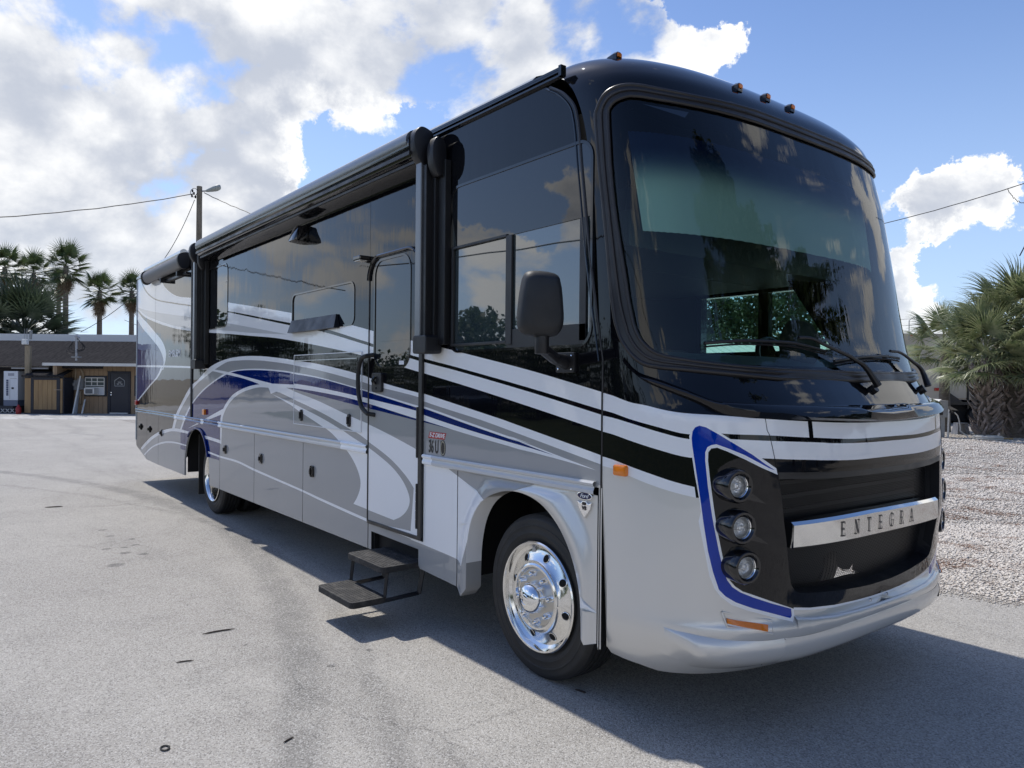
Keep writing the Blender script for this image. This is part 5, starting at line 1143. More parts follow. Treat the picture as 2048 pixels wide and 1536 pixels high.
rear_wheel(-6.39, .095); rear_wheel(-6.39, 2.475, -1)
fb = [(-7.4828,0.123),(-7.1357,0.166),(-7.3357,0.9235)]
MB().box((-7.04, .10, .16), (-7.02, .70, .95)).build('mud_flap', [RUBBER], rv, RVO)
MB().box((-7.04, 1.87, .16), (-7.02, 2.47, .95)).build('mud_flap', [RUBBER], rv, RVO)
# wheel wells and running gear seen under the skirts
for bxs in ([((-.70, .09, 1.08), (.50, .60, 1.10)), ((-.72, .09, .42), (-.70, .60, 1.08)), ((.46, .09, .60), (.48, .60, 1.08)), ((-.70, .58, .72), (.46, .60, 1.08))],
        [((-7.36, .06, 1.06), (-6.15, .80, 1.09)), ((-6.17, .05, .42), (-6.15, .80, 1.06)), ((-7.38, .05, .42), (-7.35, .80, 1.06)), ((-7.36, .78, .66), (-6.15, .80, 1.09))]):
    ug = MB()
    for p_, q_ in bxs: ug.box(p_, q_)
    ug.build('wheel_well', [GAP], rv, RVO)
ch = MB(); ch.box((-10.2, .75, .52), (.55, .85, .70)).box((-10.2, 1.72, .52), (.55, 1.82, .70)).tube([(0, .30, TR), (0, 2.27, TR)], .06, 10).tube([(-6.39, .6, TR), (-6.39, 1.97, TR)], .11, 12).box((-5.2, .9, .42), (-4.2, 1.6, .62)).box((-3.6, .25, .38), (-2.4, .62, .56)).box((-1.9, .15, .40), (-1.2, .6, .55))
ch.build('chassis', [pm('chassis_black', (.012, .012, .012), .7)], rv, RVO)
far = MB(); far.box((-10.37, 2.55, ZB), (-7.0, 2.57, .70)).box((-5.8, 2.55, ZB), (-.62, 2.57, .70)).box((-7.0, 2.55, .98), (-5.8, 2.57, 1.2)).build('far_skirt', [GREY], rv, RVO)
# ---- fold-down entry steps
stp = MB()
def tread(x0, x1, y0, y1, z1, nm):
    m = MB(); q = rrect(x0, y0, x1, y1, .035, 4); m.prism([(a, b) for a, b in q], z1-.042, z1, 'z')
    return m.build(nm, [STEPM], rv, RVO, bevel=.004)
STEPM = pm('step_grip', (.020, .020, .021), .75); nb, b = nodes(STEPM); co = objco(nb)
nb.l.new(nb.mix(nb.ramp(nb.noise(co, 14, 5, .65), .45, .75), (.018, .018, .019, 1), (.075, .07, .065, 1)), b.inputs['Base Color']); nb.l.new(nb.bump(nb.noise(co, 300, 2), .5, .003), b.inputs['Normal'])
def ribs(x0, x1, y0, y1, z, p_):
    m = MB(); k = y0+.02
    while k < y1-.02: m.box((x0+.03, k, z), (x1-.03, k+.010, z+.0022)); k += .024
    tag(m.build('grip_ribs', [STEPM], p_), kind='stuff')
t1 = tread(-1.775, -1.225, -.275, .06, .425, 'step_tread'); t2 = tread(-1.775, -1.225, -.50, -.235, .225, 'step_tread'); ribs(-1.775, -1.225, -.275, .03, .425, t1); ribs(-1.775, -1.225, -.50, -.235, .225, t2)
for x in (-1.245, -1.760):
    sf = MB()
    sf.tube([(x, -.225, .40), (x, -.25, .19)], .013, 4); sf.tube([(x, -.25, .195), (x, .02, .205)], .015, 4); sf.tube([(x, .02, .20), (x, .06, .40)], .02, 4)
    sf.build('step_frame', [BPLAST], rv, RVO)
MB().box((-1.93, .06, .40), (-1.22, .08, .52)).box((-1.93, .02, .385), (-1.91, .08, .52)).build('step_well', [GAP], rv, RVO)

# ---- the cab seen through the windshield
cabx = .40
ci = MB()
ci.box((-2.2, .05, 1.11), (.45, 2.52, 1.14)); ci.box((-2.25, .05, 1.1), (-2.2, 2.52, 3.3)); ci.box((-2.2, .05, 3.06), (.55, 2.52, 3.09)); ci.box((-2.2, .037, 1.12), (.45, .05, 3.1))
ci.box((-2.2, 2.50, 1.12), (-.83, 2.52, 3.1)); ci.box((-.83, 2.50, 1.12), (.45, 2.52, 1.90)); ci.box((-.83, 2.50, 2.45), (.25, 2.52, 3.1)); ci.build('cab_lining', [INT_D], rv, RVO)
ds = MB(); 
for (ph0, ph1) in ((12, 168),):
    P1 = [cap(ph0+(ph1-ph0)*k/24, 1.79, -.04) for k in range(25)]; P2 = [(min(p[0]-.05, .55), p[1], 1.80) for p in P1]; P3 = [(.42, p[1], 1.86) for p in P1]; P4 = [(.42, p[1], 1.2) for p in P1]
    v = P1+P2+P3+P4; ds.add(v, [(25*r_+k, 25*r_+k+1, 25*(r_+1)+k+1, 25*(r_+1)+k) for r_ in range(3) for k in range(24)])
ds.build('dashboard', [INT_G], rv, RVO, smooth=30, fix=False)
hb = MB(); hb.lathe([(.001, .0), (.12, .0), (.17, -.04), (.19, -.12)], (.50, 2.02, 1.94), 'x', 20); hb.build('instrument_hood', [INT_D], rv, RVO, smooth=50, fix=False)
sw = MB(); c = Vector((.30, 1.98, 1.80)); ax = Matrix.Rotation(R(-28), 4, 'Y')
sw.tube([c+(ax @ Vector((0, .225*math.cos(2*math.pi*k/32), .225*math.sin(2*math.pi*k/32)))) for k in range(33)], .017, 8, caps=False)
for a in (0, 120, 240): sw.tube([c, c+(ax @ Vector((0, .22*math.cos(R(a+90)), .22*math.sin(R(a+90)))))], .018, 6)
sw.build('steering_wheel', [BPLAST], rv, RVO, smooth=True)
sb = MB(); sh_z0, sh_z1 = 2.50, 2.98
v = []; n_ = 72
for k in range(n_+1):
    ph = 20+140*k/n_; f_ = k/n_
    pl_ = .006*(k % 2); a = cap(ph, 2.98, -.10-pl_); b2 = cap(ph, 2.46, -.13-pl_); v += [a, b2]
sb.add(v, [(2*k, 2*k+1, 2*k+3, 2*k+2) for k in range(n_)]); sb.build('windshield_shade', [INT_L], rv, RVO, smooth=60, fix=False)
bk = MB(); bk.box((-1.2, .3, 2.42), (-.1, 2.45, 2.95)).box((-.1, .3, 2.42), (.45, 2.45, 2.62)); bk.build('overhead_cabinet', [INT_G], rv, RVO, bevel=.01)
for (yy) in (.75, 1.98):
    s_ = MB(); s_.box((-.75, yy-.26, 1.15), (-.20, yy+.26, 1.30)).box((-.85, yy-.26, 1.25), (-.68, yy+.26, 1.95)); s_.build('driver_seat', [INT_D], rv, RVO, bevel=.05, smooth=50)
dwf = MB()
for a in ((-.84, 2.50, 1.90, -.79, 2.575, 2.44), (.40, 2.50, 1.90, .45, 2.575, 2.44), (-.24, 2.51, 1.92, -.15, 2.565, 2.42), (-.84, 2.50, 1.88, .45, 2.575, 1.94), (-.84, 2.50, 2.40, .45, 2.575, 2.45)): dwf.box(a[:3], a[3:])
dwo = dwf.build('driver_window', [BGLOSS], rv, RVO)
TG = bpy.data.materials.new('driver_window_glass'); TG.use_nodes = True; t = TG.node_tree; t.nodes.clear(); nb = NB(t)
tr = t.nodes.new('ShaderNodeBsdfTransparent'); tr.inputs[0].default_value = (.80, .92, .90, 1); gl = t.nodes.new('ShaderNodeBsdfGlossy'); gl.inputs['Roughness'].default_value = .005
fr_ = t.nodes.new('ShaderNodeFresnel'); fr_.inputs['IOR'].default_value = 1.5; mx = t.nodes.new('ShaderNodeMixShader'); nb.l.new(fr_.outputs[0], mx.inputs[0]); nb.l.new(tr.outputs[0], mx.inputs[1]); nb.l.new(gl.outputs[0], mx.inputs[2])
o_ = t.nodes.new('ShaderNodeOutputMaterial'); nb.l.new(mx.outputs[0], o_.inputs[0])
MB().box((-.80, 2.535, 1.93), (.41, 2.540, 2.41)).build('pane', [TG], dwo)
# ================================================================== GROUND
TRACKS = [(-0.0363,-0.4282,-1.3201,0.2,0.4),(-0.0444,-0.387,-0.8801,0.1,0.26)]
SPOTS = [(-4.963,-1.312,0.05),(-5.611,-1.165,0.05),(-4.675,-1.201,0.07),(-4.529,-1.068,0.06),(-4.937,-1.162,0.04),(-4.998,-1.051,0.05),(-4.212,-1.358,0.09),(-0.856,-0.803,0.035),(-0.961,-0.504,0.03),(-1.499,-1.091,0.015),(-2.591,-1.161,0.02),(-6.013,-1.181,0.05),(-5.329,-1.025,0.05)]
def ground_mat(name, base, alt, dark, speck=.5, bumpy=.5, tracks=True):
    m = pm(name, base, .92, spec=.12); nb, b = nodes(m); co = objco(nb)
    big = nb.noise(co, .35, 6, .6); mid = nb.noise(co, 2.2, 5, .6)
    c = nb.mix(nb.ramp(big, .35, .68), (*base, 1), (*alt, 1)); c = nb.mix(nb.ramp(mid, .48, .74, 0, .35), c, (*dark, 1))
    # wheel tracks worn darker, running the way vehicles pass
    if tracks:
        warp = nb.vmath('ADD', co, nb.vmath('MULTIPLY', nb.noise(co, .5, 3, .6, out=1), (1.2, 1.2, 0)))
        st = nb.noise(nb.mapping(warp, (.09, 1.25, 1), rot=(0, 0, R(6))), 1.0, 4, .6); c = nb.mix(nb.ramp(st, .50, .70, 0, .50), c, (*dark, 1))
        blot = nb.voro(co, 2.1); bl2 = nb.math('MULTIPLY', nb.ramp(blot, .055, .01), nb.ramp(nb.noise(co, .7, 2), .50, .58)); c = nb.mix(nb.math('MULTIPLY', bl2, .55), c, (.06, .06, .06, 1))
        cell = nb.voro(nb.vmath('ADD', co, nb.vmath('MULTIPLY', nb.noise(co, 3, 4, .7, out=1), (.25, .25, 0))), .55, 'DISTANCE_TO_EDGE'); ck = nb.math('MULTIPLY', nb.ramp(cell, .010, .0), nb.ramp(nb.noise(co, .45, 2), .50, .60)); c = nb.mix(nb.math('MULTIPLY', ck, .25), c, (.07, .07, .07, 1))
    if tracks:       # two tyre tracks and a few old drips where vehicles pull in
        sx = nb.sep(warpt := nb.vmath('ADD', co, nb.vmath('MULTIPLY', nb.noise(co, 1.6, 4, .65, out=1), (.0, .22, 0))))
        for (k2, k1, k0, w_, am) in TRACKS:
            yy = nb.math('ADD', nb.math('MULTIPLY', nb.math('MULTIPLY', sx[0], sx[0]), k2), nb.math('ADD', nb.math('MULTIPLY', sx[0], k1), k0+.11))
            dd = nb.math('ABSOLUTE', nb.math('SUBTRACT', sx[1], yy)); msk = nb.math('MULTIPLY', nb.ramp(dd, w_, w_*.25), nb.ramp(nb.noise(co, 2.5, 4, .6), .25, .6, .35, 1.0)); c = nb.mix(nb.math('MULTIPLY', msk, am), c, (.12, .12, .118, 1))
        for (px, py, pr) in SPOTS:
            dd = nb.vmath('LENGTH', nb.vmath('SUBTRACT', nb.vmath('ADD', co, nb.vmath('MULTIPLY', nb.noise(co, 22, 3, .6, out=1), (.05, .05, 0))), (px+.025, py+.025, 0.0))); c = nb.mix(nb.ramp(dd, pr, pr*.5, 0, .55), c, (.07, .07, .07, 1))
    g1 = nb.voro(co, 150, out='Color'); g1v = nb.sep(g1)[0]; gd = nb.voro(co, 150); g2 = nb.noise(co, 90, 4, .75)
    c = nb.mix(nb.math('MULTIPLY', nb.ramp(g1v, .62, .95), speck), c, (.74, .73, .70, 1))
    c = nb.mix(nb.math('MULTIPLY', nb.ramp(g1v, .30, .05), speck*1.1), c, (.05, .05, .052, 1))
    c = nb.mix(nb.ramp(g2, .46, .34, 0, speck*.8), c, (.09, .09, .09, 1))
    h = nb.math('ADD', nb.math('MULTIPLY', g1v, .7), nb.math('SUBTRACT', g2, nb.math('MULTIPLY', gd, .8)))
    nb.l.new(c, b.inputs['Base Color']); nb.l.new(nb.bump(h, bumpy, .008), b.inputs['Normal'])
    return m
ASPH = ground_mat('weathered_asphalt', (.385, .365, .335), (.445, .425, .39), (.27, .258, .24), .38, .6)
nb, b = nodes(ASPH)
EARTH = ground_mat('bare_sandy_earth', (.30, .27, .22), (.24, .22, .17), (.16, .14, .10), .3, .4, False)
CONC = pm('sun_bleached_concrete', (.42, .41, .39), .9); nb, b = nodes(CONC); co = objco(nb)
cr = nb.ramp(nb.noise(nb.mapping(co, (.25, 1.3, 1)), 1.0, 8, .7), .42, .62); c = nb.mix(cr, (.46, .45, .43, 1), (.33, .325, .31, 1)); c = nb.mix(nb.ramp(nb.voro(nb.mapping(co, (.25, .8, 1)), 1.0, 'DISTANCE_TO_EDGE'), .0, .012, .8, 0), c, (.10, .10, .10, 1)); nb.l.new(c, b.inputs['Base Color'])
def sheet(name, pts, z, mat, sub=None):
    me = mesh([(x, y, z) for x, y in pts], [tuple(range(len(pts)))], [mat]); o = link(name, me); tag(o, kind='structure'); return o
g_ = sheet('ground', [(-900, -900), (900, -900), (900, 900), (-900, 900)], -.008, EARTH)
BR = math.atan2(_r0.y, _r0.x)                                # things across the yard are set square to this
CG = Vector((3.243, -2.653, 0)); D0 = Vector((_d0.x, _d0.y, 0)); R0 = Vector((_r0.x, _r0.y, 0))
def at(Z, lat=0.0, z=0.0): p = CG+D0*Z+R0*lat; return (p.x, p.y, z)
gb = [(0.505,3.951),(0.832,3.983),(1.125,4.022)]
edge = [(-30, 3.2), (-12, 3.5), (-4, 3.55), (-1, 3.78), gb[0], gb[1], gb[2], (2.2, 4.25), (4, 4.7), (7, 5.6), (12, 7.5), (22, 9)]
p30, p31 = at(31.2, -60), at(31.2, 0)
lot = [(30, -8.5)]+[(30, 11)]+edge[::-1]+[at(34.9, 8)[:2], at(34.9, -70)[:2], (-75, -60), (-42, -34), (-34, -10), (-20, -8.3), (0, -8)]
sheet('asphalt_lot', lot, 0.0, ASPH)
VERGEM = pm('added_verge_grass', (.05, .07, .025), .95, spec=.1); nb, b = nodes(VERGEM); co = objco(nb); nb.l.new(nb.mix(nb.ramp(nb.noise(co, 1.2, 8, .7), .35, .65), (.035, .052, .018, 1), (.075, .085, .035, 1)), b.inputs['Base Color'])
sheet('added_dark_verge', [(45, -8.5), (0, -8), (-20, -8.3), (-34, -10), (-42, -34), (-75, -60), (-75, -120), (80, -120), (80, -8.5)][::-1], -.004, VERGEM)  # unseen dark ground added behind the camera to deepen the paint's reflections
cl = [at(34.85, -60)[:2], at(29.6, -60)[:2], at(30.2, -22)[:2], at(29.5, -20)[:2], at(30.0, -15)[:2], at(31.0, -11)[:2], at(34.85, -9)[:2]]
sheet('concrete_apron', cl[::-1], .004, CONC)
# gravel pad: a bed and the stones on it
GRBED = ground_mat('gravel_bed', (.42, .385, .345), (.46, .42, .37), (.28, .21, .16), .9, 1.0, False)
gpoly = edge+[(22, 60), (-30, 60)]
sheet('gravel_bed', gpoly[::-1] if False else gpoly, .002, GRBED)
rng = np.random.default_rng(7)
def ctrl(n, sampler): return sampler(n)
gp = []
tgt = [(5.2, 9.0, 26000, .50, .78), (9.0, 14.0, 20000, .50, .78), (14.0, 24.5, 16000, .50, .78), (4.2, 9.0, 26000, .0, 1.5), (9.0, 17.0, 30000, .15, 1.2), (17.0, 26.0, 16000, .3, 1.0)]
pts = []
for z0, z1, n, u0, u1 in tgt:
    Z = np.sqrt(rng.uniform(z0*z0, z1*z1, n)); u = rng.uniform(u0, u1, n); 
    P = np.stack([CG.x+D0.x*Z+R0.x*Z*u, CG.y+D0.y*Z+R0.y*Z*u], 1); k = inpoly(P, gpoly); P = P[k]; Zk = Z[k]
    pts.append(np.c_[P, np.clip(.0085+Zk*.0006, 0, .022)*rng.uniform(.6, 1.7, len(P))])
# a ragged scatter of stones and debris over the edge onto the asphalt
E_ = np.array(edge[4:8]); t_ = rng.uniform(0, 1, 900); i_ = rng.integers(0, 3, 900); eb = E_[i_]+(E_[i_+1]-E_[i_])*t_[:, None]; eb[:, 1] -= np.abs(rng.normal(0, .09, 900)); pts.append(np.c_[eb, rng.uniform(.004, .011, 900)])
PT = np.concatenate(pts)
octv = np.array([(1, 0, 0), (0, 1, 0), (-1, 0, 0), (0, -1, 0), (0, 0, 1), (0, 0, -.6)]); octf = np.array([(0, 1, 4), (1, 2, 4), (2, 3, 4), (3, 0, 4), (1, 0, 5), (2, 1, 5), (3, 2, 5), (0, 3, 5)])
n = len(PT); jit = rng.uniform(.55, 1.25, (n, 6, 1))*octv[None]*rng.uniform(.7, 1.3, (n, 1, 3)); jit[:, :, 2] *= .55
ang = rng.uniform(0, 6.28, n); ca, sa = np.cos(ang), np.sin(ang); X_ = jit[:, :, 0]*ca[:, None]-jit[:, :, 1]*sa[:, None]; Y_ = jit[:, :, 0]*sa[:, None]+jit[:, :, 1]*ca[:, None]
V = np.stack([X_*PT[:, 2:3]+PT[:, 0:1], Y_*PT[:, 2:3]+PT[:, 1:2], jit[:, :, 2]*PT[:, 2:3]+PT[:, 2:3]*.25+.002], 2).reshape(-1, 3)
Fc = (octf[None]+(np.arange(n)*6)[:, None, None]).reshape(-1, 3)
me = bpy.data.meshes.new('gravel'); me.vertices.add(len(V)); me.vertices.foreach_set('co', V.ravel()); me.loops.add(Fc.size); me.loops.foreach_set('vertex_index', Fc.ravel()); me.polygons.add(len(Fc)); me.polygons.foreach_set('loop_start', np.arange(0, Fc.size, 3)); me.update(calc_edges=True)
GST = pm('gravel_stone', (.45, .43, .40), .85); nb, b = nodes(GST); co = objco(nb)
cc = nb.mix(nb.ramp(nb.noise(co, 60, 2, .5), .36, .64), (.43, .385, .34, 1), (.74, .70, .64, 1)); cc = nb.mix(nb.math('MULTIPLY', nb.ramp(nb.noise(co, 1.6, 4, .65), .49, .66), nb.ramp(nb.noise(co, 45, 2), .38, .55)), cc, (.19, .10, .06, 1)); nb.l.new(cc, b.inputs['Base Color'])
me.materials.append(GST); gro = link('gravel', me); tag(gro, kind='stuff')
# leaf litter and twigs
def litter(name, px, L, a, r=.004, curve=.05, n=5):
    (x, y) = px; pts = [(x+L*(k/n-.5)*math.cos(a)-curve*L*math.sin(math.pi*k/n)*math.sin(a), y+L*(k/n-.5)*math.sin(a)+curve*L*math.sin(math.pi*k/n)*math.cos(a), r+.001) for k in range(n+1)]
    m = MB(); m.tube(pts, [r*.4]+[r]*(n-1)+[r*.3], 5); return m.build(name, [TWIG], None)
TWIG = pm('dead_leaf_brown', (.035, .025, .02), .8)
tw = [(-1.849,-1.256),(-1.834,-1.051),(-1.43,-1.519),(-1.409,-1.424),(-0.109,-1.371),(-0.132,-1.312),(0.254,0.118),(0.323,0.135),(-7.983,-1.526),(-7.943,-1.331),(-0.378,-1.818)]
for (i, rr, lb) in ((0, .005, 'longest dark twig on the asphalt, left of the entry steps'), (2, .004, 'dark twig on the asphalt left of and nearer than the longest one'), (4, .004, 'small dark twig near the bottom edge of the asphalt'), (6, .006, 'curled dead leaf on the asphalt just ahead of the front tyre'), (8, .007, 'dark twig far out on the asphalt at the left, farthest from the camera')):
    (x0_, y0_), (x1_, y1_) = tw[i], tw[i+1]; L = math.hypot(x1_-x0_, y1_-y0_)
    o = litter('twig', ((x0_+x1_)/2, (y0_+y1_)/2), L, math.atan2(y1_-y0_, x1_-x0_), rr); tag(o, lb, 'twig', 'dead twigs and leaves on the asphalt')
ml = MB(); p = tw[10]; ml.tube([(p[0]+.025*math.cos(2*math.pi*k/14), p[1]+.018*math.sin(2*math.pi*k/14), .005) for k in range(15)], .004, 6, caps=False)
tag(ml.build('rubber_ring', [RUBBER], None), 'small black rubber ring lying on the asphalt in the near left', 'ring')

# ================================================================== PLANTS
def leafmat(name, a, b_, rough=.5, trans=.25):
    m = pm(name, a, rough); nb, b = nodes(m); co = objco(nb); oi = nb.n.new('ShaderNodeObjectInfo').outputs['Random']
    c = nb.mix(nb.ramp(nb.noise(co, 3.5, 3, .6), .35, .7), (*a, 1), (*b_, 1)); nb.l.new(c, b.inputs['Base Color'])
    b.inputs['Transmission Weight'].default_value = 0.0
    t = m.node_tree; tl = t.nodes.new('ShaderNodeBsdfTranslucent'); nb.l.new(c, tl.inputs[0]); mx = t.nodes.new('ShaderNodeMixShader'); mx.inputs[0].default_value = trans
    nb.l.new(b.outputs[0], mx.inputs[1]); nb.l.new(tl.outputs[0], mx.inputs[2]); nb.l.new(mx.outputs[0], t.nodes['Material Output'].inputs[0]); return m
SABAL = leafmat('sabal_leaf', (.15, .19, .085), (.34, .35, .20), .36, .32); WASH = leafmat('fan_palm_leaf', (.045, .085, .030), (.10, .12, .045), .45, .25); DEADF = leafmat('dead_frond', (.16, .115, .07), (.24, .18, .12), .8, .2)
PINE = leafmat('pine_needles', (.035, .065, .025), (.07, .10, .04), .6, .2); OAK = leafmat('oak_leaves', (.035, .060, .020), (.075, .10, .03), .5, .3); YOAK = leafmat('yellow_green_leaves', (.10, .12, .02), (.16, .15, .03), .5, .35); DPALM = leafmat('dark_palm_leaf', (.035, .055, .030), (.07, .09, .05), .5, .2)
def barkmat(name, a, b_, sc_=(6, 6, 2)):
    m = pm(name, a, .9); nb, b = nodes(m); co = objco(nb); n_ = nb.noise(nb.mapping(co, sc_), 1.0, 6, .65); nb.l.new(nb.mix(nb.ramp(n_, .35, .65), (*a, 1), (*b_, 1)), b.inputs['Base Color']); nb.l.new(nb.bump(n_, .6, .03), b.inputs['Normal']); return m
BARK = barkmat('grey_bark', (.13, .11, .09), (.22, .19, .16)); PBARK = barkmat('palm_trunk', (.12, .10, .08), (.19, .165, .135), (5, 5, 22)); BOOT = barkmat('palm_boot', (.17, .135, .115), (.30, .255, .23), (9, 9, 9))
def fan(name, L, n, rad, droop, mat, rnd, wd=.045, segs=3, split=.45, pet=.016):
    """one fan frond: petiole along +x from the origin, then a pleated hand of blades whose tips hang"""
    m = MB(); m.tube([(0, 0, 0), (L*.5, 0, .03*L), (L, 0, -.02*L)], [pet*1.3, pet, pet*.7], 5)
    for k in range(n):
        a = R(-118+236*(k+.5)/n)+rnd.uniform(-.03, .03); r_ = rad*(.80+.20*math.cos(a*.75))*rnd.uniform(.88, 1.08); p = Vector((L, 0, -.02*L)); 
        lift = .22*math.cos(a*1.3); w = wd*rad*(.9+.2*rnd.random()); el = lift; prev = None; step = r_/segs
        yaw = a; vs = []
        for j in range(segs+1):
            t = j/segs; ww = w*(1-.15*t) if t < split else w*(1.0-(t-split)/(1-split))*.55+.002
            dirv = Vector((math.cos(yaw)*math.cos(el), math.sin(yaw)*math.cos(el), math.sin(el))); side = Vector((-math.sin(yaw), math.cos(yaw), 0))
            vs += [p-side*ww*.5*(.25+t*1.3 if t < split else 1.0)+Vector((0, 0, .25*ww)), p+side*ww*.5*(.25+t*1.3 if t < split else 1.0)-Vector((0, 0, .1*ww))]
            p = p+dirv*step; el -= droop*(t**1.2)*(2.2/segs)*rnd.uniform(.7, 1.3)+.06; yaw += rnd.uniform(-.05, .05)
        m.add(vs, [(2*j, 2*j+1, 2*j+3, 2*j+2) for j in range(segs)])
    me = mesh(m.v, m.f, [mat], None, False, name); return me
rnd = random.Random(5)
FAN_HI = [fan('frond', .95, 34, 1.05, 1.15, SABAL, rnd, .066, 5) for _ in range(3)]
FAN_LO = [fan('frond', .75, 22, .85, .55, WASH, rnd, .10, 3) for _ in range(3)]
FAN_DK = [fan('frond', .9, 24, .95, .7, DPALM, rnd, .09, 3) for _ in range(2)]
FAN_DEAD = [fan('dead_frond', .5, 14, .8, 1.2, DEADF, rnd, .11, 3) for _ in range(2)]
def place(me, name, parent, loc, yaw, pitch, s, roll=0.0):
    o = bpy.data.objects.new(name, me); col.objects.link(o); o.parent = parent; o.location = loc
    o.matrix_local = Matrix.Translation(loc) @ Matrix.Rotation(yaw, 4, 'Z') @ Matrix.Rotation(-pitch, 4, 'Y') @ Matrix.Rotation(roll, 4, 'X') @ Matrix.Scale(s, 4); return o
def palm(name, loc, h, label, fans, nf, s, skirt=0, trunk_r=.16, group='tall fan palms behind the brown roofs', cat='palm tree', seed=0, lean=(0, 0), pmin=-60):
    rn = random.Random(seed); t = thing(name, label, cat, loc, group)
    tm = MB(); top = Vector((lean[0], lean[1], h)); tm.tube([(0, 0, 0), (lean[0]*.3, lean[1]*.3, h*.5), tuple(top)], [trunk_r*1.15, trunk_r*.9, trunk_r*.75], 10); tm.build('trunk', [PBARK], t, smooth=True)
    for k in range(nf):
        f_ = k/nf; pitch = R(82-(82-pmin)*f_**.8+rn.uniform(-10, 10)); yaw = k*2.39996+rn.uniform(-.2, .2)
        place(rn.choice(fans), 'frond', t, top+Vector((0, 0, .15*s-.35*s*f_)), yaw, pitch, s*rn.uniform(.85, 1.1), rn.uniform(-.3, .3))
    for k in range(skirt):
        place(rn.choice(FAN_DEAD), 'dead_frond', t, top+Vector((0, 0, -.3*s-.75*s*(k/max(1, skirt)))), k*2.39996, R(-68-rn.uniform(0, 14)), s*rn.uniform(.7, .95), rn.uniform(-.4, .4))
    return t
def fl_(Z, u, v):   # lateral, height at a depth
    w = ((u-1024)/1490, (763.5-v+.0099*(u-1024))/1490); return w[0]*Z, 1.681+w[1]*Z
for (u, v, Z, s, sk, lab, sd) in ((130, 532, 50, 1.12, 16, 'tallest fan palm, its crown well above the others behind the brown roof', 1), (198, 582, 52, 1.0, 20, 'fan palm with a shaggy brown skirt, standing alone above the door with the small sign', 2),
        (262, 582, 54, .95, 18, 'fan palm half hidden by the rear corner of the motorhome', 3), (8, 535, 50, 1.05, 10, 'fan palm crown cut by the left edge of the picture', 4), (66, 545, 55, 1.05, 12, 'fan palm between the tallest one and the one at the picture edge', 5), (116, 566, 58, .85, 8, 'darker fan palm close behind the trunk of the tallest one', 6)):
    la, hh = fl_(Z, u, v); palm('fan_palm', at(Z, la), hh, lab, FAN_LO, 34, s, sk, .20, seed=sd)
la, hh = fl_(46, 48, 640); palm('low_fan_palm', at(46, la), hh-1.0, 'broad dark low fan palm crowded in front of the tall palms', FAN_DK, 70, 2.1, 0, .35, None, seed=9, pmin=-50)
# the two sabal palms beside the gravel
def sabal(loc, h, r0, lab, nf, s, nb_, seed, boots=True, pmin=-62):
    t = palm('sabal_palm', loc, h, lab, FAN_HI, nf, s, 0, r0*.62, 'sabal palms on the gravel beside the motorhome', seed=seed, pmin=pmin); rn = random.Random(seed)
    bm_ = MB(); bm_.add([(-.05, -.055, 0), (-.05, .055, 0), (.10, -.035, .22), (.10, .035, .22), (.145, -.022, .36), (.145, .022, .36), (.03, -.05, 0), (.03, .05, 0), (.13, -.03, .20), (.13, .03, .20)],
        [(0, 2, 3, 1), (2, 4, 5, 3), (6, 7, 9, 8), (8, 9, 5, 4), (0, 6, 8, 2), (1, 3, 9, 7), (2, 8, 4), (3, 5, 9)])
    bme = mesh(bm_.v, bm_.f, [BOOT], None, False, 'boot')
    for k in range(nb_):
        z = (h-.45)*(k/nb_)**1.0+.03; a = k*2.39996+rn.uniform(-.12, .12); rr = r0*(.62+.10*math.sin(3.1*z/h))
        o = bpy.data.objects.new('boot', bme); col.objects.link(o); o.parent = t
        o.matrix_local = Matrix.Translation((rr*math.cos(a), rr*math.sin(a), z)) @ Matrix.Rotation(a, 4, 'Z') @ Matrix.Rotation(rn.uniform(-.1, .35), 4, 'Y') @ Matrix.Rotation(rn.choice((-.55, .55))+rn.uniform(-.15, .15), 4, 'X') @ Matrix.Scale(rn.uniform(.85, 1.25), 4)
    return t
la, hh = fl_(24.6, 2032, 660); sabal(at(24.6, la), 3.5, .62, 'stout sabal palm with a criss-crossed trunk at the right edge', 50, 1.3, 210, 21, pmin=-40)
la, hh = fl_(24.0, 1968, 700); sabal(at(23.9, la), 2.6, .34, 'slimmer sabal palm with a spiky grey trunk between the stout palm and the motorhome', 36, 1.05, 110, 22, pmin=-34)
la, hh = fl_(27, 1905, 700); palm('sabal_palm', at(27.5, la), 3.1, 'sabal palm behind the other two, its fronds hanging before the beige trailer', FAN_HI, 26, 1.0, 0, .2, 'sabal palms on the gravel beside the motorhome', seed=23, pmin=-28)

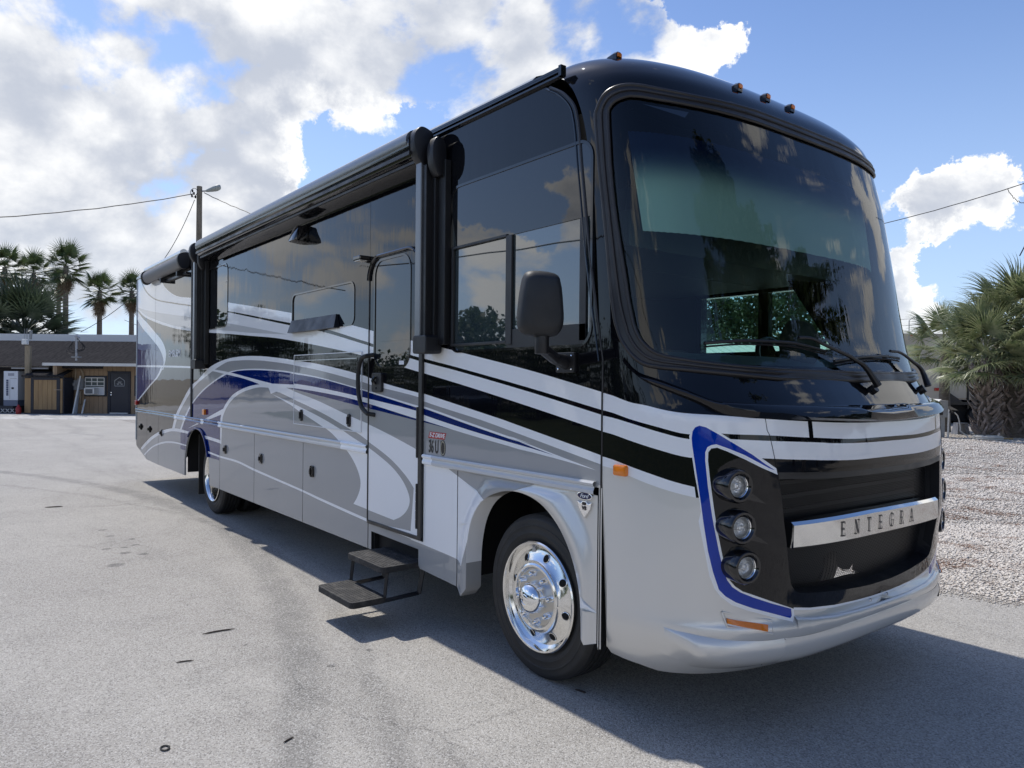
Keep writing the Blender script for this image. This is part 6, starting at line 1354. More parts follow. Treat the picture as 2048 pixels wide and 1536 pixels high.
def tree(name, loc, h, cr, lab, mat, nleaf, leaf, seed, group=None, conifer=False, base=.35, cat='tree'):
    rn = random.Random(seed); nr = np.random.default_rng(seed); t = thing(name, lab, cat, loc, group)
    tm = MB(); lx, ly = rn.uniform(-.05, .05)*h, rn.uniform(-.05, .05)*h; tm.tube([(0, 0, 0), (lx*.4, ly*.4, h*.4), (lx, ly, h*.9)], [h*.022, h*.016, h*.004], 8)
    cl = []; nl = 26 if not conifer else 34
    for k in range(nl):
        f_ = base+(1-base)*(k+.5)/nl; a = k*2.39996+rn.uniform(-.4, .4); env_ = (math.sin(math.pi*min(1, (f_-base)/(1-base)*.85+.12)))**.7 if not conifer else (1-.55*(f_-base)/(1-base))
        L = cr*env_*rn.uniform(.55, 1.12); s0 = Vector((lx*f_, ly*f_, h*f_*.92)); e = s0+Vector((L*math.cos(a), L*math.sin(a), L*(rn.uniform(.0, .5) if not conifer else rn.uniform(-.05, .25))))
        tm.tube([s0, (s0+e)/2+Vector((0, 0, .05*L)), e], [h*.007, h*.004, h*.0015], 5); cl += [(e, .36), ((s0*.35+e*.65), .36)]+([((s0*.65+e*.35), .3)] if not conifer else [])
    tm.build('trunk', [BARK], t)
    P = []; per = max(4, nleaf//len(cl))
    for (c, rr) in cl:
        R_ = cr*rr*rn.uniform(.6, 1.1); q = nr.normal(0, 1, (per, 3)); q /= np.linalg.norm(q, axis=1)[:, None]; q *= (R_*nr.uniform(.25, 1.0, (per, 1))**.6); q[:, 2] *= .62; P.append(q+np.array(c))
    P = np.concatenate(P); n = len(P); sz = leaf*nr.uniform(.6, 1.4, (n, 1)); a1 = nr.normal(0, 1, (n, 3)); a1 /= np.linalg.norm(a1, axis=1)[:, None]; a2 = np.cross(a1, nr.normal(0, 1, (n, 3))); a2 /= np.linalg.norm(a2, axis=1)[:, None]
    V = np.stack([P+a1*sz, P+a2*sz*.6, P-a1*sz, P-a2*sz*.6], 1).reshape(-1, 3)
    me = bpy.data.meshes.new('crown'); me.vertices.add(4*n); me.vertices.foreach_set('co', V.ravel()); me.loops.add(4*n); me.loops.foreach_set('vertex_index', np.arange(4*n)); me.polygons.add(n); me.polygons.foreach_set('loop_start', np.arange(0, 4*n, 4)); me.update(calc_edges=True); me.materials.append(mat)
    link('crown', me, t); return t
# tall trees across the road ahead of the motorhome (they show in its windshield), and a far row behind the camera
for i, (x, y, h, cr, mt, lab) in enumerate(((12.5, 7.5, 14, 3.6, OAK, 'tall dark tree ahead of the motorhome, nearest of the group mirrored in its windshield'), (15, 12, 12.5, 3.8, OAK, 'rounder dark tree ahead of the motorhome, second of the group in its windshield'), (16, 16.5, 13.5, 3.6, OAK, 'dense dark tree ahead of the motorhome, third of the group in its windshield'),
        (19, 22.5, 14, 3.4, YOAK, 'yellow green tree ahead of the motorhome, mirrored at the right of its windshield'), (17, 28.5, 15, 4.0, OAK, 'broad dark tree ahead of the motorhome, beyond the yellow green one'), (21, 10, 11, 4.2, OAK, 'low spreading tree filling the gap behind the trees ahead of the motorhome'))):
    tree('broadleaf_tree', (x, y, 0), h, cr, lab, mt, 12000, .17, 30+i, 'trees ahead of the motorhome', base=.12)
for i in range(9):
    a = R(-165+19*i); d = 62+8*math.sin(i*2.1); tree('broadleaf_tree', (d*math.cos(a)-4, d*math.sin(a)-4, 0), 7.5+1.5*math.sin(i*1.7), 5.0, 'dark tree of the far row behind the camera, '+('at its far left end', 'second from its left end', 'third from its left end', 'fourth from its left end', 'in its middle', 'just right of its middle', 'third from its right end', 'second from its right end', 'at its right end')[i], OAK, 2400, .38, 50+i, 'far row of trees behind the camera', base=.12)
for i, (u, v, Z) in enumerate(((1425, 600, 62), (1470, 612, 66), (1520, 592, 62), (1580, 566, 60), (1625, 575, 64), (1668, 560, 60), (1720, 590, 66))):
    la, hh = fl_(Z, u, v); tree('pine_tree', at(Z, la), hh+1.2, 2.7, ('bushy pine at the left edge of the view through the cab windows', 'bushy pine second from the left through the cab windows', 'bushy pine just left of the cab window post', 'tall open-branched pine just right of the cab window post', 'open-branched pine in the middle of the right cab window', 'tallest open-branched pine through the right cab window', 'pine at the right end of the row beyond the cab windows')[i], PINE, 3600, .16, 70+i, 'pines beyond the motorhome seen through its cab', conifer=True, base=.35)
# unseen dark bushes added behind the camera to darken the side wall's reflections
for i in range(9):
    tree('added_shrub', (-50+8.2*i, -23-1.5*math.sin(i*1.3)-.12*abs(i-4)**2, 0), 2.6+.5*math.sin(i*2.3), 4.6, ('first', 'second', 'third', 'fourth', 'fifth', 'sixth', 'seventh', 'eighth', 'ninth')[i]+' dark shrub, added for reflections, from the west end of the row behind the camera', OAK, 3000, .16, 90+i, 'unseen shrubs added to darken the wall reflections', base=.05, cat='shrub')
# ================================================================== BUILDINGS ACROSS THE YARD
ZB_ = 34.8
def grooved(name, c1, c2, pitch=.21):
    m = pm(name, c1, .8); nb, b = nodes(m); co = objco(nb); n_ = nb.noise(nb.mapping(co, (3, 3, .5)), 1.0, 5, .6); gx = nb.math('FRACT', nb.math('MULTIPLY', nb.sep(co)[0], 1/pitch)); gr = nb.ramp(gx, .0, .09, 1, 0)
    nb.l.new(nb.mix(nb.math('MULTIPLY', gr, .75), nb.mix(nb.ramp(n_, .35, .7), (*c1, 1), (*c2, 1)), (.05, .035, .025, 1)), b.inputs['Base Color']); nb.l.new(nb.bump(nb.math('SUBTRACT', 1.0, gr), .8, .02), b.inputs['Normal']); return m
TAN = grooved('tan_wood_siding', (.33, .235, .15), (.29, .205, .13)); NAVY = pm('dark_navy_trim', (.012, .015, .026), .55); CREAM = pm('cream_board', (.34, .27, .19), .8); WTRIM = pm('white_fascia', (.62, .62, .60), .6)
DARKW = grooved('charcoal_siding', (.030, .030, .034), (.022, .022, .026)); 
SHING = pm('brown_shingles', (.05, .045, .042), 1.0, spec=.0); nb, b = nodes(SHING); co = objco(nb); s_ = nb.sep(co); row = nb.math('MULTIPLY', s_[2], 1/.075); fr2 = nb.math('FRACT', row)
tabs = nb.noise(nb.comb(nb.math('MULTIPLY', s_[0], 3.2), nb.math('FLOOR', row), 0.0), 3.0, 1, .5); big = nb.noise(co, .8, 5, .6); cc = nb.mix(nb.ramp(tabs, .3, .7), (.026, .0255, .027, 1), (.052, .050, .051, 1)); cc = nb.mix(nb.ramp(big, .5, .75, 0, .35), cc, (.065, .062, .062, 1)); cc = nb.mix(nb.ramp(fr2, .0, .25, .55, 0), cc, (.015, .014, .014, 1)); nb.l.new(cc, b.inputs['Base Color']); nb.l.new(nb.bump(fr2, .6, .02), b.inputs['Normal'])
bl_o = thing('office_building', 'low tan wood-sided office with brown shingle roofs across the yard', 'building', at(ZB_), rz=BR)
q = [(-23.933,3.599),(-19.255,3.652),(-21.228,2.27),(-17.557,2.307),(-17.556,2.174),(-20.498,0.028),(-20.515,2.112),(-23.922,2.211),(-23.029,2.153),(-18.861,1.996),(-17.819,2.006),(-18.845,0.078),(-20.879,2.142),(-20.862,0.025)]
ridge_z = q[0][1]; eave_r = q[3][1]; eave_l = q[7][1]-.02; x_l = -30.0; x_v = q[2][0]-.1; x_r = -2.0; wall_x = q[5][0]-.1
w = MB(); w.box((wall_x, 0, 0), (x_r, .15, eave_r)); w.box((q[13][0], -.9, 0), (q[13][0]+.14, .0, eave_r)); w.box((q[13][0]+.12, -.05, 0), (wall_x+.02, .1, eave_r)); w.build('wall', [TAN], bl_o)
w = MB(); w.box((x_l, .9, 0), (q[13][0]+.1, 1.05, 2.2)); w.build('rear_wall', [DARKW], bl_o)
# roofs: long main slope and a hipped wing in front
rf = MB(); rf.add([(x_l, -.5, eave_l), (x_v+2.5, -.5, eave_l), (x_v+2.5, 4.5, ridge_z), (x_l, 4.5, ridge_z), (x_l, -.5, eave_l-.10), (x_v+2.5, -.5, eave_l-.10)], [(0, 1, 2, 3), (4, 5, 1, 0)]); rf.build('main_roof', [SHING], bl_o)
dep = 4.3
rf = MB(); hipx = q[1][0]; rf.add([(x_v, -.95, eave_r+.03), (x_r, -.95, eave_r+.03), (x_r, dep-.95+.8, ridge_z+.03), (hipx+.45, dep-.95+.8, ridge_z+.03), (x_v, dep, eave_r+.03)], [(0, 1, 2, 3), (0, 3, 4)]); rf.build('wing_roof', [SHING], bl_o)
MB().box((x_v, -.97, eave_r-.10), (x_r, -.93, eave_r+.03)).box((x_v-.02, -.97, eave_r-.10), (x_v+.02, 1.2, eave_r+.03)).build('fascia', [WTRIM], bl_o)
MB().box((x_v-5.3 if False else q[8][0], -.55, eave_l-.14), (x_v, -.5, eave_l-.08)).build('gutter', [pm('grey_gutter', (.30, .30, .31), .5)], bl_o)
MB().box((x_v, -.9, eave_r-.06), (x_r, .0, eave_r-.03)).box((x_l, -.5, eave_l-.06), (x_v, .9, eave_l-.03)).build('soffit', [pm('soffit_cream', (.25, .21, .16), .8)], bl_o)
MB().box((q[12][0]-.03, -.88, 0), (q[12][0]+.13, -.72, eave_r-.06)).build('porch_post', [CREAM], bl_o)
# window with frame, muntins and a window air conditioner
wq = [(-19.95,1.77),(-18.917,0.805),(-19.9,1.672),(-19.017,0.887),(-19.602,1.675),(-19.338,1.677),(-19.898,1.49),(-19.897,1.308),(-19.747,1.194),(-19.282,0.917),(-19.664,1.161),(-19.348,0.933)]
fm = MB(); fm.box((wq[0][0], -.04, wq[1][1]), (wq[1][0], -.002, wq[0][1])); wo_ = fm.build('window', [NAVY], bl_o, bevel=.005)
MB().box((wq[2][0], -.050, wq[3][1]), (wq[3][0], -.041, wq[2][1])).build('pane', [pm('window_reflecting', (.10, .12, .12), .08, spec=.9)], wo_)
mu = MB(); t_ = .018
for x in (wq[2][0], wq[4][0], wq[5][0], wq[3][0]): mu.box((x-t_, -.065, wq[7][1] if x in (wq[4][0], wq[5][0]) else wq[3][1]), (x+t_, -.051, wq[2][1]))
for z in (wq[2][1], wq[6][1], wq[7][1], wq[7][1]-.08, wq[3][1]): mu.box((wq[2][0], -.067, z-t_), (wq[3][0], -.052, z+t_))
mu.build('muntin', [WTRIM], wo_)
MB().box((wq[2][0], -.060, wq[3][1]), (wq[3][0], -.052, wq[7][1]-.1)).build('side_curtain_panel', [pm('white_accordion_panel', (.55, .57, .60), .7)], wo_)
aco = thing('window_air_conditioner', 'white window air conditioner in the lower half of the tan office window', 'air conditioner', at(ZB_-.25, (wq[8][0]+wq[9][0])/2, wq[9][1]), rz=BR); hw = (wq[9][0]-wq[8][0])/2; hh = wq[8][1]-wq[9][1]
MB().box((-hw, -.18, 0), (hw, .2, hh)).build('casing', [WTRIM], aco, bevel=.01)
gl_ = MB(); gl_.box((-hw*.72, -.185, hh*.1), (hw*.72, -.18, hh*.85)); gl_.build('grille', [pm('ac_grille', (.10, .11, .12), .6)], aco)
# door with small house-shaped sign
dq = [(-18.861,1.99),(-17.803,0.105),(-18.727,1.865),(-17.903,0.153),(-18.687,0.989),(-18.679,0.88),(-18.533,1.553),(-18.306,1.711),(-18.08,1.557),(-18.078,1.303),(-18.531,1.298)]
d_f = MB(); d_f.box((dq[0][0], -.05, 0), (dq[2][0], 0, dq[0][1])); d_f.box((dq[3][0], -.05, 0), (dq[1][0], 0, dq[0][1])); d_f.box((dq[2][0], -.05, dq[2][1]), (dq[3][0], 0, dq[0][1])); d_f.build('door_frame', [NAVY], bl_o)
do = MB().box((dq[2][0]+.004, -.035, .06), (dq[3][0]-.004, .0, dq[2][1]-.004)).build('door', [pm('navy_door', (.014, .018, .032), .4)], bl_o)
MB().box((dq[2][0], -.12, .0), (dq[3][0], .0, .06)).build('threshold', [WTRIM], bl_o)
kn = MB(); kn.lathe([(.03, 0), (.032, -.05), (.0005, -.06)], (dq[4][0], -.035, dq[5][1]), 'y', 12).lathe([(.028, 0), (.026, -.03), (.0005, -.035)], (dq[4][0], -.035, dq[4][1]), 'y', 12).build('knob', [CHROME], do, smooth=True)
sg_ = MB(); pts_ = [dq[6], dq[7], dq[8], dq[9], dq[10]]; sg_.tube([(p[0], -.045, p[1]) for p in pts_+[pts_[0]]], .012, 6, caps=False); SGN = pm('sign_line_white', (.55, .58, .60), .5)
for k, (a, b2) in enumerate(((.30, .70), (.36, .64), (.20, .45), (.55, .80), (.22, .40), (.62, .80))):
    zz = dq[9][1]+(.16, .12, .075, .075, .04, .04)[k]*1.0; sg_.box((dq[6][0]+(dq[8][0]-dq[6][0])*a, -.042, zz+.02), (dq[6][0]+(dq[8][0]-dq[6][0])*b2, -.038, zz+.034))
sg_.build('door_sign', [SGN], do)
w2_ = [(-17.619,1.793),(-17.611,0.851)]
MB().box((w2_[0][0], -.04, w2_[1][1]), (w2_[0][0]+1.2, -.002, w2_[0][1])).build('window', [NAVY], bl_o)
# meter boxes and conduits
mq = [(-20.511,1.55),(-20.216,1.106),(-20.207,1.636),(-19.961,1.119),(-20.325,1.056),(-20.058,0.734),(-20.35,2.114),(-20.118,2.116),(-20.122,0.479)]
METAL = pm('grey_electrical_box', (.26, .27, .28), .5)
mt = MB(); mt.box((mq[0][0], -.16, mq[1][1]), (mq[1][0], -.0, mq[0][1])).box((mq[2][0], -.18, mq[3][1]), (mq[3][0], -.0, mq[2][1])).lathe([(.09, -.16), (.09, -.22), (.0005, -.24)], ((mq[0][0]+mq[1][0])/2, 0, (mq[0][1]+mq[1][1])/2+.03), 'y', 16); mo_ = mt.build('meter_box', [METAL], bl_o, bevel=.008)
MB().box((mq[4][0], -.12, mq[5][1]), (mq[5][0], -.0, mq[4][1])).build('junction_box', [CREAM], bl_o, bevel=.005)
cd = MB(); cd.tube([(mq[6][0], -.06, eave_r-.06), (mq[6][0], -.06, mq[0][1])], .035, 8).tube([(mq[7][0]-.1, -.06, eave_r-.06), (mq[7][0]+.1, -.06, mq[0][1]+.35), (mq[7][0]+.12, -.06, mq[2][1])], .04, 8).tube([(mq[8][0], -.05, mq[5][1]), (mq[8][0], -.05, .45), (mq[8][0]+.2, -.05, .42), (mq[8][0]+.22, -.05, .62)], .03, 8).build('conduit', [CREAM], bl_o, smooth=True)
# service mast on the roof, with its wires
sq = [(-19.666,3.519),(-19.659,2.594)]
sm = thing('service_mast', 'grey service mast with cable loops standing on the brown shingle roof', 'mast', at(33.6, sq[1][0], sq[1][1]), rz=BR)
MB().tube([(0, 0, -.15), (0, 0, sq[0][1]-sq[1][1])], .045, 8).tube([(-.06, 0, sq[0][1]-sq[1][1]-.02), (.03, 0, sq[0][1]-sq[1][1]+.05), (.12, 0, sq[0][1]-sq[1][1]-.06)], .05, 8).build('mast', [pm('galvanised_pipe', (.36, .37, .40), .45, .6)], sm, smooth=True)
MB().box((-.16, -.12, -.02), (.16, .12, .03)).build('roof_boot', [METAL], sm)
hsum = sq[0][1]-sq[1][1]
for k in range(4):
    rn = random.Random(k); pts_ = [(0, 0, hsum-.05), (.15+.1*k, -.02, hsum-.2-.1*k), (.25+.12*rn.random(), -.03, hsum-.45-.15*rn.random()), (-.1-.1*k, -.02, hsum-.5-.08*k), (-.15, 0, hsum-.2)]
    MB().tube(catmull(pts_, 4), .012, 5).build('cable', [RUBBER], sm)
# the small shed with a plank door
sd = [(-22.254,1.789),(-20.321,1.808),(-22.188,1.676),(-20.384,1.694),(-22.175,0.049),(-21.866,1.68),(-20.545,1.693),(-21.736,1.552),(-20.694,0.209),(-22.19,1.918),(-20.402,1.92),(-20.798,1.142),(-20.443,1.049)]
sh_ = thing('shed', 'small shed with tan plank door and dark frame in front of the brown roofed building', 'shed', at(33.9, (sd[2][0]+sd[3][0])/2), rz=BR); ox = (sd[2][0]+sd[3][0])/2
X = lambda a: a-ox
MB().box((X(sd[2][0]), 0, 0), (X(sd[3][0]), .75, sd[2][1])).build('wall', [NAVY], sh_)
rfm = MB(); rfm.add([(X(sd[0][0]), -.12, sd[0][1]-.03), (X(sd[1][0]), -.12, sd[0][1]-.03), (X(sd[1][0])-.1, .85, sd[9][1]+.12), (X(sd[0][0])+.1, .85, sd[9][1]+.12), (X(sd[0][0]), -.12, sd[0][1]-.10), (X(sd[1][0]), -.12, sd[0][1]-.10)], [(0, 1, 2, 3), (4, 5, 1, 0)]); rfm.build('roof', [SHING], sh_)
PLK = barkmat('tan_plank', (.33, .225, .115), (.27, .18, .095), (8, 8, 1.2)); nb, b = nodes(PLK); 
def planks(x0, x1, z0, z1, n, y, parent, mat):
    w_ = (x1-x0)/n; me = None
    for k in range(n):
        m = MB(); m.box((x0+w_*k+.006, y, z0), (x0+w_*(k+1)-.006, y+.03, z1)); m.build('plank', [mat], parent)
for (a, b2) in ((X(sd[2][0])+.03, X(sd[5][0])), (X(sd[6][0]), X(sd[3][0])-.05)): planks(a, b2, .05, sd[2][1]-.05, 2 if b2-a > .4 else 1, -.03, sh_, PLK)
fr_ = MB(); y_ = -.05; fx0, fx1 = X(sd[5][0]), X(sd[6][0]); dx0, dx1, dz1, dz0 = X(sd[7][0]), X(sd[8][0]), sd[7][1], sd[8][1]
fr_.box((fx0, y_, 0), (dx0, 0, sd[2][1])).box((dx1, y_, 0), (fx1, 0, sd[2][1])).box((dx0, y_, dz1), (dx1, 0, sd[2][1])).box((dx0, y_, 0), (dx1, 0, dz0)); dro = fr_.build('door_frame', [NAVY], sh_)
planks(dx0, dx1, dz0, dz1, 5, -.04, dro, PLK)
MB().box((X(sd[11][0]), -.08, sd[12][1]+.05), (X(sd[12][0]), -.05, sd[11][1]-.02)).build('hasp', [pm('hasp_metal', (.35, .30, .25), .4, .5)], sh_)
# ice vending machine on the porch
iq = [(-23.407,1.944),(-22.749,0.337),(-23.397,0.607),(-23.28,1.554),(-23.183,0.805),(-23.25,1.848),(-22.923,1.721),(-23.033,1.198),(-22.967,1.117)]
iv = thing('vending_machine', 'white vending machine with a blue-grey base on the porch at the far left', 'vending machine', at(34.3, (iq[0][0]+iq[1][0])/2, iq[1][1]), rz=BR); ox = (iq[0][0]+iq[1][0])/2; z0 = iq[1][1]
MB().box((X(iq[0][0]), 0, iq[2][1]-z0), (X(iq[1][0]), .5, iq[0][1]-z0)).build('cabinet', [pm('white_enamel', (.62, .66, .72), .4)], iv, bevel=.015)
MB().box((X(iq[0][0]), 0, 0), (X(iq[1][0]), .5, iq[2][1]-z0-.004)).build('base_panel', [pm('blue_grey_enamel', (.12, .15, .22), .45)], iv, bevel=.01)
ic = MB()
for k in range(9): zz = iq[4][1]-z0+(iq[3][1]-iq[4][1])*k/9; ic.box((X(iq[3][0]), -.012, zz+.01), (X(iq[4][0]), -.002, zz+.075))
ic.build('blue_lettering_panel', [pm('panel_blue', (.03, .05, .12), .5)], iv)
MB().box((X(iq[5][0])+.05, -.010, iq[6][1]-z0), (X(iq[6][0]), -.002, iq[5][1]-z0)).build('price_plate', [pm('plate_grey', (.30, .32, .38), .5)], iv)
MB().box((X(iq[7][0]), -.02, iq[8][1]-z0), (X(iq[8][0])+.03, -.002, iq[7][1]-z0)).build('coin_slot', [NAVY], iv)
MB().box((X(iq[4][0])+.06, -.006, iq[2][1]-z0+.05), (X(iq[4][0])+.075, -.002, iq[3][1]-z0)).box((X(iq[4][0])+.06, -.006, iq[7][1]-z0+.4), (X(iq[1][0])-.05, -.002, iq[7][1]-z0+.415)).build('door_seam', [METAL], iv)
tag(MB().box((0, 0, 0), (3.0, 1.1, iq[1][1]-.01)).build('porch_step', [pm('porch_boards', (.05, .05, .055), .8)], None), 'dark porch boards under the white vending machine', 'porch'); po = bpy.data.objects['porch_step']; po.location = at(34.2, iq[0][0]-2.5); po.rotation_euler = (0, 0, BR)
# lattice skirt, red can, leaning pipes, post with white box
lq = [(-23.357,0.211),(-22.695,0.218),(-23.356,0.05),(-22.317,0.351),(-22.315,0.044),(-22.217,3.114),(-22.206,1.822),(-22.397,3.403),(-22.169,3.163)]
lt2 = MB(); L0x, L1x, lz0, lz1 = -26.0, lq[1][0], lq[2][1], lq[0][1]; H_ = lz1-lz0; k = L0x
while k < L1x:
    lt2.tube([(k, 0, lz0), (k+H_, 0, lz1)], .018, 4); lt2.tube([(k+H_, .02, lz0), (k, .02, lz1)], .018, 4); k += .22
lo2 = lt2.build('lattice', [WTRIM], None); lo2.location = at(34.05); lo2.rotation_euler = (0, 0, BR); tag(lo2, 'strip of white diagonal lattice under the porch at the far left', 'lattice')
rc = MB(); rc.lathe([(.0005, 0), (.10, 0), (.11, .05), (.11, .28), (.07, .33), (.045, .36), (.045, .42), (.0005, .43)], (0, 0, 0), 'z', 18); rco = rc.build('red_can', [pm('red_enamel', (.30, .012, .015), .4)], None, smooth=40); rco.location = at(33.7, lq[3][0]); tag(rco, 'red gas can standing beside the left wall of the shed', 'can')
pp = thing('porch_mast', 'wooden post with a white box and small antennas rising behind the shed roof', 'post', at(34.2, lq[5][0]), rz=BR)
MB().box((-.11, -.08, 0), (.11, .08, lq[5][1])).build('post', [barkmat('weathered_post', (.22, .18, .12), (.30, .25, .18))], pp)
MB().box((lq[7][0]-lq[5][0], -.22, lq[8][1]), (lq[8][0]-lq[5][0], -.02, lq[7][1])).build('white_box', [pm('white_plastic_box', (.66, .68, .68), .4)], pp, bevel=.03)
an = MB()
for dx in (-.18, -.10, -.03, .05): an.tube([(dx, 0, lq[7][1]), (dx, 0, lq[7][1]+.5)], .010, 5)
an.tube([(.14, -.05, lq[7][1]), (.17, -.05, lq[7][1]+.42)], .05, 8).build('antenna', [METAL], pp)
lp3 = [(-20.017,1.488),(-19.845,0.06),(-19.987,1.746),(-19.909,0.06),(-19.769,0.656),(-19.588,0.079),(-20.061,1.006),(-19.813,0.077)]
for i, (a, b2, mt, lb) in enumerate(((2, 3, WTRIM, 'white pipe leaning steepest beside the meter boxes'), (0, 1, METAL, 'grey pipe leaning beside the meter boxes behind the white one'), (6, 7, METAL, 'lowest grey pipe leaning out towards the shed'), (4, 5, WTRIM, 'short white pipe leaning below the junction box'))):
    m = MB(); P0 = Vector(at(33.8+.05*i, lp3[b2][0], .02)); P1 = Vector(at(34.5, lp3[a][0], lp3[a][1])); m.tube([P0, P1], .035, 8); tag(m.build('leaning_pipe', [mt], None, smooth=True), lb, 'pipe', 'pipes leaning by the meter boxes')
# the white roofed building behind
wb = [(-28.199,4.136),(-28.197,3.941),(-20.719,4.179)]
wbo = thing('white_roofed_building', 'long building with a white metal roof edge just above the brown shingles', 'building', at(41), rz=BR)
MB().box((-40, 0, 0), (-2, 8, wb[1][1]-.3)).build('wall', [CREAM], wbo)
MB().box((-40, -.3, wb[1][1]-.3), (-2, 8, wb[0][1]-.10)).add([(-40, -.3, wb[0][1]-.10), (-2, -.3, wb[0][1]-.10), (-2, 4, wb[0][1]+.0), (-40, 4, wb[0][1]+.0)], [(0, 1, 2, 3)]).build('roof', [pm('white_roof_metal', (.72, .73, .73), .5)], wbo)
# pale roof seen through the cab
rq = [(11.75,5.39),(21.085,5.868),(11.756,4.874)]
ro = thing('pale_green_roofed_building', 'low building with a pale ribbed roof seen through the cab windows', 'building', at(48), rz=BR)
MB().box((rq[0][0]-6, 0, 0), (rq[1][0]+9, 10, 3.2)).build('wall', [CREAM], ro)
rr = MB(); rr.add([(rq[0][0]-6, -.5, 3.3), (rq[1][0]+9, -.5, 3.3), (rq[1][0]+9, 6, 4.6), (rq[0][0]-6, 6, 4.6)], [(0, 1, 2, 3)])
k = rq[0][0]-6
while k < rq[1][0]+9: rr.add([(k, -.5, 3.36), (k+.06, -.5, 3.36), (k+.06, 6, 4.66), (k, 6, 4.66)], [(0, 1, 2, 3)]); k += .6
rr.build('roof', [pm('pale_metal_roof', (.62, .70, .60), .5)], ro)
# ================================================================== POLE, LAMP, WIRES
WOODP = barkmat('weathered_pole', (.16, .135, .10), (.25, .215, .17), (10, 10, 1.5)); WIRE = pm('wire_black', (.02, .02, .022), .6)
pq = [(-12.652,9.413),(-12.53,9.193),(-12.951,9.108),(-12.028,9.339),(-14.675,5.934)]
up = thing('utility_pole', 'weathered wooden utility pole with a street lamp rising behind the motorhome', 'pole', at(30, pq[0][0]), rz=BR); px_ = pq[0][0]
MB().tube([(0, 0, 0), (0, 0, pq[0][1])], [.14, .105], 12).build('pole', [WOODP], up, smooth=40)
lh = MB(); lz = pq[3][1]; lx = pq[3][0]-px_; lh.tube([(0, 0, lz-.12), (lx*.45, 0, lz-.10)], .03, 8).build('lamp_arm', [METAL], up, smooth=True)
m = MB(); m.lathe([(.0005, -.34), (.06, -.33), (.09, -.26), (.13, -.12), (.165, .02), (.17, .12), (.13, .22), (.0005, .26)], (lx-.02, 0, lz), 'x', 16); m.v = [(a, b2*.85, lz+(c-lz)*.72+(a-lx)*.28) for a, b2, c in m.v]; m.build('lamp_head', [pm('lamp_housing_grey', (.34, .37, .36), .5)], up, smooth=60)
ins = MB()
for (dx, dz) in ((-.22, -.28), (-.30, -.38), (-.16, -.42), (-.28, -.18)): ins.lathe([(.0005, -.06), (.035, -.05), (.035, .05), (.0005, .06)], (dx, 0, pq[0][1]+dz), 'z', 8)
ins.tube(catmull([(0, -.1, pq[0][1]-.2), (-.18, -.1, pq[0][1]-.1), (-.32, -.1, pq[0][1]-.25), (-.2, -.1, pq[0][1]-.45), (-.05, -.1, pq[0][1]-.3)], 4), .012, 5).build('insulator', [RUBBER], up)
def wire(lab, a, b_, sag, r=.018, wob=.0, mid=None):
    a, b_ = Vector(a), Vector(b_); pts = []
    rn = random.Random(hash(lab) % 1000 if False else len(lab))
    for k in range(25):
        t = k/24; p = a.lerp(b_, t); p.z -= sag*4*t*(1-t); p.z += wob*math.sin(t*70)+wob*.6*math.sin(t*41+1); pts.append(tuple(p))
    m = MB(); m.tube(pts, r, 5); return tag(m.build('overhead_wire', [WIRE], None, smooth=True), lab, 'wire', 'overhead wires')
W3 = lambda Z, u, v: at(Z, *fl_(Z, u, v))
wire('wire running left from the wooden pole out of the picture', W3(30, 384, 388), W3(16, -900, 440), .5, .018, .008)
wire('wire dropping steeply from the wooden pole to behind the motorhome roof', W3(30, 386, 400), W3(31, 290, 556), .45, .013)
wire('wire sagging right from the street lamp to behind the motorhome roof', W3(30, 405, 386), W3(27, 640, 470), .15, .016, .01)
wire('wire sagging from the roof mast up towards the rear of the motorhome', W3(33.4, 160, 664), W3(30, 300, 560), .18, .014)
wire('thin wire crossing behind the palm nearest the motorhome', W3(36, 248, 640), W3(36, 330, 668), .05, .012)
wire('wire crossing the blue sky right of the windshield', W3(34, 1700, 462), W3(20, 2700, 120), .42, .017, .004)
wire('drooping wire end at the right edge above the sabal palms', W3(25, 2036, 512), W3(22, 2240, 60), .20, .02)
wire('curled slack wire hanging near the right edge of the sky', W3(27, 2010, 378), W3(27, 2060, 400), .28, .013, .03)
wire('upper of the thin pair of distant wires low on the right', W3(60, 1600, 640), W3(60, 2300, 600), .5, .014)
wire('lower of the thin pair of distant wires low on the right', W3(60, 1600, 652), W3(60, 2300, 612), .5, .014)
wire('long wire across the yard behind the camera, mirrored in the dark side wall', (-30, -14, 7.2), (16, -16, 6.4), .5, .03, .02)
# ================================================================== BESIDE THE GRAVEL
tq_ = [(18.045,4.005),(18.08,0.977),(19.089,2.516),(19.107,0.987),(19.809,1.139),(18.696,1.601),(19.015,1.465),(20.261,1.951)]
tt = thing('travel_trailer', 'beige travel trailer with a red tail light parked behind the sabal palms', 'trailer', at(33), rz=BR)
TB = paint('beige_trailer_skin', (.52, .47, .38), .45, 0, .4, .5); zb0 = tq_[1][1]; zt0 = tq_[0][1]
MB().box((tq_[0][0]-1.2, 0, zb0), (tq_[2][0], 7, zt0)).build('rear_wall', [TB], tt, bevel=.03)
MB().box((tq_[2][0]+.02, .3, tq_[4][1]), (tq_[2][0]+1.25, 6, zt0-.1)).box((tq_[2][0]+1.30, .3, tq_[4][1]), (tq_[2][0]+6, 6, zt0-.1)).build('slide_out', [TB], tt, bevel=.02)
MB().box((tq_[2][0]-.02, -.02, zb0), (tq_[2][0]+.03, .3, zt0)).box((tq_[0][0]-1.2, .05, zb0-.12), (tq_[2][0]+6, .3, zb0)).box((tq_[2][0]+1.25, .25, zb0-.3), (tq_[2][0]+1.32, .35, zt0-.1)).build('corner_trim', [BPLAST], tt)
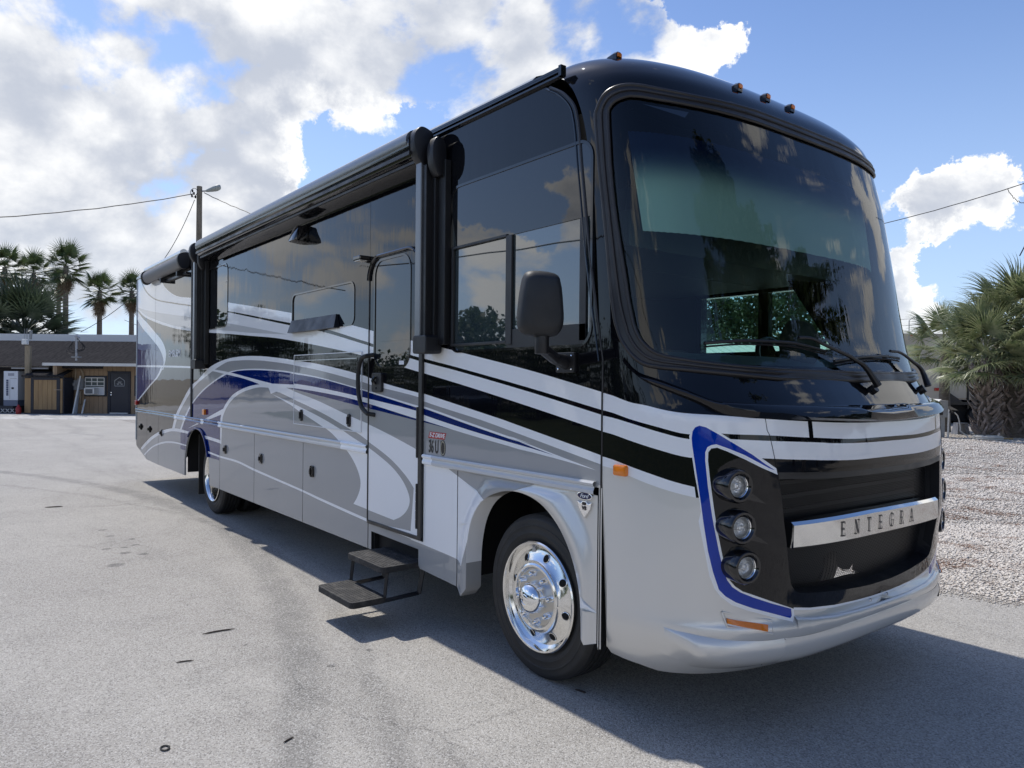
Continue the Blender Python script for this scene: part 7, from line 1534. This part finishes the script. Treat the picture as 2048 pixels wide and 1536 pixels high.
MB().prism([(tq_[2][0]+.02, zb0+.6), (tq_[2][0]+.9, zb0), (tq_[2][0]+.02, zb0-.1)], -.005, .29, 'y').build('fender_skirt', [BPLAST], tt)
MB().box((tq_[5][0], -.04, tq_[6][1]), (tq_[6][0], 0, tq_[5][1])).build('tail_light', [REDL], tt, bevel=.02)
MB().box((tq_[0][0]-1.2, .4, .12), (tq_[2][0]+6, 6.5, zb0)).build('underbody', [GAP], tt)
tw_ = MB()
for xx in (tq_[2][0]+1.6, tq_[2][0]+2.5): tw_.lathe([(.0005, 0), (.2, 0), (.34, .03), (.36, .1), (.36, .2), (.0005, .22)], (xx, .1, .36), 'y', 24)
tw_.build('wheel', [TREAD], tt, smooth=40, fix=False)
hr = MB(); lx0 = [(17.479,4.031),(17.797,4.233),(18.016,4.036)]
for k in (0, 2): hr.tube([(lx0[k][0], -.15, zt0-.3), (lx0[k][0], -.15, zt0+.55), (lx0[k][0]+(.2 if k == 0 else -.2), -.15, zt0+.7)], .02, 6)
hr.tube([(lx0[0][0]+.2, -.15, zt0+.7), (lx0[2][0]-.2, -.15, zt0+.7)], .02, 6).build('roof_ladder', [METAL], tt)
rs = MB(); 
for xx in (lx0[0][0]+.15, lx0[2][0]+.1): rs.box((xx, -.05, zt0-.12), (xx+.14, 0, zt0-.04))
rs.build('marker_light', [REDL], tt)
pq2 = [(13.554,1.231),(14.146,1.237),(13.764,0.662),(14.076,0.009),(13.696,1.021),(14.026,0.665),(13.515,0.977),(13.85,1.234),(14.413,0.901)]
up2 = thing('utility_pedestal', 'grey wooden utility pedestal with a little gabled roof beside the gravel', 'pedestal', at(24.2), rz=BR); GW = barkmat('grey_painted_board', (.34, .35, .35), (.42, .43, .43), (7, 7, 2))
MB().box((pq2[2][0], 0, 0), (pq2[3][0], .25, pq2[2][1])).build('post', [GW], up2, bevel=.005)
MB().box((pq2[4][0], -.06, pq2[5][1]), (pq2[1][0], .35, pq2[0][1]-.02)).build('head', [GW], up2, bevel=.005)
MB().add([(pq2[6][0], -.18, pq2[6][1]), (pq2[7][0], -.18, pq2[7][1]+.02), (pq2[7][0]+.05, .42, pq2[7][1]+.02), (pq2[6][0]+.05, .42, pq2[6][1])], [(0, 1, 2, 3)]).add([(pq2[6][0], -.18, pq2[6][1]-.03), (pq2[7][0], -.18, pq2[7][1]-.01), (pq2[6][0], -.18, pq2[6][1]), (pq2[7][0], -.18, pq2[7][1]+.02)], [(0, 1, 3, 2)]).build('left_roof_board', [pm('pale_roof_board', (.60, .60, .58), .7)], up2, fix=False)
MB().add([(pq2[1][0], -.15, pq2[1][1]-.2), (pq2[8][0], -.15, pq2[8][1]), (pq2[8][0], .4, pq2[8][1]), (pq2[1][0], .4, pq2[1][1]-.2)], [(0, 1, 2, 3)]).build('right_roof_board', [GW], up2, fix=False)
ou = MB()
for i in range(2):
    for j in range(2): ou.box((pq2[4][0]+.06+.12*i, -.09, pq2[5][1]+.08+.16*j), (pq2[4][0]+.14+.12*i, -.06, pq2[5][1]+.18+.16*j))
ou.build('outlet', [BPLAST], up2)
sp_ = [(14.065,0.024),(14.084,0.927),(14.371,0.72),(14.505,0.029),(14.966,0.096),(14.139,0.843)]
spg = thing('water_spigot', 'white plastic water pipe with a tap and a hanging hose by the pedestal', 'spigot', at(24.0), rz=BR); PVC = pm('white_pvc', (.62, .60, .55), .5)
MB().tube([(sp_[0][0], 0, 0), (sp_[1][0], 0, sp_[1][1])], .03, 8).build('pipe', [PVC], spg, smooth=True)
MB().tube([(sp_[5][0]-.06, -.02, sp_[5][1]), (sp_[5][0]+.14, -.02, sp_[5][1]+.02)], .035, 8).tube([(sp_[5][0]+.02, -.1, sp_[5][1]-.03), (sp_[5][0]+.02, .1, sp_[5][1]+.08)], .03, 8).build('tap', [BPLAST], spg)
MB().tube(catmull([(sp_[5][0]+.1, -.03, sp_[5][1]), (sp_[2][0]-.03, -.05, sp_[2][1]), (sp_[2][0]+.06, -.05, sp_[2][1]-.4), (sp_[3][0]-.08, -.05, .25), (sp_[3][0]+.15, -.1, .03), (sp_[4][0]-.5, -.15, .02)], 5), .020, 8).build('hose', [PVC], spg, smooth=True)
hc = MB()
for k in range(5):
    r_ = .38+.05*(k % 2); hc.tube([(r_*math.cos(2*math.pi*j/28), r_*.75*math.sin(2*math.pi*j/28), .02+.026*k) for j in range(29)], .018, 6, caps=False)
hco = hc.build('coiled_hose', [PVC], None, smooth=True); hco.location = at(23.4, sp_[4][0]); tag(hco, 'white coiled water hose lying at the edge of the gravel', 'hose')
oc = [(15.11,0.119),(15.815,0.064)]
m = MB(); m.tube([Vector(at(23.7, oc[0][0], .03)), Vector(at(23.6, (oc[0][0]+oc[1][0])/2, .025)), Vector(at(23.5, oc[1][0], .03))], .035, 8); tag(m.build('yellow_pole', [pm('faded_yellow', (.45, .30, .12), .6)], None, smooth=True), 'faded yellow pole lying on the ground under the sabal palms', 'pole')
ss = [(15.447,0.207),(15.892,0.211),(15.503,0.457),(15.844,0.461)]
so = thing('step_stool', 'small grey plastic step stool on the gravel before the trailer', 'stool', at(26), rz=BR); SP_ = pm('grey_plastic', (.22, .22, .23), .5)
MB().box((ss[2][0], -.15, .0+.36), (ss[3][0], .15, .41)).build('top', [SP_], so, bevel=.01)
for (a, b2) in ((ss[0][0], ss[2][0]+.12), (ss[1][0], ss[3][0]-.12)):
    MB().add([(a, -.2, 0), (a+(.1 if a < b2 else -.1), -.2, 0), (b2, -.14, .36), (b2+(-.12 if a < b2 else .12), -.14, .36), (a, .2, 0), (a+(.1 if a < b2 else -.1), .2, 0), (b2, .14, .36), (b2+(-.12 if a < b2 else .12), .14, .36)], [(0, 1, 2, 3), (5, 4, 7, 6), (0, 3, 7, 4), (1, 5, 6, 2)]).build('leg', [SP_], so)
# trailers and a pale building behind the camera: they show only as reflections in the paint
for i, (x, y, L, rz) in enumerate(((-16, -34, 9, .05), (-3, -38, 8, -.1), (12, -33, 7, .2))):
    o = thing('parked_trailer', ('white', 'pale', 'small white')[i]+' trailer parked across the lot behind the camera, '+('opposite the rear of the motorhome', 'opposite its door', 'opposite its front')[i], 'trailer', (x, y, 0), rz=rz)
    MB().box((-L/2, -1.2, .6), (L/2, 1.2, 3.1)).build('body', [pm('trailer_white', (.6, .6, .58), .5)], o, bevel=.1); MB().box((-L/2+.5, 1.2, 1.5), (L/2-3, 1.22, 2.3)).build('window', [SIDEGLASS], o)
    for wx in (-.6, .4): MB().lathe([(.0005, 0), (.3, 0), (.36, .05), (.36, .2), (.0005, .22)], (wx, 1.0, .36), 'y', 20).build('wheel', [TREAD], o, fix=False)
for i, (x, y, rz, mt, lb) in enumerate(((-9, -17, .1, CBLUE, 'blue car parked across the lot behind the camera'), (-17, -18, -.05, pm('maroon_car', (.10, .01, .012), .3, coat=1), 'unseen maroon car added beside the blue one behind the camera'), (-27, -17.5, .06, pm('charcoal_car', (.02, .02, .022), .3, coat=1), 'unseen charcoal car added farthest back behind the camera'), (-36, -18, 0, pm('dark_green_car', (.01, .03, .02), .3, coat=1), 'unseen dark green car added beyond the charcoal one behind the camera'))):  # maroon, charcoal and green cars are added to darken what the wall mirrors
    bc = thing('parked_car', lb, 'car', (x, y, 0), 'cars parked behind the camera', rz=rz); body = [(-2.2, .35), (-2.2, .85), (-1.9, .95), (-1.2, 1.0), (-.7, 1.42), (.7, 1.45), (1.2, 1.02), (2.1, .9), (2.25, .7), (2.25, .35)]
    MB().prism(body, -.9, .9, 'y').build('body', [mt], bc, bevel=.06)
    MB().prism([(-1.1, 1.02), (-.65, 1.36), (.65, 1.38), (1.05, 1.04)], -.91, .91, 'y').build('window', [SIDEGLASS], bc)
    for wx in (-1.35, 1.4):
        for wy in (-.9, .9): MB().lathe([(.0005, -.1), (.32, -.1), (.33, 0), (.32, .1), (.0005, .1)], (wx, wy, .33), 'y', 20).build('wheel', [TREAD], bc)
